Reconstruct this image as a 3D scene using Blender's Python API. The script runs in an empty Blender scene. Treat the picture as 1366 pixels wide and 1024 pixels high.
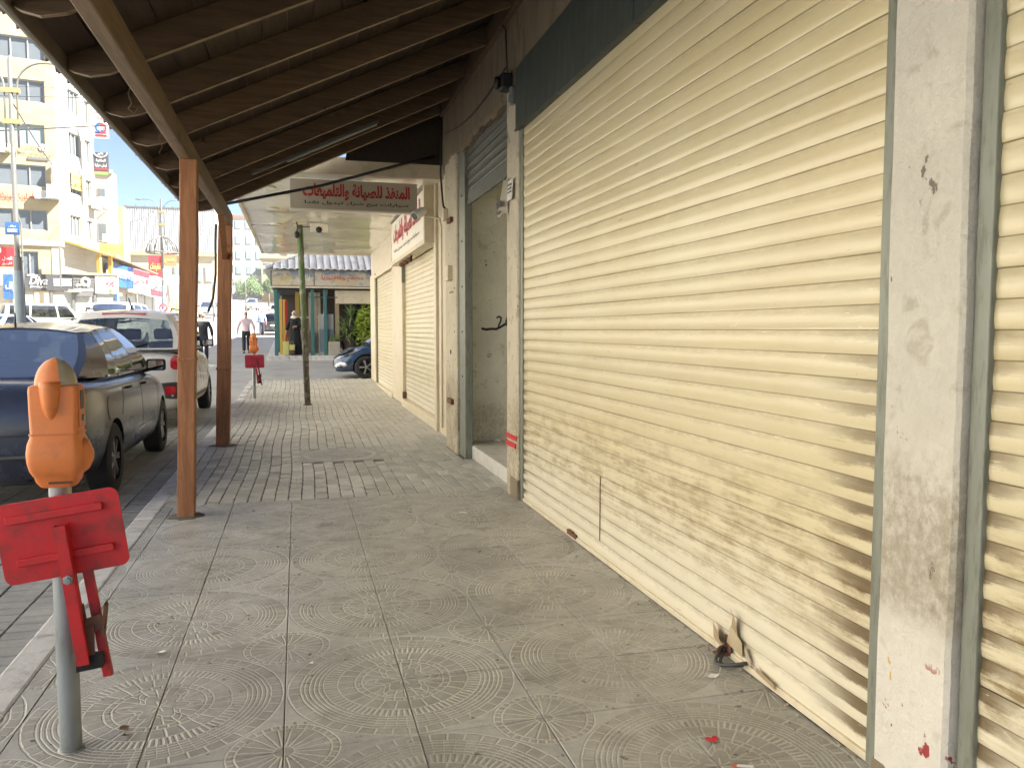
import bpy, math, random
from mathutils import Vector, Matrix
from mathutils.bvhtree import BVHTree
R = math.radians
rnd = random.Random(7)
SC = bpy.context.scene
COL = SC.collection

# ---------------------------------------------------------------- camera, sky, sun, exposure
cam_d = bpy.data.cameras.new('camera'); cam = bpy.data.objects.new('camera', cam_d); COL.objects.link(cam)
cam.location = (0, 0, 1.42)
cam.rotation_euler = (R(90 - 3.864), 0, R(-15.0))
cam_d.sensor_width = 36.0; cam_d.lens = 36.0 * 1066 / 1366
cam_d.clip_start = 0.05; cam_d.clip_end = 3000
SC.camera = cam
SUN_EL, SUN_AZ = 45.0, 115.0            # azimuth clockwise from the street axis (+Y)
wd = bpy.data.worlds.new('World'); SC.world = wd; wd.use_nodes = True
wn = wd.node_tree
bg = wn.nodes['Background']
sky = wn.nodes.new('ShaderNodeTexSky'); sky.sky_type = 'NISHITA'; sky.sun_disc = False
sky.sun_elevation = R(SUN_EL); sky.sun_rotation = R(SUN_AZ)
sky.air_density = 0.42; sky.dust_density = 0.6; sky.ozone_density = 1.0
wn.links.new(sky.outputs[0], bg.inputs[0]); bg.inputs[1].default_value = 0.05
sd = bpy.data.lights.new('sun', 'SUN'); sd.energy = 5.0; sd.angle = R(0.53); sd.color = (1.0, 0.955, 0.87)
sun = bpy.data.objects.new('sun', sd); COL.objects.link(sun)
_s = Vector((math.sin(R(SUN_AZ)) * math.cos(R(SUN_EL)), math.cos(R(SUN_AZ)) * math.cos(R(SUN_EL)), math.sin(R(SUN_EL))))
sun.rotation_euler = _s.to_track_quat('Z', 'Y').to_euler(); sun.location = (0, 0, 30)
vs = SC.view_settings
vs.view_transform = 'Standard'; vs.look = 'None'; vs.gamma = 1.0; vs.use_curve_mapping = False
vs.exposure = 2.8
SC.render.engine = 'CYCLES'
SC.cycles.use_denoising = True
SC.cycles.max_bounces = 8; SC.cycles.diffuse_bounces = 5; SC.cycles.glossy_bounces = 3
SC.cycles.transparent_max_bounces = 12; SC.cycles.transmission_bounces = 4; SC.cycles.volume_bounces = 0
SC.cycles.sample_clamp_indirect = 6.0
SC.cycles.caustics_reflective = False; SC.cycles.caustics_refractive = False

# ---------------------------------------------------------------- node helper
class G:
    def __init__(s, name):
        s.m = bpy.data.materials.new(name); s.m.use_nodes = True
        s.t = s.m.node_tree; s.b = s.t.nodes['Principled BSDF']; s._pos = None
    def node(s, typ, ins=None, **props):
        n = s.t.nodes.new(typ)
        for k, v in props.items(): setattr(n, k, v)
        for k, v in (ins or {}).items(): s.set(n.inputs[k], v)
        return n
    def set(s, sock, v):
        if isinstance(v, bpy.types.NodeSocket): s.t.links.new(v, sock)
        elif v is not None:
            if sock.type == 'RGBA' and not hasattr(v, '__len__'): v = (v, v, v, 1)
            elif sock.type == 'RGBA' and len(v) == 3: v = (*v, 1)
            sock.default_value = v
    def math(s, op, a, b=None, c=None, clamp=False):
        n = s.node('ShaderNodeMath', operation=op, use_clamp=clamp); s.set(n.inputs[0], a)
        if b is not None: s.set(n.inputs[1], b)
        if c is not None: s.set(n.inputs[2], c)
        return n.outputs[0]
    def pos(s):
        if s._pos is None: s._pos = s.node('ShaderNodeNewGeometry').outputs['Position']
        return s._pos
    def obj(s): return s.node('ShaderNodeTexCoord').outputs['Object']
    def xyz(s, v=None):
        n = s.node('ShaderNodeSeparateXYZ'); s.set(n.inputs[0], v or s.pos()); return n.outputs
    def map(s, scale, v=None, loc=(0, 0, 0)):
        n = s.node('ShaderNodeMapping'); s.set(n.inputs['Vector'], v or s.pos())
        n.inputs['Scale'].default_value = scale; n.inputs['Location'].default_value = loc; return n.outputs[0]
    def noise(s, scale, detail=4, vec=None, rough=.55, dist=0):
        return s.node('ShaderNodeTexNoise', {'Vector': vec or s.pos(), 'Scale': scale, 'Detail': detail, 'Roughness': rough, 'Distortion': dist}).outputs[0]
    def mix(s, f, a, b, blend='MIX'):
        n = s.node('ShaderNodeMix', data_type='RGBA', blend_type=blend)
        s.set(n.inputs[0], f); s.set(n.inputs[6], a); s.set(n.inputs[7], b); return n.outputs[2]
    def step(s, x, a, b, lo=0.0, hi=1.0):
        n = s.node('ShaderNodeMapRange', interpolation_type='SMOOTHSTEP')
        s.set(n.inputs[0], x)
        if a > b: a, b, lo, hi = b, a, hi, lo
        n.inputs[1].default_value = a; n.inputs[2].default_value = b; n.inputs[3].default_value = lo; n.inputs[4].default_value = hi
        return n.outputs[0]
    def mul(s, a, b): return s.math('MULTIPLY', a, b)
    def rand(s): return s.node('ShaderNodeObjectInfo').outputs['Random']
    def vary(s, col, fac, amt):          # col * (1 +- amt)
        k = s.math('MULTIPLY_ADD', fac, 2 * amt, 1 - amt)
        n = s.node('ShaderNodeVectorMath', operation='SCALE'); s.set(n.inputs[0], col if not isinstance(col, tuple) else col); s.set(n.inputs['Scale'], k)
        return n.outputs[0]
    def done(s, col, rough=.6, metal=0, h=None, hs=.3, hd=.01, spec=.5, coat=0, normal=None):
        s.set(s.b.inputs['Base Color'], col); s.set(s.b.inputs['Roughness'], rough); s.set(s.b.inputs['Metallic'], metal)
        s.b.inputs['Specular IOR Level'].default_value = spec
        if coat: s.b.inputs['Coat Weight'].default_value = coat; s.b.inputs['Coat Roughness'].default_value = .04
        if h is not None:
            n = s.node('ShaderNodeBump', {'Height': h, 'Strength': hs, 'Distance': hd}); s.t.links.new(n.outputs[0], s.b.inputs['Normal'])
        return s.m
MATS = {}
def simple(name, col, rough=.6, metal=0, var=.15, scale=5, bump=0, bscale=60, spec=.5, rv=0, coat=0, stretch=None, dirt=None, dirtamt=.5):
    if name in MATS: return MATS[name]
    g = G(name)
    v = g.map(stretch) if stretch else None
    c = g.vary(col, g.noise(scale, 5, v), var)
    if rv: c = g.vary(c, g.rand(), rv)
    if dirt:
        c = g.mix(g.mul(g.step(g.noise(scale * 1.7, 6, v, .65), .48, .68), dirtamt), c, dirt)
    h = g.noise(bscale, 4, v) if bump else None
    r = g.math('MULTIPLY_ADD', g.noise(scale * 2, 3), .16, rough - .08)
    MATS[name] = g.done(c, r, metal, h, bump, .01, spec, coat); return MATS[name]

# ---------------------------------------------------------------- mesh helper
def prof(y):                               # the street climbs away from the camera
    z = max(0, min(y, 62) - 17) * .027
    z += max(0, min(y, 135) - 62) * .05
    z += max(0, y - 135) * .085
    return z
def wloc(o):
    v = Vector((0, 0, 0))
    while o is not None: v = v + Vector(o.location); o = o.parent
    return v
class MB:
    def __init__(s): s.v = []; s.f = []; s.mi = []; s.cur = 0
    def add(s, vs, fs):
        b = len(s.v); s.v += [tuple(v) for v in vs]; s.f += [tuple(b + i for i in f) for f in fs]; s.mi += [s.cur] * len(fs); return s
    def box(s, x0, x1, y0, y1, z0, z1):
        x0, x1 = min(x0, x1), max(x0, x1); y0, y1 = min(y0, y1), max(y0, y1); z0, z1 = min(z0, z1), max(z0, z1)
        return s.add([(x0, y0, z0), (x1, y0, z0), (x1, y1, z0), (x0, y1, z0), (x0, y0, z1), (x1, y0, z1), (x1, y1, z1), (x0, y1, z1)],
                     [(3, 2, 1, 0), (4, 5, 6, 7), (0, 1, 5, 4), (1, 2, 6, 5), (2, 3, 7, 6), (3, 0, 4, 7)])
    def obox(s, c, ex, ey, ez):            # oriented box: centre and three half-extent vectors
        c, ex, ey, ez = map(Vector, (c, ex, ey, ez))
        vs = [c + sx * ex + sy * ey + sz * ez for sz in (-1, 1) for sx, sy in ((-1, -1), (1, -1), (1, 1), (-1, 1))]
        return s.add(vs, [(3, 2, 1, 0), (4, 5, 6, 7), (0, 1, 5, 4), (1, 2, 6, 5), (2, 3, 7, 6), (3, 0, 4, 7)])
    def bar(s, p0, p1, w, t, up=(0, 0, 1)):    # rectangular bar from p0 to p1, w across, t along up
        p0, p1 = Vector(p0), Vector(p1); d = (p1 - p0); u = Vector(up); n = d.cross(u).normalized(); u = n.cross(d).normalized()
        return s.obox((p0 + p1) / 2, d / 2, n * w / 2, u * t / 2)
    def rings(s, rs, cap=True, close=True):
        n = len(rs[0]); vs = [p for r in rs for p in r]; fs = []
        for i in range(len(rs) - 1):
            for j in range(n if close else n - 1):
                a, b = i * n + j, i * n + (j + 1) % n
                fs.append((a, b, b + n, a + n))
        if cap: fs.append(tuple(reversed(range(n)))); fs.append(tuple(range((len(rs) - 1) * n, len(rs) * n)))
        return s.add(vs, fs)
    def tube(s, path, r, n=8, cap=True):
        path = [Vector(p) for p in path]; rs = []
        rad = r if isinstance(r, (list, tuple)) else [r] * len(path)
        u = None
        for i, p in enumerate(path):
            d = (path[min(i + 1, len(path) - 1)] - path[max(i - 1, 0)]).normalized()
            if u is None: u = d.orthogonal().normalized()
            u = (u - d * u.dot(d)).normalized(); w = d.cross(u)
            rs.append([p + (u * math.cos(2 * math.pi * k / n) + w * math.sin(2 * math.pi * k / n)) * rad[i] for k in range(n)])
        return s.rings(rs, cap)
    def lathe(s, prof_, c=(0, 0, 0), n=16, axis='z', cap=True):
        rs = []
        for r, h in prof_:
            ring = []
            for k in range(n):
                a = 2 * math.pi * k / n; x, y = r * math.cos(a), r * math.sin(a)
                p = (x, y, h) if axis == 'z' else ((h, x, y) if axis == 'x' else (y, h, x))
                ring.append((c[0] + p[0], c[1] + p[1], c[2] + p[2]))
            rs.append(ring)
        return s.rings(rs, cap)
    def ell(s, c, r, nu=14, nv=9, z0=-1, z1=1):
        rs = []
        for i in range(nv + 1):
            a = math.asin(z0) + (math.asin(z1) - math.asin(z0)) * i / nv
            cr = max(math.cos(a), .02)
            rs.append([(c[0] + r[0] * cr * math.cos(2 * math.pi * k / nu), c[1] + r[1] * cr * math.sin(2 * math.pi * k / nu), c[2] + r[2] * math.sin(a)) for k in range(nu)])
        return s.rings(rs)
    def prism(s, poly, f0, f1):            # poly list of (a,b); f0/f1 map (a,b)->point for the two caps
        n = len(poly); vs = [f0(a, b) for a, b in poly] + [f1(a, b) for a, b in poly]
        fs = [tuple(reversed(range(n))), tuple(range(n, 2 * n))] + [(i, (i + 1) % n, (i + 1) % n + n, i + n) for i in range(n)]
        return s.add(vs, fs)
    def quad(s, a, b, c, d): return s.add([a, b, c, d], [(0, 1, 2, 3)])
    def grid(s, fn, nu, nv):
        vs = [fn(i / nu, j / nv) for j in range(nv + 1) for i in range(nu + 1)]
        return s.add(vs, [(j * (nu + 1) + i, j * (nu + 1) + i + 1, (j + 1) * (nu + 1) + i + 1, (j + 1) * (nu + 1) + i) for j in range(nv) for i in range(nu)])
    def mesh(s, name, mats, smooth=False, off=None):
        me = bpy.data.meshes.new(name)
        vs = s.v if off is None else [(v[0] - off[0], v[1] - off[1], v[2] - off[2]) for v in s.v]
        me.from_pydata(vs, [], s.f)
        for m in (mats if isinstance(mats, (list, tuple)) else [mats]): me.materials.append(m)
        if any(s.mi): me.polygons.foreach_set('material_index', s.mi)
        if smooth:
            me.polygons.foreach_set('use_smooth', [True] * len(me.polygons))
            if smooth is not True: me.set_sharp_from_angle(angle=R(smooth))
        me.update(); return me
    def weld(s, tol=1e-5):
        idx = {}; mp = []; nv = []
        for v in s.v:
            k = (round(v[0] / tol / 10), round(v[1] / tol / 10), round(v[2] / tol / 10))
            if k not in idx: idx[k] = len(nv); nv.append(v)
            mp.append(idx[k])
        f2, m2 = [], []
        for f, mi in zip(s.f, s.mi):
            g_ = []
            for i in f:
                if mp[i] not in g_: g_.append(mp[i])
            if len(g_) > 2: f2.append(tuple(g_)); m2.append(mi)
        s.v, s.f, s.mi = nv, f2, m2; return s
    def build(s, name, mats, parent=None, smooth=False, bevel=0, w=True, seg=2, **tags):
        off = wloc(parent) if (parent is not None and w) else None
        o = link(name, s.mesh(name, mats, smooth, off), parent)
        if bevel:
            b = o.modifiers.new('bevel', 'BEVEL'); b.width = bevel; b.segments = seg; b.limit_method = 'ANGLE'
        if tags: tag(o, **tags)
        return o
def link(name, data, parent=None, loc=None, rot=None):
    o = bpy.data.objects.new(name, data); COL.objects.link(o)
    if parent is not None: o.parent = parent
    if loc is not None: o.location = loc
    if rot is not None: o.rotation_euler = rot
    return o
def tag(o, label=None, cat=None, group=None, kind=None):
    if label: o['label'] = label
    if cat: o['category'] = cat
    if group: o['group'] = group
    if kind: o['kind'] = kind
    return o
def thing(name, label, cat, loc=(0, 0, 0), rz=0, group=None):
    o = bpy.data.objects.new(name, None); COL.objects.link(o); o.location = loc; o.rotation_euler = (0, 0, rz)
    o.empty_display_size = .2
    return tag(o, label, cat, group)
def part(name, parent, loc=(0, 0, 0)):    # an Empty that is itself a part (its pieces are sub-parts)
    o = bpy.data.objects.new(name, None); COL.objects.link(o); o.parent = parent; o.location = Vector(loc) - wloc(parent); return o
def dup(o, parent=None):
    c = o.copy(); COL.objects.link(c)
    if parent is not None: c.parent = parent
    for ch in list(o.children): dup(ch, c)
    return c
# ---------------------------------------------------------------- Arabic lettering with presentation forms
_AR = {'ا': 0xFE8D, 'ب': 0xFE8F, 'ة': 0xFE93, 'ت': 0xFE95, 'ث': 0xFE99, 'ج': 0xFE9D, 'ح': 0xFEA1, 'خ': 0xFEA5, 'د': 0xFEA9, 'ذ': 0xFEAB,
       'ر': 0xFEAD, 'ز': 0xFEAF, 'س': 0xFEB1, 'ش': 0xFEB5, 'ص': 0xFEB9, 'ض': 0xFEBD, 'ط': 0xFEC1, 'ظ': 0xFEC5, 'ع': 0xFEC9, 'غ': 0xFECD,
       'ف': 0xFED1, 'ق': 0xFED5, 'ك': 0xFED9, 'ل': 0xFEDD, 'م': 0xFEE1, 'ن': 0xFEE5, 'ه': 0xFEE9, 'و': 0xFEED, 'ي': 0xFEF1}
_NOJOIN = set('اةدذرزو')
def ar(s):
    out = []
    for w in s.split(' '):
        ww = ''
        for i, ch in enumerate(w):
            if ch not in _AR: ww += ch; continue
            pj = i > 0 and w[i - 1] in _AR and w[i - 1] not in _NOJOIN
            nj = i < len(w) - 1 and w[i + 1] in _AR and ch not in _NOJOIN
            ww += chr(_AR[ch] + (3 if pj and nj else 2 if nj else 1 if pj else 0))
        out.append(ww)
    return ' '.join(out)[::-1]
def text(body, mat, parent, org, ux, uz, wdt, hgt, name='lettering', ext=.004, shear=0, bold=0, w=True, maxk=None):
    """flat raised lettering filling a wdt x hgt box centred on org; ux, uz are the writing and up directions"""
    c = bpy.data.curves.new('lettering', 'FONT'); c.body = body; c.extrude = 0; c.shear = shear; c.offset = bold; c.resolution_u = 3
    o = bpy.data.objects.new('lettering', c); COL.objects.link(o)
    dg = bpy.context.evaluated_depsgraph_get(); me = bpy.data.meshes.new_from_object(o.evaluated_get(dg))
    bpy.data.objects.remove(o); bpy.data.curves.remove(c)
    xs = [v.co.x for v in me.vertices]; ys = [v.co.y for v in me.vertices]
    x0, x1, y0, y1 = min(xs), max(xs), min(ys), max(ys)
    ux, uz = Vector(ux).normalized(), Vector(uz).normalized(); n = ux.cross(uz)
    kx, ky = wdt / (x1 - x0), hgt / (y1 - y0)
    org = Vector(org) - (wloc(parent) if w else Vector((0, 0, 0)))
    import bmesh
    bm = bmesh.new(); bm.from_mesh(me)
    for v in bm.verts:
        v.co = org + ux * ((v.co.x - (x0 + x1) / 2) * kx) + uz * ((v.co.y - (y0 + y1) / 2) * ky) + n * ext
    bm.to_mesh(me); bm.free()
    me.materials.clear(); me.materials.append(mat); me.name = name
    return link(name, me, parent)
def rrect(hx, hy, r, z, cx=0, cy=0, n=4):
    pts = []
    for sx, sy, a0 in ((1, 1, 0), (-1, 1, 90), (-1, -1, 180), (1, -1, 270)):
        for k in range(n + 1):
            a = R(a0 + 90 * k / n); pts.append((cx + sx * (hx - r) + r * math.cos(a), cy + sy * (hy - r) + r * math.sin(a), z))
    return pts
# ---------------------------------------------------------------- materials
def tile_mat():
    g = G('pressed concrete tile'); X, Y, Z = g.xyz()
    P_ = .92
    def cell(v, o):                       # signed distance to the nearest pattern centre
        return g.mul(g.math('SUBTRACT', g.math('FRACT', g.math('DIVIDE', g.math('SUBTRACT', v, o - P_ / 2), P_)), .5), P_)
    wob = g.noise(9, 2); wx = g.math('MULTIPLY_ADD', wob, .012, -.006)
    def polar(ox, oy):
        u = g.math('ADD', cell(X, ox), wx); v = g.math('ADD', cell(Y, oy), wx)
        return g.math('SQRT', g.math('ADD', g.mul(u, u), g.mul(v, v))), g.math('ARCTAN2', v, u), u, v
    def ring(r, r0, w=.0035): return g.step(g.math('ABSOLUTE', g.math('SUBTRACT', r, r0)), w * 1.5, w * .5)
    def band(r, a, b): return g.mul(g.math('GREATER_THAN', r, a), g.math('LESS_THAN', r, b))
    def spoke(r, th, n, w=.004, ph=0):    # radial joints, n per turn
        t = g.math('ABSOLUTE', g.math('SUBTRACT', g.math('FRACT', g.math('MULTIPLY_ADD', th, n / (2 * math.pi), 50.0 + ph)), .5))
        d = g.mul(g.mul(t, 2 * math.pi / n), r)
        return g.step(d, w * 1.5, w * .5)
    mx = lambda *a: __import__('functools').reduce(lambda p, q: g.math('MAXIMUM', p, q), a)
    r, th, u, v = polar(.39, 3.18)
    big = mx(*[ring(r, q) for q in (.452, .404, .262, .192, .165)],
             *[ring(r, q, .003) for q in (.388, .370, .352, .334, .316)],
             g.mul(band(r, .404, .452), spoke(r, th, 44)),
             g.mul(band(r, .316, .404), g.mul(spoke(r, th, 60, .0025, .3), .55)),
             g.mul(band(r, .264, .316), spoke(r, th, 84, .0045)),
             g.mul(band(r, .192, .262), spoke(r, th, 26)),
             g.mul(band(r, .165, .192), spoke(r, th, 30, .004, .5)),
             g.mul(band(r, .0, .05), spoke(r, th, 8)))
    petal = g.math('MULTIPLY_ADD', g.math('COSINE', g.mul(th, 6)), .022, .088)
    big = mx(big, g.step(g.math('ABSOLUTE', g.math('SUBTRACT', r, petal)), .006, .002),
             g.step(g.math('ABSOLUTE', g.math('SUBTRACT', r, g.mul(petal, 1.38))), .006, .002),
             g.mul(g.mul(band(r, .05, .165), g.math('GREATER_THAN', r, petal)), spoke(r, th, 22, .0035, .2)))
    q, th2, u2, v2 = polar(.39 + .46, 3.18 + .46)
    sm = mx(ring(q, .186), ring(q, .158), g.mul(band(q, .158, .186), spoke(q, th2, 36)), g.mul(band(q, .035, .158), spoke(q, th2, 20, .0032)), ring(q, .035))
    groove = mx(g.mul(big, g.math('LESS_THAN', r, .458)), g.mul(sm, g.math('LESS_THAN', q, .19)))
    inside = g.math('MAXIMUM', g.math('LESS_THAN', r, .452), g.math('LESS_THAN', q, .186))
    wear = g.step(g.noise(1.1, 4, rough=.6), .36, .60, 1.0, .38)      # worn smooth in places
    gv = g.mul(groove, wear)
    n1 = g.noise(1.6, 6, rough=.62); n2 = g.noise(26, 5, rough=.7); n3 = g.noise(5.5, 5, rough=.65)
    base = g.mix(g.step(n1, .32, .68), (.292, .285, .262), (.43, .422, .392))
    base = g.mix(g.mul(inside, g.step(n3, .35, .65, .15, .6)), base, (.215, .20, .165))
    base = g.mix(g.mul(gv, .8), base, (.53, .505, .44))
    base = g.vary(base, n2, .30); base = g.vary(base, g.noise(130, 3), .22)
    base = g.mix(g.mul(g.step(g.noise(2.3, 6, g.map((1, 1.6, 1)), .7), .53, .70), .62), base, (.165, .15, .118))   # spilled stains
    base = g.mix(g.mul(g.step(g.noise(3.1, 6, g.map((1.3, 1, 1), loc=(4, 9, 0)), .7), .58, .74), .5), base, (.50, .48, .42))  # dust
    base = g.mix(g.mul(g.step(g.noise(14, 4, g.map((1, 1, 1), loc=(2, 1, 0)), .6), .665, .705), .8), base, (.055, .046, .034))
    base = g.vary(base, g.rand(), .07)
    h = g.math('ADD', g.math('MULTIPLY', gv, -1.0), g.math('ADD', g.mul(n2, .35), g.mul(n3, .3)))
    return g.done(base, g.math('MULTIPLY_ADD', n3, .3, .34), 0, h, .55, .007, .5)
def paver_mat(name, a, b, dark, rv=.16):
    g = G(name)
    n1 = g.noise(1.1, 5, rough=.6); n2 = g.noise(40, 5, rough=.7)
    c = g.mix(g.step(n1, .3, .7), a, b); c = g.vary(c, n2, .28)
    c = g.mix(g.mul(g.step(g.noise(2.2, 6, rough=.7), .52, .72), .6), c, dark)
    c = g.vary(c, g.rand(), rv)
    # every paver a slightly different grey, also inside the joined ones
    w = g.node('ShaderNodeTexWhiteNoise', {'Vector': g.node('ShaderNodeVectorMath', {0: g.node('ShaderNodeVectorMath', {0: g.pos(), 1: (1 / .108, 1 / .215, 0)}, operation='MULTIPLY').outputs[0]}, operation='FLOOR').outputs[0]}, noise_dimensions='3D').outputs[0]
    c = g.vary(c, w, .10)
    return g.done(c, .72, 0, g.math('ADD', n2, g.noise(9, 4)), .35, .006, .4)
def shutter_mat(name, paint, z_top, ymin, ymax, pitch, z0, heavy=1.0, dirtcol=(.15, .105, .045)):
    """cream enamel; road dust lies along the top edge of each slat, a soiled band at knee height, rust and scratches"""
    g = G(name); X, Y, Z = g.xyz()
    ph = g.math('FRACT', g.math('DIVIDE', g.math('SUBTRACT', Z, z0), pitch))      # 0 bottom .. 1 top of a slat
    st = g.map((6, 1.0, 14)); fine = g.noise(3.2, 6, st, .68); big = g.noise(1.5, 5, g.map((1, 1, 1.4)), .6)
    blot = g.noise(5.5, 6, g.map((1, 1, 1.7)), .72)
    col = g.mix(g.step(big, .3, .7), paint, tuple(c * k for c, k in zip(paint, (.93, .90, .82))))
    low = g.step(Z, .85, .15)                                                     # paler near the ground
    col = g.mix(g.mul(low, .6), col, (.68, .635, .53))
    edge = g.step(g.math('ADD', ph, g.mul(g.math('SUBTRACT', fine, .5), .55)), .55, .92)
    line = g.math('MAXIMUM', g.step(ph, .955, .985), g.step(ph, .035, .012))
    amt = g.math('MULTIPLY_ADD', g.step(Z, 1.5, .55), .16 * heavy, .19)
    col = g.mix(g.mul(g.mul(edge, g.step(g.math('ADD', g.mul(blot, .5), g.mul(g.noise(22, 4, g.map((3, 1, 4))), .5)), .34, .58)), amt), col, dirtcol)
    col = g.mix(g.mul(line, g.math('MULTIPLY_ADD', blot, .5, .42)), col, (.17, .125, .06))
    knee = g.mul(g.step(Z, .18, .48), g.step(Z, 1.0, .66))
    smear = g.mul(g.mul(knee, g.step(g.math('ADD', g.mul(blot, .45), g.mul(fine, .55)), .43, .66)), .78 * heavy)
    col = g.mix(smear, col, (.25, .178, .080))
    ends = g.math('MAXIMUM', g.step(Y, ymin + .32, ymin), g.step(Y, ymax - .16, ymax))
    col = g.mix(g.mul(g.mul(g.mul(ends, g.step(Z, 2.0, .6)), g.step(g.math('ADD', ph, g.math('ADD', g.mul(blot, .7), g.mul(fine, .7))), 1.12, 1.34)), .92), col, (.10, .060, .018))
    scr = g.noise(2.0, 5, g.map((4, 2.4, 34), loc=(3, 1, 2)), .6)
    col = g.mix(g.mul(g.step(scr, .69, .73), .7), col, (.25, .175, .09))
    scuff = g.noise(7, 5, g.map((2, 1.2, 5), loc=(8, 2, 5)), .7, 1.2)
    col = g.mix(g.mul(g.step(scuff, .64, .70), .35), col, (.80, .74, .60))
    col = g.mix(g.mul(g.step(g.noise(60, 3), .72, .76), .35), col, (.2, .13, .06))
    col = g.vary(col, g.rand(), .03)
    rough = g.math('MULTIPLY_ADD', g.step(g.math('ADD', smear, edge), .0, .9), .32, .30)
    h = g.math('ADD', g.mul(fine, .4), g.mul(g.noise(2.3, 3), 1.2))
    return g.done(col, rough, 0, h, .12, .01, .5)
def plaster_mat(name, col, dirty=(.30, .25, .17), zband=(.62, 1.0), chips=True, hs=.5):
    g = G(name); X, Y, Z = g.xyz()
    n1 = g.noise(2.2, 6, rough=.62); n2 = g.noise(34, 6, g.map((1, 1, .8)), .7); n3 = g.noise(9, 5, rough=.6, dist=.6)
    c = g.mix(g.step(n1, .3, .7), col, tuple(k * .86 for k in col)); c = g.vary(c, n2, .13)
    band = g.mul(g.step(Z, zband[0] - .12, zband[0]), g.step(Z, zband[1] + .25, zband[1] - .1))
    c = g.mix(g.mul(g.mul(band, g.step(g.math('ADD', g.mul(n2, .6), g.mul(n1, .4)), .34, .62)), .8), c, dirty)
    c = g.mix(g.mul(g.step(n3, .55, .68), .45), c, dirty)
    c = g.mix(g.mul(g.step(g.noise(14, 5, g.map((1, 1, .6), loc=(5, 5, 5)), .65), .66, .70), .85), c, (.12, .10, .07))
    if chips:
        lowz = g.step(Z, .50, .40)
        c = g.mix(g.mul(lowz, .5), c, (.70, .66, .60))
        c = g.mix(g.mul(lowz, g.step(g.noise(11, 5, g.map((1, 1, .8), loc=(1, 7, 3)), .6), .635, .66)), c, (.32, .05, .045))
        c = g.mix(g.mul(lowz, g.step(g.noise(7, 4, g.map((1.4, 1.4, .6), loc=(9, 2, 6)), .6), .66, .69)), c, (.55, .36, .09))
    h = g.math('ADD', g.mul(g.noise(19, 7, g.map((1, 1, 1)), .68, .15), 1.0), g.mul(n2, .3))
    return g.done(c, .8, 0, h, hs, .022, .3)
def wood_mat(name, a, b, axis='y', rough=.62, var=1.0, stain=(.03, .02, .012)):
    g = G(name)
    sc = {'y': (16, 1.1, 16), 'x': (1.1, 16, 16), 'z': (16, 16, 1.1)}[axis]
    off = g.math('MULTIPLY', g.rand(), 40.0)
    cv = g.node('ShaderNodeCombineXYZ', {0: off, 1: off, 2: off}).outputs[0]
    v = g.node('ShaderNodeVectorMath', {0: g.map(sc), 1: cv}, operation='ADD').outputs[0]
    n = g.noise(2.0, 6, v, .65, .8); n2 = g.noise(9, 4, v, .6)
    c = g.mix(g.step(n, .28, .72), a, b); c = g.vary(c, n2, .18 * var); c = g.vary(c, g.rand(), .16)
    c = g.mix(g.mul(g.step(g.noise(3.0, 5, rough=.65), .56, .75), .55), c, stain)
    c = g.mix(g.mul(g.step(g.noise(9, 3, g.map((1, 1, .7), loc=(3, 3, 3))), .72, .75), .8), c, stain)
    return g.done(c, rough, 0, g.math('ADD', n, g.mul(n2, .5)), .35, .006, .35)

M = {}
M['tile'] = tile_mat()
M['paver'] = paver_mat('grey concrete paver', (.39, .375, .335), (.50, .485, .44), (.27, .25, .21))
M['sand'] = simple('joint sand', (.12, .11, .09), .9, var=.3, scale=30)
M['road_paver'] = paver_mat('worn road paver', (.24, .235, .222), (.32, .315, .30), (.13, .125, .115), .1)
M['road'] = simple('worn pale road', (.34, .335, .32), .8, var=.22, scale=.7, bump=.2, bscale=50, dirt=(.2, .195, .185), dirtamt=.5)
M['kerb'] = simple('worn white kerb', (.52, .51, .495), .75, var=.25, scale=5, bump=.35, bscale=40, rv=.14, dirt=(.26, .25, .235), dirtamt=.7)
M['cream'] = shutter_mat('cream shutter enamel', (.60, .525, .345), 3.03, 2.18, 6.30, .0818, 0.03)
M['cream_near'] = shutter_mat('dirty cream shutter enamel', (.585, .51, .33), 3.03, -1.5, 1.74, .0818, 0.03, 1.5, (.12, .08, .03))
M['cream_far'] = shutter_mat('cream shutter enamel of corner shop', (.60, .54, .38), 2.7, 11.5, 20.5, .082, .14, .35)
M['oldshutter'] = simple('dark rolled shutter steel', (.105, .11, .09), .5, .15, var=.25, scale=6, stretch=(1, 1, 6), dirt=(.06, .06, .05))
M['rail'] = simple('grey green guide rail paint', (.205, .215, .175), .5, .2, var=.22, scale=8, stretch=(3, 3, .6), dirt=(.11, .105, .075), dirtamt=.6)
M['plaster'] = plaster_mat('cream plaster', (.66, .62, .53), hs=.8)
M['plaster_side'] = plaster_mat('grey plaster side', (.47, .45, .42), chips=False)
M['plaster_old'] = plaster_mat('soiled plaster', (.55, .49, .37), (.20, .15, .085), (.0, .75), False)
M['plaster_in'] = plaster_mat('stained interior plaster', (.84, .81, .67), (.42, .36, .25), (.1, .5), False, .35)
M['concrete'] = simple('rough brown concrete beam', (.19, .15, .10), .88, var=.35, scale=3, bump=.8, bscale=26, stretch=(1, 1.5, .35), dirt=(.09, .07, .045), dirtamt=.7)
M['steelgreen'] = simple('dark green grey sheet steel', (.062, .074, .066), .5, .2, var=.3, scale=4, stretch=(1, 2.2, .35), dirt=(.12, .13, .115), dirtamt=.4)
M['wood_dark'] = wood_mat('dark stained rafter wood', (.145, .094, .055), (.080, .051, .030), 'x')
M['wood_board'] = wood_mat('dark ceiling board wood', (.062, .041, .026), (.034, .022, .014), 'y')
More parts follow.
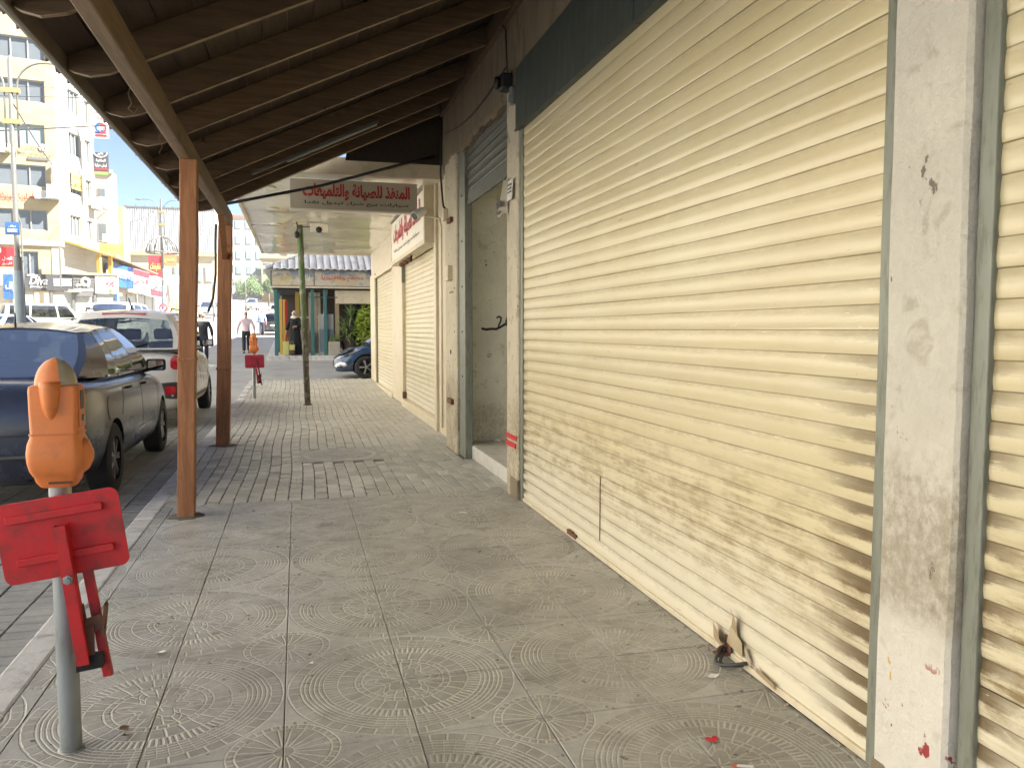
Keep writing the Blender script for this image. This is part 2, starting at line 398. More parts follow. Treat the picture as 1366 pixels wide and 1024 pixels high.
M['wood_lit_edge'] = wood_mat('rafter edge with painted light', (.36, .27, .16), (.22, .155, .09), 'x')  # paler wood stands in for light caught along the rafter undersides
M['wood_beam'] = wood_mat('weathered beam wood', (.25, .175, .105), (.16, .108, .064), 'y')
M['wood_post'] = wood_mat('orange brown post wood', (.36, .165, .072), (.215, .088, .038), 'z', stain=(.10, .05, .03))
M['eave'] = simple('dusty eave underside', (.13, .105, .075), .8, var=.3, scale=5, bump=.3)
M['clay'] = simple('dusty clay tile', (.20, .125, .08), .8, var=.3, scale=6, rv=.2, bump=.2)
M['orange'] = simple('faded orange plastic', (.68, .205, .05), .5, var=.14, scale=9, dirt=(.42, .15, .05), dirtamt=.45, bump=.05, bscale=30)
M['orange_dark'] = simple('dark orange moulding', (.56, .15, .035), .4, var=.12, scale=9)
M['red'] = simple('chalky red paint', (.50, .012, .016), .5, var=.14, scale=8, dirt=(.13, .03, .022), dirtamt=.6, bump=.12)
M['red_far'] = simple('faded crimson paint', (.40, .025, .05), .45, var=.14, scale=8)
M['rust'] = simple('rusty edge steel', (.14, .065, .04), .8, .2, var=.4, scale=30)
M['galv'] = simple('galvanised pole', (.30, .325, .33), .45, .45, var=.22, scale=10, stretch=(1, 1, .4), dirt=(.17, .17, .16), dirtamt=.5)
M['black'] = simple('black plastic', (.018, .018, .019), .45, var=.2)
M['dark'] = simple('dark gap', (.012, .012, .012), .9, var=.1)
M['white'] = simple('white paint', (.74, .73, .69), .45, var=.08, scale=4, dirt=(.5, .47, .4), dirtamt=.4)
M['panel'] = None
g = G('glossy white ceiling sheet'); _n = g.noise(1.6, 3, g.map((1, .35, 1))); 
M['panel'] = g.done(g.vary((.80, .775, .67), g.noise(1.2, 4), .10), .10, 0, g.math('ADD', _n, g.mul(g.noise(5, 2, g.map((1, .5, 1))), .25)), .20, .12, .6)
M['beige'] = simple('beige painted metal', (.60, .525, .385), .42, var=.1, scale=3, dirt=(.36, .28, .17), dirtamt=.4)
M['signface'] = simple('sign face off white', (.38, .34, .27), .4, var=.07, scale=3)
M['signface2'] = simple('sign face pale', (.72, .68, .58), .4, var=.06, scale=3)
M['signred'] = simple('sign red letters', (.36, .022, .022), .45, var=.1)
M['ink'] = simple('black sign ink', (.02, .018, .015), .5, var=.1)
g = G('green pole flaking to rust'); _x = g.xyz(); 
_c = g.mix(g.step(g.math('ADD', _x[2], g.mul(g.noise(5, 5), .9)), 2.3, 1.5), (.075, .125, .045), (.075, .055, .036))
_c = g.mix(g.mul(g.step(g.noise(13, 5, g.map((1, 1, .5)), .6), .53, .6), .8), _c, (.21, .195, .165))
M['greenpole'] = g.done(g.vary(_c, g.noise(30, 4), .25), .7, 0, g.noise(25, 4), .3)
M['slab'] = simple('pale threshold stone', (.56, .54, .49), .5, var=.14, scale=5, dirt=(.3, .27, .21), dirtamt=.5)
M['tyre'] = simple('tyre rubber', (.020, .020, .020), .8, var=.25, scale=20, bump=.2)
M['rim'] = simple('alloy rim', (.36, .36, .365), .32, .75, var=.15, scale=12)
M['chrome'] = simple('chrome trim', (.62, .62, .60), .15, .9, var=.05)
def carpaint(name, col, rough=.2, metal=.0, coat=.4, dust=(.22, .2, .165), da=.35):
    g = G(name); v = g.obj(); X, Y, Z = g.xyz(v)
    n = g.noise(3, 5, v, .65)
    f = g.mul(g.math('ADD', g.step(Z, .75, .2), .16), g.mul(g.step(n, .3, .75), da * 1.6))
    c = g.mix(f, col, dust)
    m_ = g.done(c, g.math('ADD', rough, g.mul(f, .9)), metal, None, coat=coat, spec=.4)
    g.b.inputs['Coat Roughness'].default_value = .10; return m_
M['car_dark'] = carpaint('dusty dark blue grey car paint', (.024, .028, .045), .22, .25, dust=(.15, .155, .17), da=.26)
M['car_white'] = carpaint('cream white car paint', (.56, .54, .49), .26, 0)
M['car_blue'] = carpaint('metallic dark blue car paint', (.018, .050, .115), .22, .35, da=.2)
M['car_silver'] = carpaint('silver car paint', (.40, .41, .42), .3, .4)
M['car_green'] = carpaint('grey green van paint', (.24, .27, .23), .35, 0)
M['car_black'] = carpaint('black car paint', (.02, .02, .022), .25, 0)
M['car_ltblue'] = carpaint('pale blue car paint', (.32, .38, .46), .3, .2)
M['trim'] = simple('grey black bumper plastic', (.045, .045, .045), .55, var=.2, scale=8)
M['seat'] = simple('grey seat cloth', (.07, .07, .075), .9, var=.2, scale=12)
def glass(name, tint, tr):
    g = G(name); nt = g.t; nt.nodes.remove(g.b); out = nt.nodes['Material Output']
    t = g.node('ShaderNodeBsdfTransparent', {0: tint}); gl = g.node('ShaderNodeBsdfGlossy', {0: (1, 1, 1, 1), 'Roughness': .03})
    fr = g.node('ShaderNodeFresnel', {'IOR': 1.5}); k = g.math('MULTIPLY_ADD', fr.outputs[0], 1.0, tr, clamp=True)
    mx = g.node('ShaderNodeMixShader'); nt.links.new(k, mx.inputs[0]); nt.links.new(t.outputs[0], mx.inputs[1]); nt.links.new(gl.outputs[0], mx.inputs[2])
    nt.links.new(mx.outputs[0], out.inputs[0]); return g.m
M['glass_dark'] = glass('tinted car glass', (.20, .22, .22, 1), .10)
M['glass_rear'] = glass('sky reflecting rear glass', (.16, .18, .19, 1), .34)
M['glass_car'] = glass('clear car glass', (.55, .60, .59, 1), .06)
M['lens'] = simple('hazed plastic window', (.34, .30, .22), .14, var=.18, scale=14, spec=.6)
M['redlamp'] = simple('red lamp plastic', (.42, .012, .022), .15, var=.12, scale=14, coat=1)
M['headlamp'] = simple('clear headlamp', (.55, .57, .58), .12, .5, var=.2, scale=18, coat=1)
M['indicator'] = simple('amber lamp', (.6, .22, .03), .2)
def flat(name, c, rough=.55): return simple(name, c, rough, var=.10, scale=4)
M['pane'] = simple('window pane grey', (.10, .115, .125), .08, 0, var=.25, scale=.6)
M['pane_light'] = simple('window pane light', (.20, .26, .25), .08, 0, var=.25, scale=.6)
M['frame'] = flat('window frame grey', (.23, .23, .22))
def stone_mat(name, a, b, sx=1.1, sz=.42, spots=(.30, .22, .10)):
    g = G(name); v = g.obj()
    X, Y, Z = g.xyz()
    u = g.math('ADD', g.mul(X, .985), g.mul(Y, .9))
    cv = g.node('ShaderNodeCombineXYZ', {0: u, 1: Z, 2: 0.0}).outputs[0]
    br = g.node('ShaderNodeTexBrick', {'Vector': cv, 'Color1': a, 'Color2': b, 'Mortar': tuple(k * .8 for k in a), 'Scale': 1.0, 'Mortar Size': .012, 'Brick Width': sx, 'Row Height': sz})
    c = g.mix(g.mul(g.step(g.noise(1.4, 3, g.map((1, 1, 3))), .5, .7), .45), br.outputs[0], spots)
    return g.done(g.vary(c, g.noise(.5, 4), .08), .85)
M['stone'] = stone_mat('yellow limestone cladding', (.31, .27, .165, 1), (.28, .23, .125, 1))
M['stone_white'] = stone_mat('white limestone cladding', (.36, .34, .285, 1), (.34, .315, .26, 1), spots=(.38, .34, .27))
M['beige_wall'] = simple('beige street wall', (.40, .34, .235), .85, var=.12, scale=.8, dirt=(.30, .245, .16), dirtamt=.4)
M['pale_wall'] = simple('pale street wall', (.42, .38, .31), .85, var=.12, scale=.8)
M['grey_wall'] = simple('grey street wall', (.42, .41, .39), .85, var=.12, scale=.8)
M['bounce_white_front'] = simple('front whitened for bounce light', (.74, .71, .64), .85, var=.08, scale=.5)  # kept very white so the blocks opposite throw sun into the arcade
M['hallwhite'] = simple('white ribbed cladding', (.44, .45, .46), .6, var=.05, scale=.5)
M['shade_shop'] = simple('shop shutter grey', (.30, .30, .285), .6, var=.15, scale=2)
M['signgrey'] = flat('sign charcoal', (.045, .045, .05))
M['signgrey2'] = flat('sign mid grey', (.10, .098, .095))
M['signblue'] = flat('sign blue', (.015, .075, .27))
M['signbright'] = flat('sign bright red', (.46, .016, .028))
M['signorange'] = flat('sign orange', (.50, .12, .05))
M['signyellow'] = flat('sign yellow', (.52, .40, .09))
M['signgreen'] = flat('sign green', (.20, .42, .07))
M['signwhite'] = flat('sign white', (.62, .61, .58))
M['yellow'] = flat('yellow paint', (.50, .33, .06))
M['teal'] = simple('teal pole paint', (.028, .125, .125), .5, var=.2, scale=8, dirt=(.1, .11, .1))
M['lampgrey'] = simple('grey lamp post', (.12, .12, .115), .5, .2, var=.15, scale=6, dirt=(.08, .08, .075))
M['lampblue'] = simple('pale blue lamp base', (.17, .21, .23), .55, var=.15, scale=6)
M['brass'] = flat('pale gold collar', (.22, .17, .08))
M['cable'] = flat('black cable', (.025, .024, .03))
M['roofgrey'] = simple('grey roof tile', (.66, .66, .66), .45, var=.14, scale=3, rv=.10, dirt=(.42, .41, .40), dirtamt=.5)
M['leaf'] = simple('yucca leaf', (.18, .25, .08), .5, var=.4, scale=3)
M['leaf2'] = simple('bright shrub leaf', (.33, .42, .06), .5, var=.4, scale=5)
M['leaf3'] = simple('street tree leaf', (.075, .12, .04), .55, var=.4, scale=1)
M['bark'] = simple('grey brown bark', (.12, .09, .06), .9, var=.3, scale=6)
M['pot'] = simple('dark pot', (.05, .035, .03), .6)
M['skin'] = simple('skin', (.42, .24, .16), .5, var=.06)
M['pink'] = simple('pale pink shirt', (.62, .48, .52), .8, var=.08, scale=9)
M['blueshirt'] = simple('light blue shirt', (.26, .36, .58), .8, var=.1, scale=9)
M['trouser'] = simple('black trousers', (.018, .018, .022), .85, var=.2, scale=9)
M['navy'] = simple('navy trousers', (.03, .035, .055), .85, var=.2, scale=9)
M['abaya'] = simple('black abaya cloth', (.006, .006, .007), .85, var=.3, scale=7)
M['scarf'] = simple('white scarf', (.66, .60, .53), .85, var=.08, scale=9)
M['bag'] = simple('yellow green carrier bag', (.42, .40, .13), .6, var=.2, scale=6)
M['hair'] = simple('grey hair', (.16, .15, .14), .8)
M['shoe'] = simple('black shoe', (.015, .014, .013), .5)
# ---------------------------------------------------------------- ground: road, pavement, kerb
ys = [-40, -20, -5, 0, 5, 10, 15, 17, 19, 21.7, 25, 28, 31, 34, 37, 40, 45, 50, 55, 62, 66, 70, 80, 95, 110, 125, 135, 150, 180, 220, 300]
xs = [-120, -60, -40, -30, -22, -16, -12, -8, -4, -1.2, 0, 2, 6, 12, 20, 40, 120]
mb = MB()
for y in ys:
    for x in xs: mb.v.append((x, y, prof(y) - .085))
n = len(xs)
for j in range(len(ys) - 1):
    for i in range(n - 1):
        mb.f.append((j * n + i, j * n + i + 1, (j + 1) * n + i + 1, (j + 1) * n + i)); mb.mi.append(0)
road = mb.build('road', M['road'], kind='structure')
# road pavers beside the kerb
PW = .215
pv = MB().rings([[(-a, -b, z), (a, -b, z), (a, b, z), (-a, b, z)] for a, b, z in ((.103, .051, -.02), (.103, .051, -.004), (.098, .046, 0))], cap=False)
pv.f.append((8, 9, 10, 11)); pv.mi.append(0)
pm = pv.mesh('road_paver', M['road_paver'])
rest = MB(); cnt = 0
for i in range(0, 19):
    x = -1.32 - i * .213
    for j in range(-4, 150):
        y = .5 + j * .109 + (.054 if i % 2 else 0)
        z = -.085 + .016 + prof(y) + rnd.uniform(-.002, .002)
        if y > 14.5: continue
        if x > -1.95 and 2.7 < y < 9.0 and cnt < 240:
            link('road_paver', pm, road, (x, y, z), (rnd.uniform(-.012, .012), rnd.uniform(-.012, .012), rnd.uniform(-.01, .01))); cnt += 1
        else:
            a, b = .103, .051
            rest.add([(x - a, y - b, z - .02), (x + a, y - b, z - .02), (x + a, y + b, z - .02), (x - a, y + b, z - .02), (x - .098, y - .046, z), (x + .098, y - .046, z), (x + .098, y + .046, z), (x - .098, y + .046, z)],
                     [(0, 1, 5, 4), (1, 2, 6, 5), (2, 3, 7, 6), (3, 0, 4, 7), (4, 5, 6, 7)])
rest.build('road_paver', M['road_paver'], road, kind='stuff')

# kerb
kerb = link('kerb', MB().box(-1.205, -1.075, -4, 21.75, -.4, -.03).mesh('kerb', M['sand'])); tag(kerb, kind='structure')
y = -1.0
while y < 21.6:
    l = min(rnd.choice((.62, .8, .8, .95)), 21.75 - y)
    MB().box(-1.212, -1.068, y + .004, y + l - .004, -.12, .004 + prof(y + l / 2) + rnd.uniform(-.003, .004)).build('kerb_stone', M['kerb'], kerb, bevel=.014); y += l

# pavement: a bed, large pressed tiles near the camera, small pavers beyond
mb = MB()
for y0, y1, z in ((-5, 1.34, -.002), (1.34, 6.86, -.011), (6.86, 17, -.012)): mb.box(-1.07, 1.97, y0, y1, -.35, z)
for k in range(5):
    ya, yb = 17 + k * .95, 17 + (k + 1) * .95
    mb.add([(-1.07, ya, -.3), (1.97, ya, -.3), (1.97, yb, -.3), (-1.07, yb, -.3), (-1.07, ya, prof(ya) - .012), (1.97, ya, prof(ya) - .012), (1.97, yb, prof(yb) - .012), (-1.07, yb, prof(yb) - .012)],
           [(3, 2, 1, 0), (4, 5, 6, 7), (0, 1, 5, 4), (1, 2, 6, 5), (2, 3, 7, 6), (3, 0, 4, 7)])
mb.cur = 0
pave = mb.build('pavement', [M['tile'], M['sand']], kind='structure')
pave.data.polygons.foreach_set('material_index', [0 if pave.data.vertices[p.vertices[0]].co.y < 1.35 and pave.data.vertices[p.vertices[2]].co.y < 1.35 else 1 for p in pave.data.polygons])
for i in range(-3, 3):
    for j in range(-4, 8):
        x0, y0 = .39 + .46 * i + (.0), 3.18 + .46 * j
        x1 = x0 + .46; x1 = 1.79 if i == 2 else x1
        e = .0017; c = .0025
        a0, a1, b0, b1 = x0 + e, x1 - e, y0 + e, y0 + .46 - e
        t = MB(); dz = rnd.uniform(-.0015, .0012); tx, ty = rnd.uniform(-.0012, .0012), rnd.uniform(-.0012, .0012)
        q = lambda x, y, z: (x, y, z + dz + (x - x0) * tx / .46 + (y - y0) * ty / .46)
        t.rings([[q(a0, b0, -.03), q(a1, b0, -.03), q(a1, b1, -.03), q(a0, b1, -.03)], [q(a0, b0, -c), q(a1, b0, -c), q(a1, b1, -c), q(a0, b1, -c)],
                 [q(a0 + c, b0 + c, 0), q(a1 - c, b0 + c, 0), q(a1 - c, b1 - c, 0), q(a0 + c, b1 - c, 0)]], cap=False)
        t.f.append((8, 9, 10, 11)); t.mi.append(0)
        t.build('paving_tile', M['tile'], pave)
MB().box(-1.068, -.993, 1.34, 6.85, -.05, -.001).build('mortar_strip', M['tile'], pave)
a, b = .0505, .1005
pv = MB().rings([[(-a, -b, -.03), (a, -b, -.03), (a, b, -.03), (-a, b, -.03)], [(-a, -b, -.004), (a, -b, -.004), (a, b, -.004), (-a, b, -.004)],
                 [(-a + .005, -b + .005, 0), (a - .005, -b + .005, 0), (a - .005, b - .005, 0), (-a + .005, b - .005, 0)]], cap=False)
pv.f.append((8, 9, 10, 11)); pv.mi.append(0)
pm = pv.mesh('paver', M['paver'])
rest = MB(); cnt = 0; spots = []
for i in range(28):
    x = -1.012 + i * .1085
    for j in range(70):
        y = 6.975 + j * .2145 + (.107 if i % 2 else 0)
        if y > 21.65 or x > (1.82 if 6.9 < y < 8.6 else 1.72 if y < 9.6 else 1.92): continue
        if -.01 < x < .90 and 8.78 < y < 9.72: continue
        spots.append((y, x))
for i in range(0, 27, 1):
    if i % 2: spots.append((6.975 - .0535, -1.012 + i * .1085, 1))
spots = sorted(s_ if len(s_) == 3 else (*s_, 0) for s_ in spots)
half = MB(); half.v = [(vx, vy * .5, vz) for vx, vy, vz in pv.v]; half.f = pv.f; half.mi = [0] * len(pv.f); hm = half.mesh('paver', M['paver'])
for y, x, hf in spots:
    x += .012 * math.sin(y * 1.7 + x) ; z = prof(y) + rnd.uniform(-.004, .002); rz = rnd.uniform(-.022, .022)
    if cnt < 298:
        link('paver', hm if hf else pm, pave, (x, y, z), (rnd.uniform(-.02, .02), rnd.uniform(-.03, .03), rz)); cnt += 1
    else:
        dx, dy = rnd.uniform(-.002, .002), rnd.uniform(-.003, .003); sl = .027 if y > 17 else 0; tl = rnd.uniform(-.02, .02)
        rest.add([(x + vx + dx, y + vy + dy, z + vz + sl * vy + tl * vx) for vx, vy, vz in pv.v], pv.f)
rest.build('paver', M['paver'], pave, kind='stuff')
for k in range(6):                                  # half stones closing the rows at the joint
    pass
mh = MB(); mh.box(.0, .895, 8.80, 9.70, -.05, .002)
mh = mh.build('drain_cover', M['tile'], pave, bevel=.006)
MB().lathe([(.36, .0025), (.385, .006), (.40, .006), (.41, .0025)], (.45, 9.25, 0), 40, cap=False).build('drain_rim', M['paver'], mh)

# side street kerb and the far pavement with the kiosk
mb = MB()
yb = 30.75
mb.add([(x, y, z) for x, y, z in ((-1.09, yb, prof(yb) - .2), (14, yb, prof(yb) - .2), (14, 52, prof(52) - .2), (-1.3, 52, prof(52) - .2), (-1.09, yb, prof(yb) + .085), (14, yb, prof(yb) + .085), (14, 52, prof(52) + .085), (-1.3, 52, prof(52) + .085))],
       [(3, 2, 1, 0), (4, 5, 6, 7), (0, 1, 5, 4), (1, 2, 6, 5), (2, 3, 7, 6), (3, 0, 4, 7)])
far_pave = mb.build('far_pavement', M['slab'], kind='structure')
for k in range(9):
    MB().box(-1.10 + k * .8 + .006, -1.10 + (k + 1) * .8 - .006, yb - .16, yb + .02, prof(yb) - .2, prof(yb) + .09).build('kerb_stone', M['kerb'], far_pave, bevel=.02)
mb = MB()                                           # opposite pavement in front of the shops
for k in range(14):
    y0, y1 = 30 + k * 8, 38 + k * 8
    mb.add([(-22, y0, prof(y0) - .2), (-14.2, y0, prof(y0) - .2), (-14.2, y1, prof(y1) - .2), (-22, y1, prof(y1) - .2), (-22, y0, prof(y0) + .05), (-14.2, y0, prof(y0) + .05), (-14.2, y1, prof(y1) + .05), (-22, y1, prof(y1) + .05)],
           [(4, 5, 6, 7), (0, 1, 5, 4), (1, 2, 6, 5), (2, 3, 7, 6), (3, 0, 4, 7)])
mb.build('opposite_pavement', M['slab'], kind='structure')
mb = MB()                                           # traffic island in the street
for k in range(10):
    y0, y1 = 52 + k * 6, 58 + k * 6
    mb.add([(-8.6, y0, prof(y0) - .2), (-7.0, y0, prof(y0) - .2), (-7.0, y1, prof(y1) - .2), (-8.6, y1, prof(y1) - .2), (-8.6, y0, prof(y0) + .07), (-7.0, y0, prof(y0) + .07), (-7.0, y1, prof(y1) + .07), (-8.6, y1, prof(y1) + .07)],
           [(4, 5, 6, 7), (0, 1, 5, 4), (1, 2, 6, 5), (2, 3, 7, 6), (3, 0, 4, 7)])
mb.build('traffic_island', M['kerb'], kind='structure')
# ---------------------------------------------------------------- the shuttered shop building on the right
shop = thing('shop_building', 'row of shops on the right with cream roller shutters and plaster pillars', 'building', (2.4, 4, 0))
def slat_mesh(name, y0, y1, pitch, mat, bulge=.0078, seed=0):
    """one curved shutter slat along y, its foot at z=0, outer side towards -x"""
    prf = [(-.0032, .0), (-.0040, .002), (-.0056, .010), (-bulge, .024), (-bulge * .96, .042), (-.0062, .058), (-.0046, .070), (-.0034, pitch - .0006), (.004, pitch - .0006), (.006, pitch - .003), (.006, 0)]
    m = MB(); q = random.Random(seed); n = 14; ph = [q.uniform(0, 6.3) for _ in range(4)]
    def wob(t): return .0011 * math.sin(t * 5 + ph[0]) + .0008 * math.sin(t * 13 + ph[1]) + .0006 * math.sin(t * 29 + ph[2])
    m.rings([[(x + (wob(k / n) if 0 < i < 8 else 0), y0 + (y1 - y0) * k / n, z) for i, (x, z) in enumerate(prf)] for k in range(n + 1)])
    return m.mesh(name, mat, 40)
def shutter(parent, X, y0, y1, z0, z1, pitch, mat, name='roller_shutter', label=None, org=None):
    p = part(name, parent, (X, (y0 + y1) / 2, z0))
    if label: p['label'] = label
    mes = [slat_mesh('slat', y0 - (y0 + y1) / 2, y1 - (y0 + y1) / 2, pitch, mat, seed=q_) for q_ in range(5)]
    k = 0; z = z0
    while z < z1 - .01:
        link('slat', rnd.choice(mes), p, (rnd.uniform(-.0012, .0012), 0, z - z0), (0, rnd.uniform(-.012, .012), 0)); z += pitch
    return p
# main shutter
sh = shutter(shop, 1.795, 2.13, 6.325, .03, 3.05, .0818, M['cream'], label='wide cream roller shutter with a soiled band at knee height')
MB().box(1.780, 1.82, 2.13, 6.325, .004, .032).build('bottom_bar', M['beige'], sh, bevel=.004)
mb = MB(); mb.bar((1.779, 3.02, .03), (1.779, 3.02, .10), .05, .006, (1, 0, 0)); mb.box(1.72, 1.785, 3.0, 3.05, .02, .028); mb.tube([(1.755 + .028 * math.cos(t), 3.025, .028 + .03 * math.sin(t)) for t in [k * math.pi / 8 for k in range(9)]], .005, 6)
mb.build('lock_hasp', M['rust'], sh)
mb = MB(); mb.box(1.775, 1.79, 4.98, 5.16, .02, .05); mb.box(1.765, 1.78, 5.03, 5.11, .05, .062)
mb.build('handle', M['rust'], sh)
mb = MB()
mb.box(1.7825, 1.7865, 4.560, 4.566, .12, .52)
for k in (): mb.box(1.7825, 1.79, 4.56 + rnd.uniform(-.004, .004), 4.567, .03 + k * .0818 + rnd.uniform(0, .02), .03 + (k + 1) * .0818 - rnd.uniform(.0, .015))
for k in (): mb.box(1.7855, 1.79, 4.558, 4.5605, .05 + k * .0818, .03 + (k + 1) * .0818 - .03)
mb.build('vertical_scratch', M['rust'], sh)
# near shutter (cut by the frame)
sh1 = shutter(shop, 1.815, -1.6, 1.745, .03, 3.05, .0818, M['cream_near'], label='dirty cream roller shutter nearest the camera')
MB().box(1.80, 1.84, -1.6, 1.745, .004, .032).build('bottom_bar', M['beige'], sh1, bevel=.004)
def rail(y0, y1, x0, x1, z1, parent=shop):
    mb = MB(); mb.box(x0, x1, y0, y1, -.01, z1); o = mb.build('guide_rail', M['rail'], parent, bevel=.006)
    return o
rail(2.094, 2.146, 1.772, 1.90, 3.04); rail(1.742, 1.797, 1.79, 1.90, 3.04); rail(6.30, 6.375, 1.776, 1.90, 3.04)
rail(8.66, 8.99, 1.785, 1.87, 3.40)
# pillars: uneven plaster
def pillar(y0, y1, x0, z1, mats, seed, amp=.006, z0=-.02):
    r2 = random.Random(seed); mb = MB(); nz = 60
    ph = [r2.uniform(0, 6) for _ in range(6)]
    def wob(z, k): return amp * (math.sin(z * 3.1 + ph[k]) + .6 * math.sin(z * 9.7 + ph[k + 1]) + .35 * math.sin(z * 23 + ph[k + 2])) * .5
    rs = []
    for i in range(nz + 1):
        z = z0 + (z1 - z0) * i / nz; a, b = wob(z, 0), wob(z, 2); r_ = .012
        rs.append([(x0 + r_, y0 + a, z), (x0 + wob(z, 3) * .4, y0 + a + r_, z), (x0 + wob(z, 1) * .4, y1 + b - r_, z), (x0 + r_, y1 + b, z), (x0 + .5, y1 + b, z), (x0 + .5, y0 + a, z)])
    mb.rings(rs)
    o = mb.build('pillar', mats, shop, 35)
    if len(mats) > 1:
        o.data.polygons.foreach_set('material_index', [1 if p.normal.y < -.85 else 0 for p in o.data.polygons])
    return o
pillar(1.802, 2.096, 1.757, 4.0, [M['plaster'], M['plaster_side']], 3)['label'] = 'nearest plaster pillar with flaking paint at its foot'
pillar(6.375, 6.735, 1.757, 3.48, [M['plaster_old']], 5, .009)['label'] = 'soiled narrow pillar between shutter and open doorway'
pillar(8.99, 9.70, 1.757, 3.45, [M['plaster_old']], 9, .006)
MB().box(1.749, 1.80, 6.36, 6.60, -.005, .17).build('pillar_foot', M['concrete'], shop, bevel=.012)
MB().box(1.752, 1.81, 2.03, 2.10, -.005, .06).build('pillar_foot', M['concrete'], shop, bevel=.012)
# beam, shutter boxes, upper wall
mb = MB()
def beam_z(y): return 3.38 + .02 * math.sin(y * 5) + .012 * math.sin(y * 17 + 1) + .01 * math.sin(y * 41)
rs = []
for k in range(80):
    y = 6.30 + (9.80 - 6.30) * k / 79
    b = beam_z(y); rs.append([(1.745, y, b + .03), (1.775, y, b), (2.1, y, b), (2.1, y, 4.2), (1.745 + .004 * math.sin(y * 7), y, 4.2)])
mb.rings(rs); mb.build('lintel_beam', M['concrete'], shop, 30)
MB().box(1.748, 2.1, -3.0, 6.30, 3.53, 4.2).build('lintel_beam', M['concrete'], shop)
for y0, y1 in ((-1.6, 1.79), (2.12, 4.02), (4.024, 6.40)):
    MB().box(1.742, 1.90, y0, y1, 3.035, 3.535).build('shutter_box', M['steelgreen'], shop, bevel=.006)
mb = MB(); mb.tube([(1.741, 4.022, 3.53), (1.741, 4.024, 3.04)], .007, 6); mb.box(1.735, 1.745, 2.12, 6.40, 3.03, 3.045); mb.build('box_seam', M['steelgreen'], shop)
# recess behind the open doorway
MB().box(1.835, 3.4, 8.985, 9.2, .13, 3.6).build('recess_wall', M['plaster_in'], shop)
MB().box(3.3, 3.45, 6.3, 9.02, .13, 3.6).build('recess_back', M['plaster_in'], shop)
MB().box(2.26, 3.3, 6.38, 6.6, .13, 3.6).build('recess_wall', M['plaster_in'], shop)
MB().box(1.86, 3.35, 6.735, 9.03, -.1, .135).build('threshold', M['slab'], shop, bevel=.01)
MB().box(1.80, 3.4, 6.4, 9.2, 3.5, 3.6).build('recess_ceiling', M['plaster_in'], shop)
# half raised dark shutter over the doorway
osh = part('raised_shutter', shop, (1.84, 7.7, 2.8)); osh['label'] = 'dark grey shutter rolled up above the open doorway'
prf = [(0, 0), (-.012, .004), (-.016, .02), (-.006, .032), (-.006, .052), (-.018, .062), (-.02, .078), (-.004, .084), (.004, .084), (.004, 0)]
m2 = MB().rings([[(x, y, z) for x, z in prf] for y in (-.975, .97)]).mesh('slat', M['oldshutter'], 40)
for k in range(8): link('slat', m2, osh, (0, 0, .13 + k * .084))
mb = MB(); mb.box(1.82, 1.85, 6.73, 8.66, 2.78, 2.925); mb.box(1.812, 1.82, 6.73, 8.66, 2.80, 2.815); mb.build('bottom_bar', M['oldshutter'], osh, bevel=.004)
# spray paint scrawl and stains on the recess wall
mb = MB()
yy = 8.981
def stroke(pts, w):
    for a, b in zip(pts[:-1], pts[1:]):
        d = Vector((b[0] - a[0], 0, b[1] - a[1])); nn = Vector((-d.z, 0, d.x)).normalized() * w / 2; A = Vector((a[0], yy, a[1])); B_ = Vector((b[0], yy, b[1])); e = d.normalized() * w * .3
        mb.add([A - nn - e, B_ - nn + e, B_ + nn + e, A + nn - e], [(0, 1, 2, 3)]); stroke.k += 1
stroke.k = 0
def poly(pts, w):
    global yy
    for i in range(len(pts) - 1):
        stroke([pts[i], pts[i + 1]], w); yy -= .0004
for _k in (0,):
    pass
DX = 0
_poly = poly
poly = lambda pts, w: _poly([(a + DX, b) for a, b in pts], w)
poly([(2.05, 1.435), (2.10, 1.425), (2.16, 1.432), (2.22, 1.43), (2.27, 1.455), (2.33, 1.49), (2.42, 1.52), (2.5, 1.53)], .028)
poly([(2.225, 1.56), (2.25, 1.575), (2.275, 1.56), (2.27, 1.52), (2.25, 1.48), (2.24, 1.44)], .02)
poly([(2.36, 1.58), (2.34, 1.52), (2.35, 1.47), (2.42, 1.44), (2.46, 1.38)], .03)
mb.build('spray_scrawl', M['ink'], shop)
# small fixings
mb = MB(); mb.box(1.70, 1.757, 9.24, 9.46, 2.0, 2.17); mb.box(1.695, 1.70, 9.3, 9.4, 2.03, 2.12); mb.build('junction_box', M['beige'], shop, bevel=.006)
mb = MB(); mb.box(1.70, 1.757, 9.5, 9.62, 2.72, 2.86); mb.build('junction_box', M['beige'], shop, bevel=.006)
mb = MB(); mb.box(1.72, 1.757, 9.18, 9.40, 2.665, 2.72); mb.build('bracket', M['rust'], shop)
mb = MB(); mb.box(1.72, 1.757, 9.18, 9.44, .55, .61); mb.build('bracket', M['rust'], shop)
mb = MB()
for y, z, r_ in ((9.28, 1.86, .014), (9.38, 1.86, .014), (9.2, 1.86, .012), (9.36, 1.16, .03), (9.1, 1.9, .012), (9.12, 1.4, .01)): mb.lathe([(r_, -.004), (r_, 0)], (1.756, y, z), 10, 'x')
for z in (2.9, 2.4, 1.9, 1.4, .9): mb.lathe([(.012, -.006), (.012, 0)], (1.784, 8.8, z), 8, 'x')
mb.build('bolt_holes', M['dark'], shop)
mb = MB(); mb.box(1.750, 1.758, 6.40, 6.74, .49, .53); mb.box(1.748, 1.757, 6.42, 6.742, .425, .465); mb.build('red_tape', M['signbright'], shop)
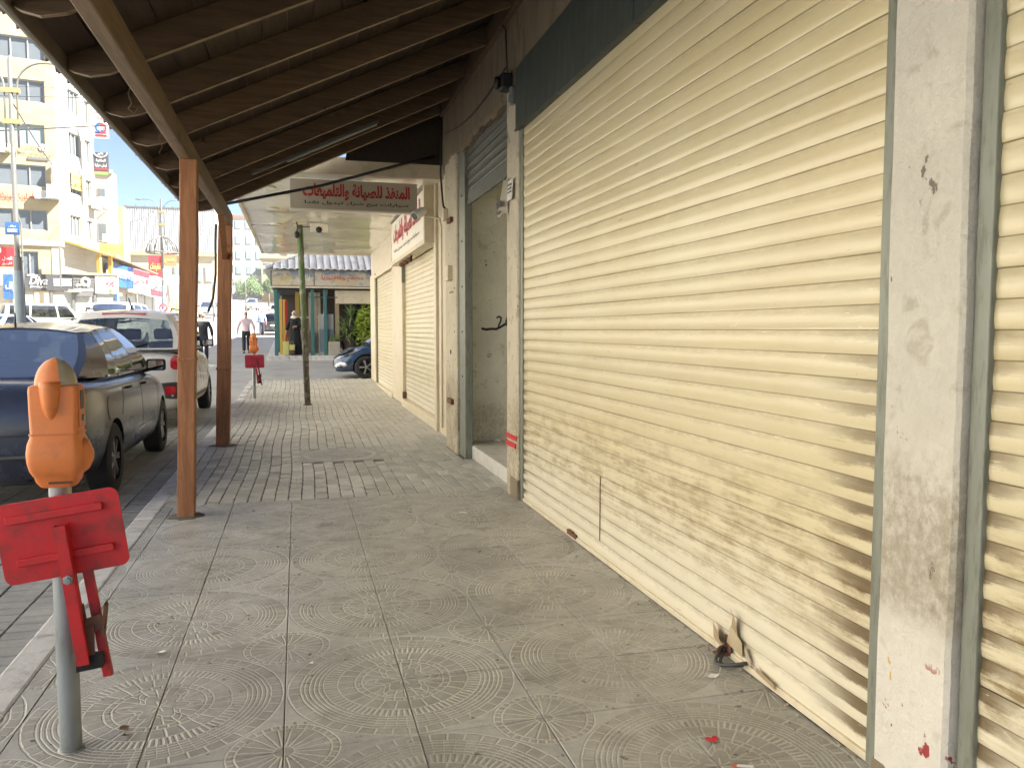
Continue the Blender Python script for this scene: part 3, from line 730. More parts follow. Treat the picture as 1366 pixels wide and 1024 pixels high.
# upper storeys, out of view; added and sized to shade the pavement and road
up = MB().box(1.78, 9, -14, 10.4, 4.2, 7.0); up.build('shade_upper_wall', M['beige_wall'], shop)
MB().box(1.95, 9, -14, -1.6, -.1, 4.2).build('lower_wall', M['beige_wall'], shop)
MB().box(3.46, 9, -1.6, 10.4, -.1, 4.2).build('back_wall', M['beige_wall'], shop)
MB().box(1.90, 3.3, -1.6, 6.38, 3.3, 3.6).build('inner_ceiling', M['dark'], shop)
MB().box(1.93, 2.0, -1.6, 6.4, -.1, 3.6).build('inner_wall', M['dark'], shop)

# ---------------------------------------------------------------- things on the wall
cam_t = thing('security_camera', 'black security camera with its cable at the top of the soiled pillar', 'security camera', (1.745, 6.55, 3.45))
mb = MB(); mb.box(-.10, 0, -.07, .07, -.06, .075); mb.build('housing', M['black'], cam_t, bevel=.02, w=False)
mb = MB(); mb.lathe([(.045, -.03), (.05, -.02), (.05, .0)], (-.11, 0, .0), 14, 'x'); mb.build('lens', M['black'], cam_t, True, w=False)
mb = MB(); mb.box(-.03, 0, -.12, -.06, -.19, -.05); mb.box(-.045, -.03, -.105, -.075, -.17, -.11); mb.build('mount', M['galv'], cam_t, bevel=.004, w=False)
mb = MB(); mb.tube([(-.03, 0, .07), (-.035, .01, .25), (-.03, .05, .40), (-.02, .09, .47), (-.04, .2, .56), (-.03, .35, .60)], .008, 6); mb.build('cable', M['cable'], cam_t, True, w=False)
mb = MB(); pts = []
for k in range(13):
    t = k / 12; pts.append((1.73, 6.65 + 2.9 * t, 3.62 + .12 * t - .10 * math.sin(t * math.pi)))
mb.tube(pts, .006, 5); tag(mb.build('wall_cable', M['cable'], None, True), 'thin black cable sagging along the brown concrete beam', 'cable')
mb = MB(); pts = [(1.74, 9.74, 4.0), (1.72, 9.75, 3.6), (1.71, 9.73, 3.3), (1.73, 9.76, 3.1), (1.74, 9.72, 2.92), (1.745, 9.6, 2.86)]
mb.tube(pts, .012, 6); tag(mb.build('wall_cable', M['cable'], None, True), 'black cable hanging down the far plaster pillar to a beige box', 'cable')
# leaflets taped to the soiled pillar
lf = thing('torn_leaflet', 'torn paper leaflets with black print taped to the soiled pillar', 'paper', (1.745, 6.62, 2.5))
mb = MB(); mb.grid(lambda u, v: (-.004 - .05 * (1 - v) * math.sin(u * 2.4) , .02 + .20 * u * (1.15 - .4 * v), -.10 + .30 * v + .012 * math.sin(u * 9)), 8, 6); mb.build('sheet', M['signface'], lf, True, w=False)
mb = MB(); mb.grid(lambda u, v: (-.006 - .012 * (1 - v), -.17 + .17 * u, .0 + .17 * v), 5, 4); mb.build('sheet', M['signwhite'], lf, True, w=False)
mb = MB()
for k, (y, z, a, b) in enumerate(((.04, -.04, .04, .05), (.09, -.03, .05, .055), (.15, -.035, .04, .05), (.05, -.085, .03, .02), (.1, -.09, .05, .02), (.16, -.085, .03, .02))):
    mb.box(-.062, -.058, y, y + a, z, z + b)
for k in range(3): mb.box(-.02, -.0175, -.15, -.03, .12 - k * .03, .13 - k * .03)
mb.build('print', M['ink'], lf, w=False)
# ---------------------------------------------------------------- timber awning over the pavement
aw = thing('timber_awning', 'dark timber awning on orange brown posts over the pavement', 'awning', (-.87, 6.47, 0))
SL = .47
def rz_(x): return 2.84 + SL * (x + .78)          # underside of the rafters
YN, YF = -3.2, 9.74
for (x, y, w, lean) in ((-.845, 6.47, .061, .09), (-.908, 10.37, .079, .085)):
    mb = MB()
    rs = []
    for k in range(16):
        z = -.005 + k * (2.68 + .005) / 15; dx = lean * (z / 2.68) + .0018 * math.sin(z * 4 + y); s_ = w * (1 + .015 * math.sin(z * 7 + y))
        rs.append([(x + dx - s_, y - s_, z), (x + dx + s_, y - s_, z), (x + dx + s_, y + s_, z), (x + dx - s_, y + s_, z)])
    mb.rings(rs); po = mb.build('post', M['wood_post'], aw, bevel=.006)
    mb = MB(); q_ = random.Random(int(y * 10))
    ring = [(1 + .35 * q_.random()) for _ in range(18)]
    mb.rings([[(x + (w + .03) * f_ * ring[k] * 1.25 * math.cos(k * math.pi / 9), y + (w + .03) * f_ * ring[k] * 1.25 * math.sin(k * math.pi / 9), z_) for k in range(18)] for f_, z_ in ((1.0, .0008), (.9, .004), (.55, .012))]); mb.build('mortar_collar', M['sand'], po, 60)
    mb = MB()                                        # scarf joint band half way up
    zj = 1.20 if y < 8 else .95
    xj = x + lean * zj / 2.68; mb.box(xj - w - .007, xj + w + .004, y - w - .006, y + w + .005, zj - .014, zj + .014); mb.build('joint_band', M['wood_post'], po, bevel=.004)
mb = MB(); mb.box(-.825, -.745, YN, 10.52, 2.68, 2.84); mb.build('beam', M['wood_beam'], aw, bevel=.008)
mb = MB(); mb.box(1.70, 1.775, YN, YF, 3.98, 4.16); mb.build('wall_plate', M['wood_dark'], aw, bevel=.006)
# rafters with rounded tails
def rafter(y, d=.17, w=.062, tail=True, mat='wood_dark', x1=1.72):
    xs_ = [-1.13, -1.10, -1.03, -.93, -.88, .2, 1.0, x1]
    def low(x):
        if x < -.93: return rz_(x) + .10 * ((-.93 - x) / .20) ** 2
        return rz_(x)
    pl = [(x, low(x)) for x in xs_] + [(x, rz_(x) + d) for x in reversed(xs_)]
    MB().prism(pl, lambda a, b: (a, y - w / 2, b), lambda a, b: (a, y + w / 2, b)).build('rafter', [M[mat], M['wood_lit_edge']], aw, bevel=.003).data.polygons.foreach_set('material_index', [0] + [0] + [1 if k < len(xs_) - 1 else 0 for k in range(2 * len(xs_))])  # undersides get the paler wood as a painted highlight
y = YN + .15; ry = []
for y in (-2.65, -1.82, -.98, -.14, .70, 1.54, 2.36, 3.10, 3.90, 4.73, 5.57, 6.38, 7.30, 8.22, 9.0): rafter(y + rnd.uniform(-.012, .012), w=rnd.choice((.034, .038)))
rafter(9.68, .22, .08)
# boards on top of the rafters
x = -1.15
while x < 1.76:
    w = rnd.choice((.15, .165, .18)); x2 = min(x + w - .006, 1.78)
    z1, z2 = rz_(x) + .172, rz_(x2) + .172
    for ya, yb in ((YN, 3.7), (3.704, YF + .72)):  # far ends run past the last rafter to keep light out
        MB().add([(x, ya, z1), (x2, ya, z2), (x2, yb, z2), (x, yb, z1), (x, ya, z1 + .02), (x2, ya, z2 + .02), (x2, yb, z2 + .02), (x, yb, z1 + .02)],
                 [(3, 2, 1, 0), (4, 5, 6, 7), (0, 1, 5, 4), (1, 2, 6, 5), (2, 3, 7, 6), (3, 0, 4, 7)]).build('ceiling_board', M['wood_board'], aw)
    x += w
# purlins fixed across between rafters near the eave, fascia and gutter strip
mb = MB(); mb.box(-1.165, -1.137, YN, YF, 2.76, 2.865); mb.build('fascia_board', M['eave'], aw, bevel=.005)
mb = MB(); mb.box(-1.178, -1.166, YN, YF, 2.765, 2.79); mb.build('drip_strip', M['galv'], aw)
# roof covering: barrel tile row along the eave, sheet above
def tilepiece(y, x0, ln=.42, r=.105):
    m = MB(); rs = []
    for x_, zz in ((x0, 0), (x0 + ln, SL * ln)):
        base = rz_(x0) + .20 + zz
        rs.append([(x_, y + math.cos(a) * r, base + math.sin(a) * .075) for a in [math.pi * k / 6 for k in range(7)]] + [(x_, y + math.cos(a) * (r - .018), base + math.sin(a) * .055 - .004) for a in [math.pi * k / 6 for k in reversed(range(7))]])
    m.rings(rs); m.build('roof_tile', M['clay'], aw, 50)
y = YN + .1
while y < YF: tilepiece(y, -1.235 + rnd.uniform(-.012, .012)); y += .215
mb = MB(); mb.add([(-1.20, YN, rz_(-1.20) + .196), (1.78, YN, rz_(1.78) + .196), (1.78, YF + .72, rz_(1.78) + .196), (-1.20, YF, rz_(-1.20) + .196), (-1.08, YN, rz_(-1.08) + .25), (1.78, YN, rz_(1.78) + .25), (1.78, YF, rz_(1.78) + .25), (-1.08, YF, rz_(-1.08) + .25)],
               [(3, 2, 1, 0), (4, 5, 6, 7), (0, 1, 5, 4), (1, 2, 6, 5), (2, 3, 7, 6), (3, 0, 4, 7)]); mb.build('roof_sheet', M['eave'], aw)
# brace between beam and far post, end gable boards
mb = MB(); mb.bar((-.785, 9.35, 2.70), (-.83, 10.3, 2.3), .07, .07); mb.build('brace', M['wood_post'], aw, bevel=.005)
mb = MB(); pl = [(.62, 3.55), (1.95, 3.55), (1.95, rz_(1.95) + .168), (.64, rz_(.64) + .168)]
mb.prism(pl, lambda a, b: (a, 10.40, b), lambda a, b: (a, 10.43, b)); mb.build('gable_board', M['wood_board'], aw)
# broken fluorescent batten under one rafter, hooks of bent wire under the beam
ba = thing('lamp_batten', 'thin pale fluorescent batten fixed along a rafter near the far end of the awning', 'lamp', (.5, 8.6, 3.5))
mb = MB(); a_ = Vector((-.42, 8.62, rz_(-.42) - .012)); b_ = Vector((.86, 8.62, rz_(.86) - .012)); mb.bar(a_, b_, .035, .03); mb.build('housing', M['lampgrey'], ba, bevel=.004)
mb = MB(); mb.tube([a_ + Vector((.35, 0, .14)), b_ + Vector((-.02, 0, -.03))], .012, 8); mb.build('tube', M['grey_wall'], ba, True)
for y, l, lb_ in ((4.75, .09, 'short bent wire hook under the awning beam, nearer the camera'), (5.75, .12, 'longer bent wire hook under the awning beam, nearer the post')):
    mb = MB(); mb.tube([(-.84, y, 2.72), (-.855, y + .01, 2.68), (-.84, y + .02, 2.68 - l * .5), (-.86, y + .03, 2.68 - l * .8), (-.835, y + .05, 2.68 - l), (-.815, y + .05, 2.68 - l + .03)], .0018, 5)
    tag(mb.build('wire_hook', M['wood_beam'], None, True), lb_, 'wire', 'bent wires under the awning beam')
mb = MB(); mb.tube([(-.80, 10.28, 2.93), (.3, 10.27, 3.19), (1.3, 10.26, 3.50), (1.72, 10.25, 3.62)], .018, 8)
tag(mb.build('stay_pipe', M['cable'], None, True), 'long dark pipe running slantwise in front of the hanging sign', 'pipe')
mb = MB(); mb.tube([(-.93, 10.39, 2.7), (-.94, 10.40, 2.5), (-.95, 10.40, 2.1), (-.99, 10.41, 1.8), (-1.05, 10.42, 1.64)], .016, 6)
tag(mb.build('loose_cable', M['cable'], None, True), 'loose black cable dangling beside the second awning post', 'cable')

# ---------------------------------------------------------------- corner shop with the metal canopy
cs = thing('corner_shop_building', 'beige corner shop with two cream shutters and a glossy flat canopy', 'building', (2.6, 16, 0))
WX = 1.95
MB().box(2.06, 22, 10.42, 21.7, -.2, 3.6).build('core_wall', M['beige_wall'], cs)
MB().box(1.96, 22, 10.42, 21.7, 3.6, 8.0).build('shade_upper_wall', M['beige_wall'], cs)  # out of view, put up to shade the street
MB().box(2.2, 22, 18.5, 21.68, 8.0, 16.5).build('added_shade_block', M['pale_wall'], cs)  # unseen block, added to close a sunlit strip on the crossing
def fr(y0, y1, x0, z0, z1, mat='beige', name='frame_post'): return MB().box(x0, 2.08, y0, y1, z0, z1).build(name, M[mat], cs, bevel=.006)
fr(10.42, 11.02, 1.90, -.02, 3.45); fr(11.03, 11.20, 1.86, -.02, 3.45); fr(11.22, 11.42, 1.93, .1, 2.75)
fr(15.08, 16.75, 1.905, .02, 2.75); fr(20.5, 21.72, 1.90, .06, 2.85)
fr(11.2, 21.72, 1.93, 2.72, 3.45, name='header_panel'); 
MB().box(1.885, 1.93, 15.3, 20.6, 2.70, 2.76).build('header_trim', M['beige'], cs, bevel=.004)
mb = MB(); mb.box(1.88, 2.08, 11.2, 15.1, -.02, .13); mb.build('door_sill', M['beige'], cs, bevel=.01)
mb = MB(); mb.box(1.88, 2.08, 16.75, 20.5, -.02, .09); mb.build('door_sill', M['beige'], cs, bevel=.01)
s3 = shutter(cs, 1.975, 11.42, 15.08, .135, 2.74, .082, M['cream_far'], label='clean cream shutter of the corner shop, nearer one')
s4 = shutter(cs, 1.975, 16.75, 20.5, .095, 2.72, .082, M['cream_far'], label='clean cream shutter of the corner shop, farther one')
mb = MB(); mb.box(1.90, 1.97, 15.0, 15.12, .14, .26); mb.build('lock', M['rust'], s3)
mb = MB(); mb.box(1.90, 1.97, 15.05, 15.10, 2.3, 2.8); mb.build('edge_channel', M['rail'], s3)
MB().box(1.93, 1.99, 11.40, 11.445, .1, 2.74).build('guide_rail', M['rail'], s3)
MB().box(1.93, 1.99, 20.47, 20.51, .08, 2.72).build('guide_rail', M['rail'], s4)
MB().box(1.93, 1.99, 16.73, 16.77, .08, 2.72).build('guide_rail', M['dark'], s4)
# canopy
cy0, cy1, cx0 = 10.58, 21.9, -.84
can = part('canopy', cs, (.5, 16, 3.45))
for k in range(6):
    ya, yb = cy0 + .05 + k * 1.875, cy0 + .05 + (k + 1) * 1.875 - .006
    MB().grid(lambda u, v: (cx0 + .02 + u * (1.95 - cx0 - .02), ya + v * (yb - ya), 3.425 + .006 * math.sin(u * 9 + k) + .005 * math.sin(v * 6.3 + u * 4)), 14, 8).build('ceiling_panel', M['panel'], can, True)
MB().box(cx0, 1.95, cy0, cy0 + .045, 3.40, 3.62).build('fascia', M['beige'], can, bevel=.005)
MB().box(cx0 - .03, cx0 + .02, cy0, cy1, 3.40, 3.62).build('fascia', M['beige'], can, bevel=.005)
MB().box(cx0, 1.95, cy1 - .05, cy1, 3.40, 3.62).build('fascia', M['beige'], can, bevel=.005)
MB().box(cx0 + .02, 1.95, cy0 + .05, cy1 - .05, 3.55, 3.60).build('roof_sheet', M['grey_wall'], can)
mb = MB(); mb.tube([(.165 - .09 * k / 10, 15.62, -.01 + 3.44 * k / 10) for k in range(11)], .056, 16); gp = mb.build('column', M['greenpole'], cs, 60, label='green canopy column flaking to bare rust below')
MB().lathe([(.085, -.002), (.085, .012), (.06, .02)], (.165, 15.62, 0), 16).build('column_foot', M['rust'], gp)
MB().box(-.04, .19, 15.5, 15.74, 3.37, 3.42).build('column_head', M['beige'], gp)
mb = MB()
for k in range(5):
    mb.lathe([(.09, 0), (.10, -.012), (.10, -.02), (.0, -.022)], (-.35, 11.9 + k * 2.0, 3.42), 16)
mb.build('recessed_lamp', M['signface2'], can, 40)
# ceiling cctv and lamp on the canopy
ct = thing('dome_camera', 'small white dome camera hanging under the glossy canopy ceiling', 'security camera', (.42, 15.5, 3.3))
mb = MB(); mb.box(-.16, .16, -.03, .03, -.06, .1); mb.build('bracket', M['signface2'], ct, bevel=.01, w=False)
mb = MB(); mb.ell((0, -.02, -.02), (.06, .06, .06)); mb.build('dome', M['black'], ct, True, w=False)
ct = thing('canopy_spotlight', 'small dark spotlight clamped beside the head of the green column', 'lamp', (.02, 15.5, 3.2))
mb = MB(); mb.tube([(0, 0, .22), (.02, 0, .12), (0, 0, .05)], .012, 6); mb.ell((0, -.01, -.02), (.05, .05, .07)); mb.build('lamp_head', M['cable'], ct, True, w=False)
mb = MB(); mb.tube([(.02, 0, .13), (.42, 0, .13)], .01, 6); mb.build('arm', M['cable'], ct, True, w=False)
# hanging sign across the pavement
T1 = ar('المنقذ للصيانة والتلميعات'); T2 = ar('سيارات بيع شراء تبديل نقدا')
hs = thing('hanging_sign', 'grey hanging signboard with red Arabic lettering under the canopy front', 'sign', (.77, 10.98, 3.0))
MB().box(-.065, 1.60, 10.94, 11.04, 3.005, 3.39).build('board', M['signface'], hs, bevel=.004)
MB().box(-.07, 1.605, 10.925, 11.05, 2.985, 3.005).build('bottom_trim', M['signface2'], hs, bevel=.003)
text(T1, M['signred'], hs, (.80, 10.937, 3.235), (1, 0, 0), (0, 0, 1), 1.40, .22, ext=.003, bold=.04)
text(T2, M['ink'], hs, (.80, 10.937, 3.085), (1, 0, 0), (0, 0, 1), 1.36, .06, ext=.003, bold=.025)
# boxed sign on the shop front
ws = thing('wall_sign', 'white boxed shop sign with red Arabic lettering above the nearer clean shutter', 'sign', (1.86, 13.2, 2.65))
MB().box(1.735, 1.925, 11.28, 15.2, 2.69, 3.38).build('board', M['signface2'], ws, bevel=.004)
mb = MB(); mb.box(1.725, 1.93, 11.16, 11.28, 2.62, 3.41); mb.box(1.725, 1.93, 15.2, 15.32, 2.62, 3.41); mb.box(1.725, 1.93, 11.28, 15.2, 2.62, 2.69); mb.build('frame', M['beige'], ws, bevel=.006)
text(T1, M['signbright'], ws, (1.732, 13.2, 3.11), (0, -1, 0), (0, 0, 1), 3.3, .40, ext=.003, bold=.045)
text(T2, M['ink'], ws, (1.732, 13.2, 2.83), (0, -1, 0), (0, 0, 1), 3.1, .09, ext=.003, bold=.012)
mb = MB()
for k in range(3): mb.tube([(1.80, 13.0 + k * .5, 2.62), (1.79, 13.0 + k * .5, 2.58)], .02, 6); mb.ell((1.77, 13.0 + k * .5, 2.55), (.05, .06, .04))
mb.build('spot_row', M['rust'], ws, True)
# floodlight on its arm
fl = thing('floodlight', 'white cylindrical floodlight on a bent arm beside the wall sign', 'lamp', (1.66, 10.88, 3.0))
mb = MB(); d = Vector((-.55, -.25, -.38)).normalized(); c0 = Vector((.03, 0, .04)); mb.tube([c0, c0 + d * .05, c0 + d * .17, c0 + d * .19], [.045, .06, .068, .062], 14); mb.build('lamp_head', M['white'], fl, 40, w=False)
mb = MB(); mb.tube([c0 + d * .19, c0 + d * .195], [.055, .055], 14); mb.build('lens', M['pane'], fl, w=False)
mb = MB(); mb.tube([(.03, 0, .02), (.05, -.02, -.06), (.14, -.1, -.07), (.2, -.2, -.1), (.215, -.25, -.2), (.215, -.25, -2.9)], .013, 6); mb.build('arm', M['beige'], fl, True, w=False)
# ---------------------------------------------------------------- parking meters
def meter(loc, label, red, lean=0.0, plate_tilt=7.6):
    t = thing('parking_meter', label, 'parking meter', loc, 0, 'parking meters along the kerb')
    L = lambda m, n, mt, p=t, sm=False, bv=0: m.build(n, mt, p, sm, bv, w=False)
    p0 = Vector((0, 0, -.02)); p1 = Vector((lean, 0, .93))
    m = MB(); m.tube([p0, p0.lerp(p1, .3), p0.lerp(p1, .6), p1], .0345, 18); pole = L(m, 'pole', M['galv'], sm=40)
    m = MB(); m.lathe([(.043, -.004), (.041, .003), (.035, .006)], (0, 0, 0), 18); L(m, 'pole_foot', M['galv'], pole, 40)
    hx = lean
    # orange head
    prf = [(.905, .050, .040, .02), (.922, .062, .048, .02), (.940, .066, .050, .018), (.946, .070, .056, .02), (.962, .077, .064, .024), (.990, .083, .070, .026), (1.02, .084, .072, .026), (1.05, .080, .068, .024),
           (1.07, .073, .058, .018), (1.082, .0705, .055, .014), (1.15, .0715, .055, .012), (1.222, .0725, .055, .012), (1.236, .071, .053, .012), (1.240, .066, .048, .012)]
    m = MB(); m.rings([rrect(a, b, r, z, hx) for z, a, b, r in prf]); head = L(m, 'head', M['orange'], sm=40)
    m = MB(); m.rings([rrect(.0745, .057, .014, z, hx) for z in (1.078, 1.0835)]); L(m, 'band', M['orange_dark'], head, 40)
    # pointed dome and the keel that runs down the back
    def dome(a0, a1, nu=10, nv=10, rx=.064, ry=.052, rzz=.092):
        m = MB(); rs = []
        for i in range(nv + 1):
            s_ = i / nv; k = (1 - s_ * s_) ** .58 if s_ < 1 else .03
            rs.append([(hx + rx * k * math.cos(R(a0 + (a1 - a0) * j / nu)), ry * k * math.sin(R(a0 + (a1 - a0) * j / nu)), 1.238 + rzz * s_) for j in range(nu + 1)])
        m.rings(rs, cap=False, close=False); return m
    L(dome(82, 290), 'dome', M['orange'], head, True)
    L(dome(290, 442), 'dome_window', M['lens'], head, True)
    m = MB(); m.box(hx + .0, hx + .042, -.02, .02, 1.24, 1.282); m.box(hx - .012, hx + .05, -.018, -.012, 1.243, 1.275); L(m, 'dial', M['galv'], head)
    m = MB(); m.ell((hx - .006, -.040, 1.238), (.034, .040, .118), 14, 10, -1, .12); L(m, 'keel', M['orange'], head, True)
    # coin side
    m = MB(); m.box(hx + .0715, hx + .0755, -.04, .04, 1.10, 1.232); L(m, 'coin_panel', M['orange_dark'], head, bv=.002)
    m = MB(); m.box(hx + .0755, hx + .0775, -.022, .018, 1.16, 1.222); L(m, 'coin_slot', M['black'], head)
    m = MB(); m.lathe([(.011, .0), (.011, .006)], (hx + .0755, 0, 1.13), 12, 'x'); L(m, 'lock', M['galv'], head)
    m = MB(); m.lathe([(.056, -.02), (.056, .002), (.048, .012), (.02, .026), (.0, .028)], (hx + .077, 0, 1.005), 18, 'x'); L(m, 'side_boss', M['orange'], head, 40)
    m = MB(); m.box(hx - .02, hx + .05, -.0515, -.049, .918, .926); L(m, 'chipped_edge', M['rust'], head)
    # red steel plate with two stiffeners
    a = R(plate_tilt); cx, cz, yp = hx * .8 - .002 + .022, .752, -.075
    ux, uz = Vector((math.cos(a), 0, math.sin(a))), Vector((-math.sin(a), 0, math.cos(a)))
    O = Vector((cx, yp, cz)); mp = lambda u, v, y=0: O + ux * u + uz * v + Vector((0, y, 0))
    hw, hh, r = .186, .132, .028; outl = []
    for sx, sy, a0 in ((1, 1, 0), (-1, 1, 90), (-1, -1, 180), (1, -1, 270)):
        for k in range(6):
            q = R(a0 + 18 * k); outl.append((sx * (hw - r) + r * math.cos(q), sy * (hh - r) + r * math.sin(q)))
    m = MB(); m.prism(outl, lambda u, v: mp(u, v, .003), lambda u, v: mp(u, v, -.003)); pl = L(m, 'plate', M[red], bv=.0015)
    for v, (u0, u1) in ((.078, (-.150, .135)), (-.062, (-.140, .148))):
        m = MB(); m.obox(mp((u0 + u1) / 2, v, -.010), ux * (u1 - u0) / 2, Vector((0, .008, 0)), uz * .0125); L(m, 'stiffener', M[red], pl, bv=.003)
    # square tube arm slung in front, pivot bolt, and the lower catch
    A = Vector((hx + .025, yp - .036, .795)); B = Vector((hx + .082, yp - .040, .335)); d = (B - A).normalized(); sx = Vector((1, 0, 0)); sx = (sx - d * sx.dot(d)).normalized(); sy = d.cross(sx)
    w, th = .0185, .003
    m = MB()
    for e, s in ((sx, sy), (sy, sx)):
        for k in (-1, 1): m.obox((A + B) / 2 + e * k * (w - th / 2), (B - A) / 2, e * th / 2, s * (w - (th if e is sy else 0)))
    arm = L(m, 'arm', M[red], bv=.001)
    m = MB(); m.lathe([(.016, .0), (.016, -.004), (.011, -.005), (.011, -.014)], tuple(A.lerp(B, .38) + Vector((0, -w, 0))), 6, 'y'); L(m, 'bolt', M['galv'], arm)
    m = MB(); m.obox(B.lerp(A, .03) + Vector((.018, .012, -.012)), sx * .04, Vector((0, .02, 0)), Vector((0, 0, .022))); L(m, 'arm_shoe', M['dark'], arm)
    A2 = Vector((hx + .085, yp + .012, .66)); B2 = Vector((hx + .146, yp - .010, .275))
    m = MB(); m.bar(A2, B2, .030, .022, (0, 1, 0)); arm2 = L(m, 'arm', M[red], bv=.003)
    q = A2.lerp(B2, .52)
    m = MB(); m.obox(q + Vector((-.008, -.03, 0)), (.032, 0, .01), (0, .003, 0), (-.008, 0, .024)); m.obox(q + Vector((.026, -.02, .012)), (.003, 0, -.006), (0, .02, 0), (.006, 0, .05)); m.obox(q + Vector((-.036, -.02, .02)), (.003, 0, 0), (0, .016, 0), (-.006, 0, .045)); m.obox(q + Vector((-.02, -.036, -.055)), (.016, 0, .004), (0, .003, 0), (0, 0, .05)); L(m, 'catch', M['rust'], arm2)
    return t
m1 = meter((-.768, 2.93, 0), 'near orange parking meter on a galvanised pole with a tilted red plate', 'red', -.004, 7.6)
m2 = meter((-.885, 17.3, prof(17.3)), 'far orange parking meter with a crimson plate beyond the second post', 'red_far', .006, 1.0)
m2.scale = (1.02, 1.02, 1.02)
# ---------------------------------------------------------------- cars
def interp(tab, y):
    if y <= tab[0][0]: return tab[0][1:]
    for a, b in zip(tab[:-1], tab[1:]):
        if y <= b[0]:
            t = (y - a[0]) / (b[0] - a[0]); return tuple(p + (q - p) * t for p, q in zip(a[1:], b[1:]))
    return tab[-1][1:]
def bake(o):
    dg = bpy.context.evaluated_depsgraph_get(); dg.update()
    me = bpy.data.meshes.new_from_object(o.evaluated_get(dg)); o.modifiers.clear(); o.data = me; return me
def car(name, label, cat, loc, rz, P, group=None):
    """front towards local +y. P: body stations (y, half width, z bottom, z deck, drop), greenhouse columns (yb, yt, z roof, kind)"""
    t = thing(name, label, cat, loc, rz, group)
    lk = lambda m, n, mt, p=None, sm=False, bv=0: m.build(n, mt, p or t, sm, bv, w=False)
    det = P.get('detail', 2)
    # lower body
    m = MB(); rs = []
    for y, w, zb, zt, dr in P['body']:
        zs = zt - dr; hh = zs - zb
        half = [(.0, zb), (.78 * w, zb), (.95 * w, zb + .10 * hh), (w * 1.0, zb + .36 * hh), (w * P.get('bulge', 1.0), zb + .62 * hh), (w * .985, zs - .09 * hh), (w * .93, zs), (w * .72, zt - dr * .25), (0, zt)]
        rs.append([(x, y, z) for x, z in half] + [(-x, y, z) for x, z in reversed(half[1:-1])])
    m.rings(rs)
    body = lk(m, 'body', M[P['paint']], sm=True)
    s = body.modifiers.new('sub', 'SUBSURF'); s.levels = s.render_levels = det
    bake(body); r = P['r']; wx = P['wx']
    cut = MB()
    for y in P['axles']:
        for sx in (-1, 1): cut.lathe([(r * 1.13, sx * (wx - .20)), (r * 1.13, sx * (wx + .3))] if sx > 0 else [(r * 1.13, sx * (wx + .3)), (r * 1.13, sx * (wx - .20))], (0, y, r), 28, 'x')
    co = cut.build('cutter', M['dark'], None)
    co.matrix_world = Matrix.Identity(4)
    tmp = body.parent; body.parent = None; body.matrix_world = Matrix.Identity(4)
    bo = body.modifiers.new('cut', 'BOOLEAN'); bo.operation = 'DIFFERENCE'; bo.object = co; bo.solver = 'EXACT'
    try: bo.material_mode = 'TRANSFER'
    except Exception: pass
    me = bake(body); bpy.data.objects.remove(co); body.parent = tmp; body.matrix_parent_inverse = Matrix.Identity(4); body.location = (0, 0, 0)
    me.polygons.foreach_set('use_smooth', [True] * len(me.polygons)); me.set_sharp_from_angle(angle=R(38))
    bvh = BVHTree.FromPolygons([v.co.copy() for v in me.vertices], [tuple(p.vertices) for p in me.polygons])
    # wheels
    for y in P['axles']:
        for sx in (-1, 1):
            m = MB(); w2 = P.get('tw', .1)
            m.lathe([(r * .62, -w2), (r * .90, -w2 * 1.02), (r * .98, -w2 * .85), (r, -w2 * .5), (r, w2 * .5), (r * .98, w2 * .85), (r * .90, w2 * 1.02), (r * .62, w2), (r * .60, w2 * .6), (r * .60, -w2 * .6), (r * .62, -w2)], (0, 0, 0), 32, 'x', cap=False)
            wh = lk(m, 'wheel', M['tyre'], sm=40); wh.location = (sx * (wx - w2 * .9), y, r)
            m = MB(); f = sx * w2 * .86
            m.lathe([(r * .64, f), (r * .66, f * .9), (r * .61, f * .6), (r * .58, f * .2)], (0, 0, 0), 32, 'x', cap=False)
            for k in range(P.get('spokes', 7)):
                a = 2 * math.pi * k / P.get('spokes', 7)
                for da in (-.09, .09):
                    m.bar((f * .84, math.cos(a) * r * .10, math.sin(a) * r * .10), (f * .80, math.cos(a + da) * r * .62, math.sin(a + da) * r * .62), r * .07, r * .10, (1, 0, 0))
            m.lathe([(r * .15, f * .7), (r * .15, f * .92), (r * .1, f * .98)], (0, 0, 0), 12, 'x')
            ri = lk(m, 'rim', M['rim'], wh)
            m = MB(); m.lathe([(r * .6, f * .15), (r * .02, f * .12)], (0, 0, 0), 20, 'x'); lk(m, 'brake_disc', M['dark'], wh)
    # greenhouse
    zb0, wb0, wt0 = P['belt'], P['wb'], P['wt']; cols = P['cols']
    def cp(c, s_, sx, off=0.0):            # point on side column c at height fraction s_
        yb, yt, zt, _k = c[:4]
        zb = c[4] if len(c) > 4 else zb0; w_ = c[5] if len(c) > 5 else wb0; wt_ = c[6] if len(c) > 6 else wt0
        bow = math.sin(s_ * math.pi) * P.get('bow', .03)
        x = w_ + (wt_ - w_) * s_ ** 1.25 + bow + off
        return (sx * x, yb + (yt - yb) * s_, zb + (zt - zb) * s_)
    sv = [0, .06, .25, .45, .65, .82, .9, 1.0]
    gb = MB(); chrome = MB()
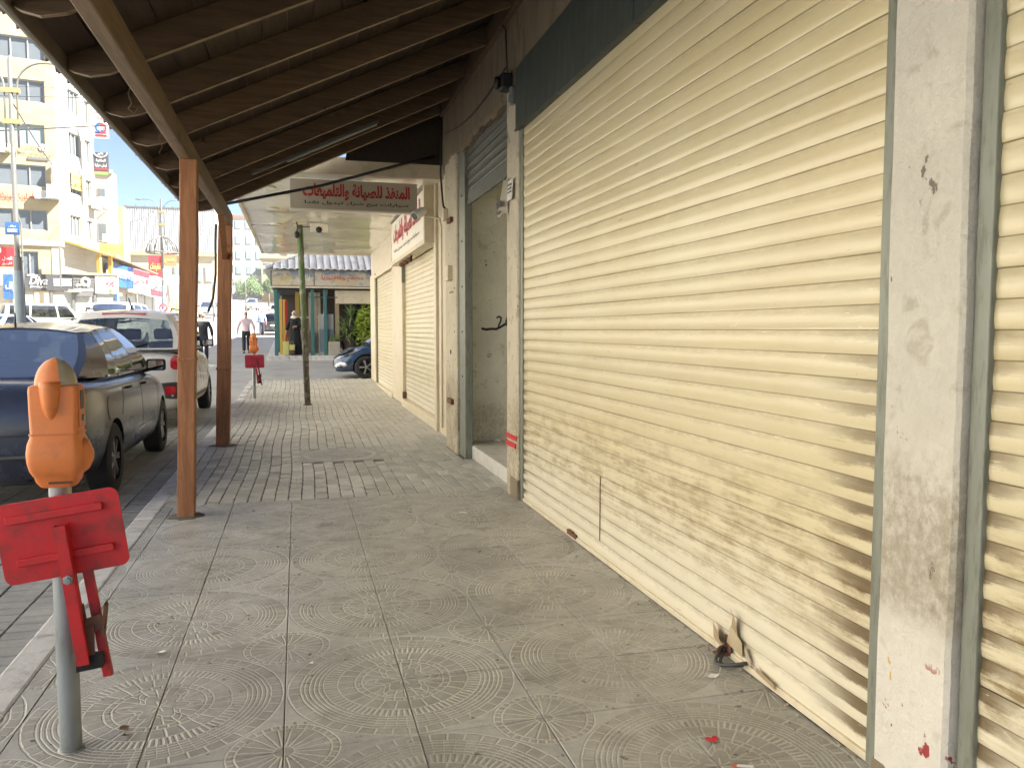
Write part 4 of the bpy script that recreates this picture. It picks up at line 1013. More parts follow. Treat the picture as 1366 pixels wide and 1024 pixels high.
    for sx in (-1, 1):
        for c0, c1 in zip(cols[:-1], cols[1:]):
            kind = c0[3]
            sub = 3
            def P_(i, s_): 
                a, b = cp(c0, s_, sx), cp(c1, s_, sx); tt = i / sub; return tuple(p + (q - p) * tt for p, q in zip(a, b))
            rng = range(len(sv) - 1)
            gl = MB()
            for k in rng:
                tgt = gl if (kind == 'glass' and 1 <= k <= 5) else gb
                for i in range(sub):
                    q = [P_(i, sv[k]), P_(i + 1, sv[k]), P_(i + 1, sv[k + 1]), P_(i, sv[k + 1])]
                    if sx < 0: q.reverse()
                    tgt.quad(*q)
            if kind == 'glass':
                lk(gl.weld(), 'side_window', M[P.get('glass', 'glass_dark')], sm=True)
                if P.get('chrome'):
                    a, b = Vector(P_(0, .03)), Vector(P_(sub, .03)); chrome.bar(a + Vector((sx * .012, 0, 0)), b + Vector((sx * .012, 0, 0)), .012, .018, (0, 0, 1))
    # roof
    nx = 8
    def rf(u, c): 
        a, b = cp(c, 1, -1), cp(c, 1, 1); e = 2 * u - 1
        return (a[0] + (b[0] - a[0]) * u, a[1] + P.get('rbow', .06) * (1 - e * e) * (1 if c[1] > 0 else -1) * (1 if c in (cols[0], cols[-1]) else 0), a[2] + .055 * (1 - abs(e) ** 2.2))
    for c0, c1 in zip(cols[:-1], cols[1:]):
        for i in range(nx): gb.quad(rf(i / nx, c0), rf(i / nx, c1), rf((i + 1) / nx, c1), rf((i + 1) / nx, c0))
    # front and rear glass
    for c, sgn, nm in ((cols[0], -1, 'rear_window'), (cols[-1], 1, 'windscreen')):
        gl = MB(); nz = 8
        def fg(u, s_):
            a, b = cp(c, s_, -1), cp(c, s_, 1); e = 2 * u - 1; bw = (P.get('fbow', .16) * (1 - s_) + P.get('rbow', .06) * s_) * (1 - e * e)
            top = rf(u, c)
            return (a[0] + (b[0] - a[0]) * u, a[1] + sgn * bw * (1), a[2] + .055 * (1 - abs(e) ** 2.2) * s_)
        us = [0, .045, .2, .35, .5, .65, .8, .955, 1]
        zs_ = [0, P.get('rg0', .05) if sgn < 0 else .05, .3, .5, .7, P.get('rg1', .93) if sgn < 0 else .93, 1]
        for j in range(len(zs_) - 1):
            for i in range(8):
                q = [fg(us[i], zs_[j]), fg(us[i + 1], zs_[j]), fg(us[i + 1], zs_[j + 1]), fg(us[i], zs_[j + 1])]
                (gl if (0 < j < 5 and 0 < i < 7) else gb).quad(*q)
        lk(gl.weld(), nm, M[P.get('rglass', P.get('glass', 'glass_dark')) if sgn < 0 else P.get('glass', 'glass_dark')], sm=True)
    lk(gb.weld(), 'cabin_shell', M[P['paint']], sm=50)
    if P.get('chrome'): lk(chrome, 'window_trim', M['chrome'])
    # seats and dark floor
    m = MB(); ym = (cols[0][1] + cols[-1][1]) / 2
    for y_ in ((ym - .55, ym + .35) if P.get('seats', True) else ()):
        for sx in ((-.38, .38) if y_ > ym else (-.42, 0, .42)):
            m.box(sx - .2, sx + .2, y_ - .05, y_ + .08, zb0 - .35, zb0 + .14); m.box(sx - .12, sx + .12, y_ - .04, y_ + .05, zb0 + .17, zb0 + .34)
    if m.v: lk(m, 'seats', M['seat'], bv=.04)
    m = MB(); m.box(-wb0 + .04, wb0 - .04, cols[0][0] + .1, cols[-1][0] - .1, zb0 - .05, zb0 - .02); lk(m, 'cabin_floor', M['dark'])
    # helpers that lay thin pieces on the body
    def hit(p, d):
        h = bvh.ray_cast(Vector(p), Vector(d)); return (h[0], h[1]) if h[0] is not None else (None, None)
    def patch(name_, mat, outline, axis, sgn, off=.006, parent=None):
        """convex outline pressed on the body; axis 'y': outline (x,z) seen from front/rear, axis 'x': outline (y,z) seen from a side"""
        cxx = sum(p[0] for p in outline) / len(outline); czz = sum(p[1] for p in outline) / len(outline); n = len(outline); vs, fs, ok = [], [], True
        for ring in (1, .95, .7, .35):
            for a, b in outline:
                a2, b2 = cxx + (a - cxx) * ring, czz + (b - czz) * ring
                o_, d_ = ((a2, sgn * 5, b2), (0, -sgn, 0)) if axis == 'y' else ((sgn * 3, a2, b2), (-sgn, 0, 0))
                h, nn = hit(o_, d_)
                if h is None:
                    h = Vector(o_) + Vector(d_) * (5 - abs(P['body'][0 if sgn < 0 else -1][0]) + .05 if axis == 'y' else 3 - wx); nn = -Vector(d_)
                vs.append(h + nn * (off if ring < 1 else -.004))
        m_ = MB(); o_, d_ = ((cxx, sgn * 5, czz), (0, -sgn, 0)) if axis == 'y' else ((sgn * 3, cxx, czz), (-sgn, 0, 0))
        h, nn = hit(o_, d_)
        if h is None: return None
        vs.append(h + nn * off)
        for k in range(3):
            for i in range(n): fs.append((k * n + i, k * n + (i + 1) % n, (k + 1) * n + (i + 1) % n, (k + 1) * n + i))
        for i in range(n): fs.append((3 * n + i, 3 * n + (i + 1) % n, 4 * n))
        m_.add(vs, fs); return lk(m_, name_, M[mat], parent, 50)
    def seam(pts, sx, wdt=.014, off=.002):
        hs_ = []
        for k in range(len(pts) - 1):
            nq = max(4, int(math.hypot(pts[k + 1][0] - pts[k][0], pts[k + 1][1] - pts[k][1]) / .05))
            for q in range(nq + (k == len(pts) - 2)):
                tt = q / nq; y_ = pts[k][0] + (pts[k + 1][0] - pts[k][0]) * tt; z_ = pts[k][1] + (pts[k + 1][1] - pts[k][1]) * tt
                h, nn = hit((sx * 3, y_, z_), (-sx, 0, 0))
                if h is not None: hs_.append((h + nn * off, nn))
        m_ = MB()
        for (a, na), (b, nb) in zip(hs_[:-1], hs_[1:]):
            d_ = (b - a)
            if d_.length < 1e-5 or d_.length > .3: continue
            w_ = d_.cross(na).normalized() * wdt / 2; m_.quad(a - w_, b - w_, b + w_, a + w_)
        if m_.v: return m_
        return None
    def rect(a0, a1, b0, b1, r_=.02):
        out = []
        for ca, cb, q0 in ((a1 - r_, b1 - r_, 0), (a0 + r_, b1 - r_, 90), (a0 + r_, b0 + r_, 180), (a1 - r_, b0 + r_, 270)):
            for k in range(4): q = R(q0 + 30 * k); out.append((ca + r_ * math.cos(q), cb + r_ * math.sin(q)))
        return out
    H = dict(t=t, lk=lk, hit=hit, patch=patch, seam=seam, rect=rect, cp=cp, cols=cols, P=P, bvh=bvh, rf=rf)
    for sx in (-1, 1):
        for pts in P.get('seams', []):
            m_ = seam(pts, sx)
            if m_: lk(m_, 'door_gap', M['dark'])
        for y_, z_ in P.get('handles', []):
            h, nn = hit((sx * 3, y_, z_), (-sx, 0, 0))
            if h is not None:
                m = MB(); m.tube([h + Vector((sx * .0, .09, 0)), h + Vector((sx * .028, .07, .004)), h + Vector((sx * .03, -.06, .006)), h + Vector((0, -.09, .002))], .013, 8); lk(m, 'door_handle', M[P['paint']], sm=True)
        if P.get('mirror'):
            y_, z_ = P['mirror']; x_ = wb0 + .05
            m = MB(); m.rings([rrect(.105 * k_, .068 * k_, .03 * k_, y_ + dy_) for k_, dy_ in ((.93, -.05), (1, -.03), (.9, .03), (.55, .06))]); m.v = [(sx * (x_ + .06) + a_, c_, z_ + .04 + b_) for a_, b_, c_ in m.v]; mr = lk(m, 'mirror', M[P.get('mirrorpaint', P['paint'])], sm=True)
            m = MB(); m.bar((sx * (wb0 - .06), y_ + .04, z_ - .04), (sx * (x_ + .02), y_ + .0, z_ + .0), .06, .04); lk(m, 'mirror_foot', M['trim'], mr)
            m = MB(); m.rings([rrect(.082, .048, .02, y_ + dy_) for dy_ in (-.055, -.051)]); m.v = [(sx * (x_ + .06) + a_, c_, z_ + .04 + b_) for a_, b_, c_ in m.v]; lk(m, 'mirror_glass', M['glass_rear'], mr)
    return H
# ---- sedan parked nearest
SED = dict(paint='car_dark', rglass='glass_rear', mirrorpaint='trim', glass='glass_dark', r=.325, wx=.865, axles=(-1.27, 1.38), belt=1.045, wb=.80, wt=.56, bow=.035, chrome=True, spokes=7,
    body=[(-2.34, .55, .42, .84, .10), (-2.30, .78, .30, 1.03, .10), (-2.10, .85, .24, 1.095, .07), (-1.75, .872, .22, 1.10, .06), (-1.2, .885, .20, 1.085, .05), (-.4, .89, .19, 1.07, .04), (.5, .89, .19, 1.05, .04), (1.1, .885, .19, 1.02, .05), (1.5, .875, .20, .96, .07), (2.0, .83, .23, .86, .09), (2.26, .72, .27, .74, .10), (2.33, .5, .36, .62, .06)],
    cols=[(-1.80, -.86, 1.455, 'body', 1.085, .70, .53), (-1.20, -.70, 1.475, 'glass', 1.06), (-.86, -.58, 1.49, 'body'), (-.80, -.53, 1.495, 'glass'), (-.03, -.02, 1.515, 'body'), (.06, .05, 1.515, 'glass'), (.93, .42, 1.49, 'body'), (1.18, .52, 1.465, 'body', 1.03, .72, .53)],
    seams=[[(-.02, 1.05), (0, .5), (.0, .25)], [(.98, 1.04), (1.0, .8), (.97, .5), (.92, .28)], [(-.86, 1.05), (-.90, .85), (-1.0, .70)]],
    handles=[(-.62, .93), (.18, .92)], mirror=(.78, 1.05))
SED['rg1'] = .95
h = car('parked_sedan', 'dark blue grey sedan parked at the kerb behind the near orange meter', 'car', (-2.49, 9.2, -.085 + .016), 0, SED, 'cars parked along the kerb')
o_ = [(-1.46 + .075 * math.cos(a), .80 + .105 * math.sin(a)) for a in [2 * math.pi * k / 20 for k in range(20)]]
h['patch']('fuel_flap', 'car_dark', o_, 'x', 1, .004); h['patch']('fuel_flap_gap', 'dark', [(a + (a + 1.46) * .06, b + (b - .80) * .05) for a, b in o_], 'x', 1, .002)
for sx in (-1, 1):
    h['patch']('tail_light', 'redlamp', [(sx * x, z) for x, z in ((.56, .99), (.66, 1.0), (.80, .98), (.82, .86), (.78, .78), (.66, .77), (.58, .80), (.55, .9))], 'y', -1, .008)
    for y0 in (.35,):
        m_ = h['seam']([(-.85, .47), (.95, .47)], sx, .035, .006); h['lk'](m_, 'side_moulding', M['car_dark'])
h['patch']('licence_plate', 'signwhite', h['rect'](-.26, .26, .72, .84), 'y', -1, .01)
h['patch']('boot_gap', 'dark', h['rect'](-.74, .74, .668, .680, .004), 'y', -1, .003)
m = MB(); m.box(-.80, .80, -2.40, -2.30, .50, .53); h['lk'](m, 'bumper_strip', M['trim'], bv=.01)
m = MB(); m.lathe([(.012, 0), (.006, .12)], (-.1, -.62, 1.53), 8); h['lk'](m, 'aerial', M['black'])
# ---- white hatchback ahead of it
FIA = dict(paint='car_white', glass='glass_dark', rglass='glass_car', r=.335, wx=.86, axles=(-1.25, 1.35), belt=1.17, wb=.80, wt=.63, bow=.045, rbow=.05, fbow=.07, spokes=9, mirrorpaint='black',
    body=[(-2.03, .62, .36, 1.00, .12), (-2.00, .80, .28, 1.14, .10), (-1.85, .86, .24, 1.20, .06), (-1.2, .885, .22, 1.205, .05), (-.3, .89, .22, 1.19, .05), (.6, .89, .22, 1.16, .05), (1.15, .88, .22, 1.12, .06), (1.6, .85, .24, 1.02, .09), (1.95, .78, .27, .88, .12), (2.07, .55, .33, .72, .1)],
    cols=[(-1.93, -1.66, 1.72, 'body', 1.20, .76, .60), (-1.70, -1.42, 1.745, 'glass', 1.2), (-1.18, -1.05, 1.76, 'body'), (-1.08, -.97, 1.76, 'glass'), (-.18, -.16, 1.765, 'body'), (-.08, -.08, 1.765, 'glass'), (.85, .42, 1.74, 'body'), (1.25, .62, 1.70, 'body', 1.13, .72, .58)],
    rg0=.04, rg1=.82, seams=[[(-.13, 1.18), (-.12, .5), (-.14, .28)], [(.98, 1.14), (1.0, .8), (.95, .3)], [(-1.12, 1.18), (-1.1, .95), (-.98, .75)]],
    handles=[(-.72, 1.02), (.2, 1.0)], mirror=(.82, 1.22))
h = car('parked_hatchback', 'cream white hatchback with red tail lights parked ahead of the dark sedan', 'car', (-2.50, 14.8, -.085 + .014), 0, FIA, 'cars parked along the kerb')
for sx in (-1, 1):
    h['patch']('tail_light', 'redlamp', h['rect'](*sorted((sx * .66, sx * .86)), .90, 1.10, .06), 'y', -1, .02)
    h['patch']('fog_lamp', 'redlamp', h['rect'](*sorted((sx * .58, sx * .74)), .53, .66, .04), 'y', -1, .02)
h['patch']('bumper', 'trim', h['rect'](-.80, .80, .46, .72, .05), 'y', -1, .012)
h['patch']('licence_plate', 'signwhite', h['rect'](-.26, .26, .80, .92), 'y', -1, .01)
m = MB(); m.box(-.30, .30, -1.735, -1.70, 1.715, 1.745); h['lk'](m, 'brake_light', M['redlamp'], bv=.008)
m = MB(); m.tube([(.02, -1.2, 1.80), (.0, -1.34, 1.98)], [.014, .008], 8); m.box(-.01, .05, -1.24, -1.14, 1.79, 1.82); h['lk'](m, 'aerial', M['black'])
m = MB(); m.tube([(-.1, -2.0, 1.235), (.2, -1.985, 1.25), (.36, -1.95, 1.30)], .012, 6); m.tube([(.2, -2.0, 1.25), (-.1, -2.0, 1.26)], .01, 6); h['lk'](m, 'wiper', M['black'])
for sx in (-1, 1):
    m = MB(); m.tube([(sx * .60, -1.35, 1.78), (sx * .60, -1.3, 1.82), (sx * .59, .2, 1.83), (sx * .59, .3, 1.78)], .014, 8); h['lk'](m, 'roof_rail', M['rim'], sm=True)
    m_ = h['seam']([(-.8, .42), (.9, .42)], sx, .06, .008); h['lk'](m_, 'side_moulding', M['trim'])
# ---- blue hatchback nosing out of the side street
BLU = dict(paint='car_blue', glass='glass_dark', r=.32, wx=.86, axles=(-1.25, 1.32), belt=1.0, wb=.79, wt=.58, bow=.04, spokes=5,
    body=[(-2.05, .6, .36, .9, .1), (-1.95, .82, .27, 1.02, .08), (-1.2, .88, .21, 1.03, .05), (-.2, .885, .20, 1.01, .05), (.7, .885, .20, 1.0, .06), (1.1, .88, .20, .97, .07), (1.55, .86, .19, .88, .09), (1.9, .80, .17, .74, .10), (2.12, .66, .18, .60, .10), (2.18, .45, .24, .5, .08)],
    cols=[(-1.85, -1.35, 1.42, 'body', 1.03, .72, .54), (-1.4, -1.1, 1.45, 'glass'), (-.95, -.8, 1.465, 'body'), (-.88, -.72, 1.465, 'glass'), (0, -.05, 1.48, 'body'), (.08, .02, 1.48, 'glass'), (.95, .4, 1.45, 'body'), (1.22, .52, 1.43, 'body', .985, .70, .54)],
    seams=[[(1.0, .96), (1.02, .6), (.9, .3)], [(0.02, .98), (.03, .3)]], handles=[(.2, .88)], mirror=(.8, 1.03), bulge=1.01)
h = car('blue_hatchback', 'dark blue hatchback nosing out of the side street beyond the shutters', 'car', (3.14, 23.15, prof(23) - .085), R(90), BLU)
for sx in (-1, 1):
    h['patch']('headlight', 'headlamp', [(y, z) for y, z in ((1.42, .83), (1.55, .85), (1.75, .80), (1.98, .69), (2.06, .62), (1.96, .60), (1.75, .66), (1.55, .76))], 'x', sx, .006)
    h['patch']('headlight', 'headlamp', [(sx * x, z) for x, z in ((.40, .56), (.50, .60), (.62, .65), (.72, .68), (.68, .60), (.55, .54))], 'y', 1, .006)
    h['patch']('fog_lamp', 'headlamp', [(y, z) for y, z in ((1.85, .42), (1.98, .46), (2.06, .45), (2.05, .38), (1.92, .33), (1.84, .35))], 'x', sx, .006)
    h['patch']('fog_lamp', 'signwhite', [(sx * x, z) for x, z in ((.50, .36), (.62, .42), (.70, .44), (.72, .36), (.6, .31))], 'y', 1, .006)
h['patch']('grille', 'dark', [(x, z) for x, z in ((-.40, .46), (-.34, .36), (0, .33), (.34, .36), (.40, .46), (0, .50))], 'y', 1, .004)
h['patch']('lower_lip', 'car_silver', h['rect'](-.55, .55, .22, .26), 'y', 1, .012)
# ---- traffic further off
def simple_car(name, label, loc, rz, paint, kind='hatch', group='cars farther up the street', s=1.0):
    b = dict(BLU); b['paint'] = paint; b['detail'] = 1; b['spokes'] = 5
    if kind == 'van':
        b.update(belt=1.25, wb=.86, wt=.76, bow=.03, wx=.9, r=.34,
            body=[(-2.35, .80, .36, 1.20, .05), (-2.30, .90, .30, 1.26, .04), (-1, .92, .26, 1.27, .03), (.6, .92, .26, 1.26, .03), (1.3, .91, .26, 1.22, .05), (1.75, .88, .27, 1.05, .08), (2.1, .82, .28, .92, .10), (2.2, .6, .34, .8, .1)], axles=(-1.45, 1.45),
            cols=[(-2.28, -2.15, 1.98, 'body', 1.25, .84, .74), (-2.05, -1.98, 2.0, 'glass'), (-1.1, -1.05, 2.02, 'body'), (-1.0, -.95, 2.02, 'glass'), (.3, .2, 2.03, 'body'), (.4, .28, 2.03, 'glass'), (1.25, .75, 2.0, 'body'), (1.5, .9, 1.97, 'body', 1.22, .80, .72)], mirror=(1.15, 1.32))
    if kind == 'sedan': b = dict(SED); b.update(paint=paint, detail=1)
    if kind == 'suv':
        b = dict(FIA); b.update(paint=paint, detail=1)
    h = car(name, label, 'van' if kind == 'van' else 'car', loc, rz, b, group)
    pt = h['patch']
    for sx in (-1, 1):
        yv = b['body'][-1][0]
        pt('headlight', 'headlamp', h['rect'](*sorted((sx * .38, sx * .66)), .60 if kind != 'van' else .72, .72 if kind != 'van' else .88, .03), 'y', 1, .01)
        pt('tail_light', 'redlamp', h['rect'](*sorted((sx * .52, sx * .74)), .72, .9, .03), 'y', -1, .01)
    pt('grille', 'dark', h['rect'](-.3, .3, .45, .56, .03), 'y', 1, .006)
    pt('licence_plate', 'signwhite', h['rect'](-.24, .24, .60, .70), 'y', -1, .008)
    if s != 1: h['t'].scale = (s, s, s)
    return h['t']
G3 = lambda x, y: (x, y, prof(y) - .085)
simple_car('parked_van', 'grey green van parked side on before the charcoal shop sign', G3(-13.6, 50.5), R(-62), 'car_green', 'van', s=1.0)
simple_car('pale_car', 'pale blue car half hidden behind the lamp post base', G3(-12.9, 41.5), R(150), 'car_ltblue', 'sedan')
simple_car('white_van', 'white van whose roof shows above the cream hatchback', (-8.15, 41, prof(41) - .085), R(176), 'signwhite' if False else 'car_white', 'van', s=1.04)
simple_car('silver_pickup', 'silver car coming down the street between the two awning posts', G3(-9.5, 95), R(178), 'car_silver', 'suv')
simple_car('far_car', 'small silver car farthest up the street under the green tree', G3(-6.4, 125), R(176), 'car_silver', 'suv')
h_ = simple_car('black_car', 'black car with red tail lights stopped beside the man in the blue shirt', G3(-1.75, 60.5), R(4), 'car_black', 'hatch')
simple_car('white_car', 'white car parked beyond the black one near the teal posts', G3(-1.9, 84), R(3), 'car_white', 'suv')
simple_car('white_car', 'white car farthest along the row behind the kiosk posts', G3(-1.5, 108), R(3), 'car_silver', 'suv')
# ---------------------------------------------------------------- kiosk across the side street
KZ = prof(31) + .09
ki = thing('kiosk', 'open kiosk with grey tiled roof, teal posts and painted fascia across the side street', 'kiosk', (1, 32, KZ))
KX0, KX1, KY0, KY1 = -.93, 8.0, 31.05, 37.0
def kpost(x, y, w, z1, mat, nm='post', z0=KZ):
    return MB().box(x - w / 2, x + w / 2, y - w / 2, y + w / 2, z0 - .01, z1).build(nm, M[mat], ki, bevel=.008)
for x, y in ((-.76, 31.15), (.56, 31.15), (1.03, 31.15), (-.70, 33.4), (4.2, 31.15), (7.6, 31.15)): kpost(x, y, .13, 3.05, 'teal')
fas = MB().box(KX0, KX1, KY0 - .06, KY0, 3.02, 3.70).build('fascia_sign', M['signgrey2'], ki, bevel=.01)
MB().box(KX0 - .03, KX1, KY0 - .10, KY0 - .02, 2.98, 3.04).build('fascia_trim', M['beige'], fas)
MB().box(KX0, KX0 + .06, KY0, KY1, 3.02, 3.70).build('fascia_side', M['teal'], ki)
g = G('painted mural fascia'); X, Y, Z = g.xyz()
_n = g.noise(1.6, 4, g.map((1, 1, 1.6)), .6, .5); _n2 = g.noise(4, 4, g.map((1, 1, 2)), .6, .3)
_c = g.mix(g.step(Z, 3.2, 3.65), (.46, .38, .24), (.14, .20, .30)); _c = g.mix(g.step(_n, .45, .6), _c, (.46, .42, .34)); _c = g.mix(g.mul(g.step(_n2, .55, .65), .6), _c, (.12, .15, .17))
M['mural'] = g.done(_c, .6)
for x0, x1 in ((KX0 + .06, .62), (.66, 2.72), (2.76, KX1 - .05)): MB().box(x0, x1, KY0 - .068, KY0 - .058, 3.07, 3.66).build('sign_panel', M['mural'], fas)
text('WHITE - FRIENDLY'[:0] + ar('مطعم وكافتيريا'), M['signorange'], fas, (1.68, KY0 - .075, 3.36), (1, 0, 0), (0, 0, 1), 1.55, .26, bold=.02)
text(ar('شعبي'), M['signyellow'], fas, (-.40, KY0 - .075, 3.36), (1, 0, 0), (0, 0, 1), .40, .36, bold=.03)
text(ar('فلافل'), M['signwhite'], fas, (.28, KY0 - .075, 3.33), (1, 0, 0), (0, 0, 1), .45, .28, bold=.02)
# tiled hip roof: single tiles
nrow = 7; PITCH = .26
tile = MB(); rs = []
for y_, zz, rr in ((-.02, -.012, 1.0), (.40, .05, .96)):
    rs.append([(math.cos(a) * .13 * rr, y_, zz + math.sin(a) * .065) for a in [math.pi * k / 6 for k in range(7)]] + [(math.cos(a) * .115 * rr, y_, zz - .012 + math.sin(a) * .05) for a in [math.pi * k / 6 for k in reversed(range(7))]])
tile.rings(rs); tm = tile.mesh('roof_tile', M['roofgrey'], 40)
sl = math.atan(.42)
for j in range(5):
    for i in range(32):
        x = KX0 - .02 + i * PITCH
        if x < KX0 + j * .36 + .05 or x > 7.4: continue
        link('roof_tile', tm, ki, Vector((x, KY0 - .26 + j * .36, 3.66 + j * .36 * .42 + rnd.uniform(-.008, .008))) - wloc(ki), (sl, 0, rnd.uniform(-.03, .03)))
for j in range(5):                              # hip side facing the street
    for i in range(18):
        y = KY0 + .05 + i * .30
        if y < KY0 + j * .36: continue
        link('roof_tile', tm, ki, Vector((KX0 - .24 + j * .36, y, 3.66 + j * .36 * .42)) - wloc(ki), (sl, 0, R(-90)))
mb = MB(); e = 1.85
mb.add([(KX0 - .2, KY0 - .22, 3.60), (KX1, KY0 - .22, 3.60), (KX1, KY1, 3.60), (KX0 - .2, KY1, 3.60), (KX0 + e, KY0 + e, 3.60 + .42 * (e + .2)), (KX1, KY0 + e, 3.60 + .42 * (e + .2)), (KX1, KY1, 3.60 + .42 * (e + .2)), (KX0 + e, KY1, 3.60 + .42 * (e + .2))],
       [(3, 2, 1, 0), (4, 5, 6, 7), (0, 1, 5, 4), (1, 2, 6, 5), (2, 3, 7, 6), (3, 0, 4, 7)]); mb.build('roof_deck', M['grey_wall'], ki)
mb = MB(); mb.tube([(KX0 - .2, KY0 - .2, 3.70), (KX0 + e, KY0 + e, 4.58)], .09, 8); mb.build('hip_ridge', M['roofgrey'], ki, True)
# inside
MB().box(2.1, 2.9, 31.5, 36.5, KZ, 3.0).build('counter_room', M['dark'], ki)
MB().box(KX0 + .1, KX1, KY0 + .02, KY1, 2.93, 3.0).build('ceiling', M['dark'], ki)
MB().box(-.65, 3, 36.6, 36.75, KZ, 3.0).build('back_wall', M['pot'], ki)
MB().box(1.42, 5, 31.2, 31.35, 2.42, 2.92).build('shop_header', M['beige'], ki)
MB().box(1.40, 1.55, 31.25, 31.4, KZ, 2.9).build('shop_pillar', M['stone'], ki)
for x in (.45, .66, .80): MB().box(x, x + .12, 33.5, 33.62, KZ, 2.95).build('inner_column', M['beige'], ki)
MB().box(-.05, .5, 33.0, 33.6, KZ, 1.4).build('counter', M['stone_white'], ki)
MB().box(-.2, 1.1, 34.2, 34.3, 1.9, 1.97).build('shelf', M['signwhite'], ki)
mb = MB(); mb.tube([(.45, 31.2, 2.65), (1.5, 31.2, 2.65)], .02, 6); mb.build('cross_rail', M['lampgrey'], ki)
kpost(-.60, 32.1, .10, 2.6, 'yellow', 'yellow_board'); kpost(-.47, 32.5, .12, 2.6, 'yellow', 'yellow_board'); kpost(.02, 32.6, .16, 2.9, 'yellow', 'yellow_column')
kpost(-.40, 32.3, .10, 2.55, 'signbright', 'red_board')
cab = thing('metal_cabinet', 'pale grey street cabinet standing between the two right teal posts', 'cabinet', (1.06, 31.6, KZ))
MB().box(.80, 1.34, 31.3, 31.9, KZ, 2.02).build('body', M['grey_wall'], cab, bevel=.02)
MB().box(.80, 1.32, 31.285, 31.30, KZ + .12, 1.45).build('door', M['lampblue'], cab, bevel=.005)
mb = MB(); mb.bar((1.08, 31.2, 2.95), (1.0, 31.28, 1.9), .12, .03); tag(mb.build('hanging_cloth', M['ltcloth'] if 'ltcloth' in M else M['signwhite']), 'pale strip of cloth hanging beside the right teal post', 'cloth')
pb = thing('planter', 'cream stone planter box at the corner of the far pavement', 'planter', (1.34, 31.0, KZ))
MB().box(1.13, 1.55, 30.85, 31.25, KZ - .05, .98).build('box', M['stone_white'], pb, bevel=.015)
mb = MB()
def leafclump(mb, c, r, n, size, seed, flat=1.0):
    q = random.Random(seed)
    for _ in range(n):
        d = Vector((q.gauss(0, 1), q.gauss(0, 1), q.gauss(0, 1))).normalized() * (q.random() ** .45)
        p = Vector(c) + Vector((d.x * r[0], d.y * r[1], d.z * r[2])); a = Vector((q.gauss(0, 1), q.gauss(0, 1), q.gauss(0, .7))).normalized(); b = a.orthogonal().normalized() * size * .4; a = a * size
        mb.add([p - a, p - b * .8, p + a, p + b * .8], [(0, 1, 2, 3)])
leafclump(mb, (1.34, 31.05, 1.05), (.22, .2, .16), 90, .07, 3); mb.build('foliage', M['leaf'], pb)
yu = thing('yucca', 'spiky yucca with long drooping leaves in a dark pot beside the planter', 'plant', (1.95, 31.3, KZ))
MB().lathe([(.26, KZ - .05), (.34, .95), (.36, .98), (.3, .97)], (1.95, 31.3, 0), 14).build('pot', M['pot'], yu, 40)
q = random.Random(5); mb = MB()
for cx_, cz_, hh in ((1.75, 1.2, .85), (2.0, 1.9, .85), (2.15, 1.35, .85), (1.85, 1.5, .8)):
    for k in range(46):
        a = q.uniform(0, 6.28); el = q.uniform(-.1, 1.4); l = hh * q.uniform(.7, 1.1); w = .028
        p = Vector((cx_, 31.3, cz_)); hd = Vector((math.cos(a), math.sin(a), 0)); sd_ = Vector((-math.sin(a), math.cos(a), 0)); pts = []
        for s in range(6):
            t_ = s / 5; pts.append(p + hd * l * t_ * math.cos(el) + Vector((0, 0, l * t_ * math.sin(el) - .55 * l * t_ * t_ * math.cos(el))))
        ws = [w * .6, w, w, w * .8, w * .5, .002]
        vs = []
        for P0, w0 in zip(pts, ws): vs += [P0 - sd_ * w0, P0 + sd_ * w0]
        mb.add(vs, [(2 * s, 2 * s + 1, 2 * s + 3, 2 * s + 2) for s in range(5)])
mb.build('leaves', M['leaf'], yu)
mb = MB(); mb.tube([(1.95, 31.3, .9), (1.92, 31.3, 1.3), (1.95, 31.3, 1.75)], .05, 7); mb.build('stem', M['bark'], yu)
sh_ = thing('shrub', 'bright yellow green shrub growing beside the yucca', 'shrub', (2.75, 31.4, KZ))
mb = MB()
for c, r, s in (((2.6, 31.1, 1.2), (.55, .4, .6), 1), ((2.7, 31.1, 2.0), (.5, .4, .5), 2), ((3.1, 31.2, 1.5), (.5, .4, .8), 4), ((2.4, 31.0, 1.75), (.3, .25, .4), 8)): leafclump(mb, c, r, 420, .075, s)
mb.build('foliage', M['leaf2'], sh_)
mb = MB()
for a in (-.3, 0, .3): mb.tube([(2.75, 31.4, KZ), (2.75 + a * .5, 31.4, 1.2), (2.75 + a, 31.45, 1.9)], .025, 6)
mb.build('stems', M['bark'], sh_)

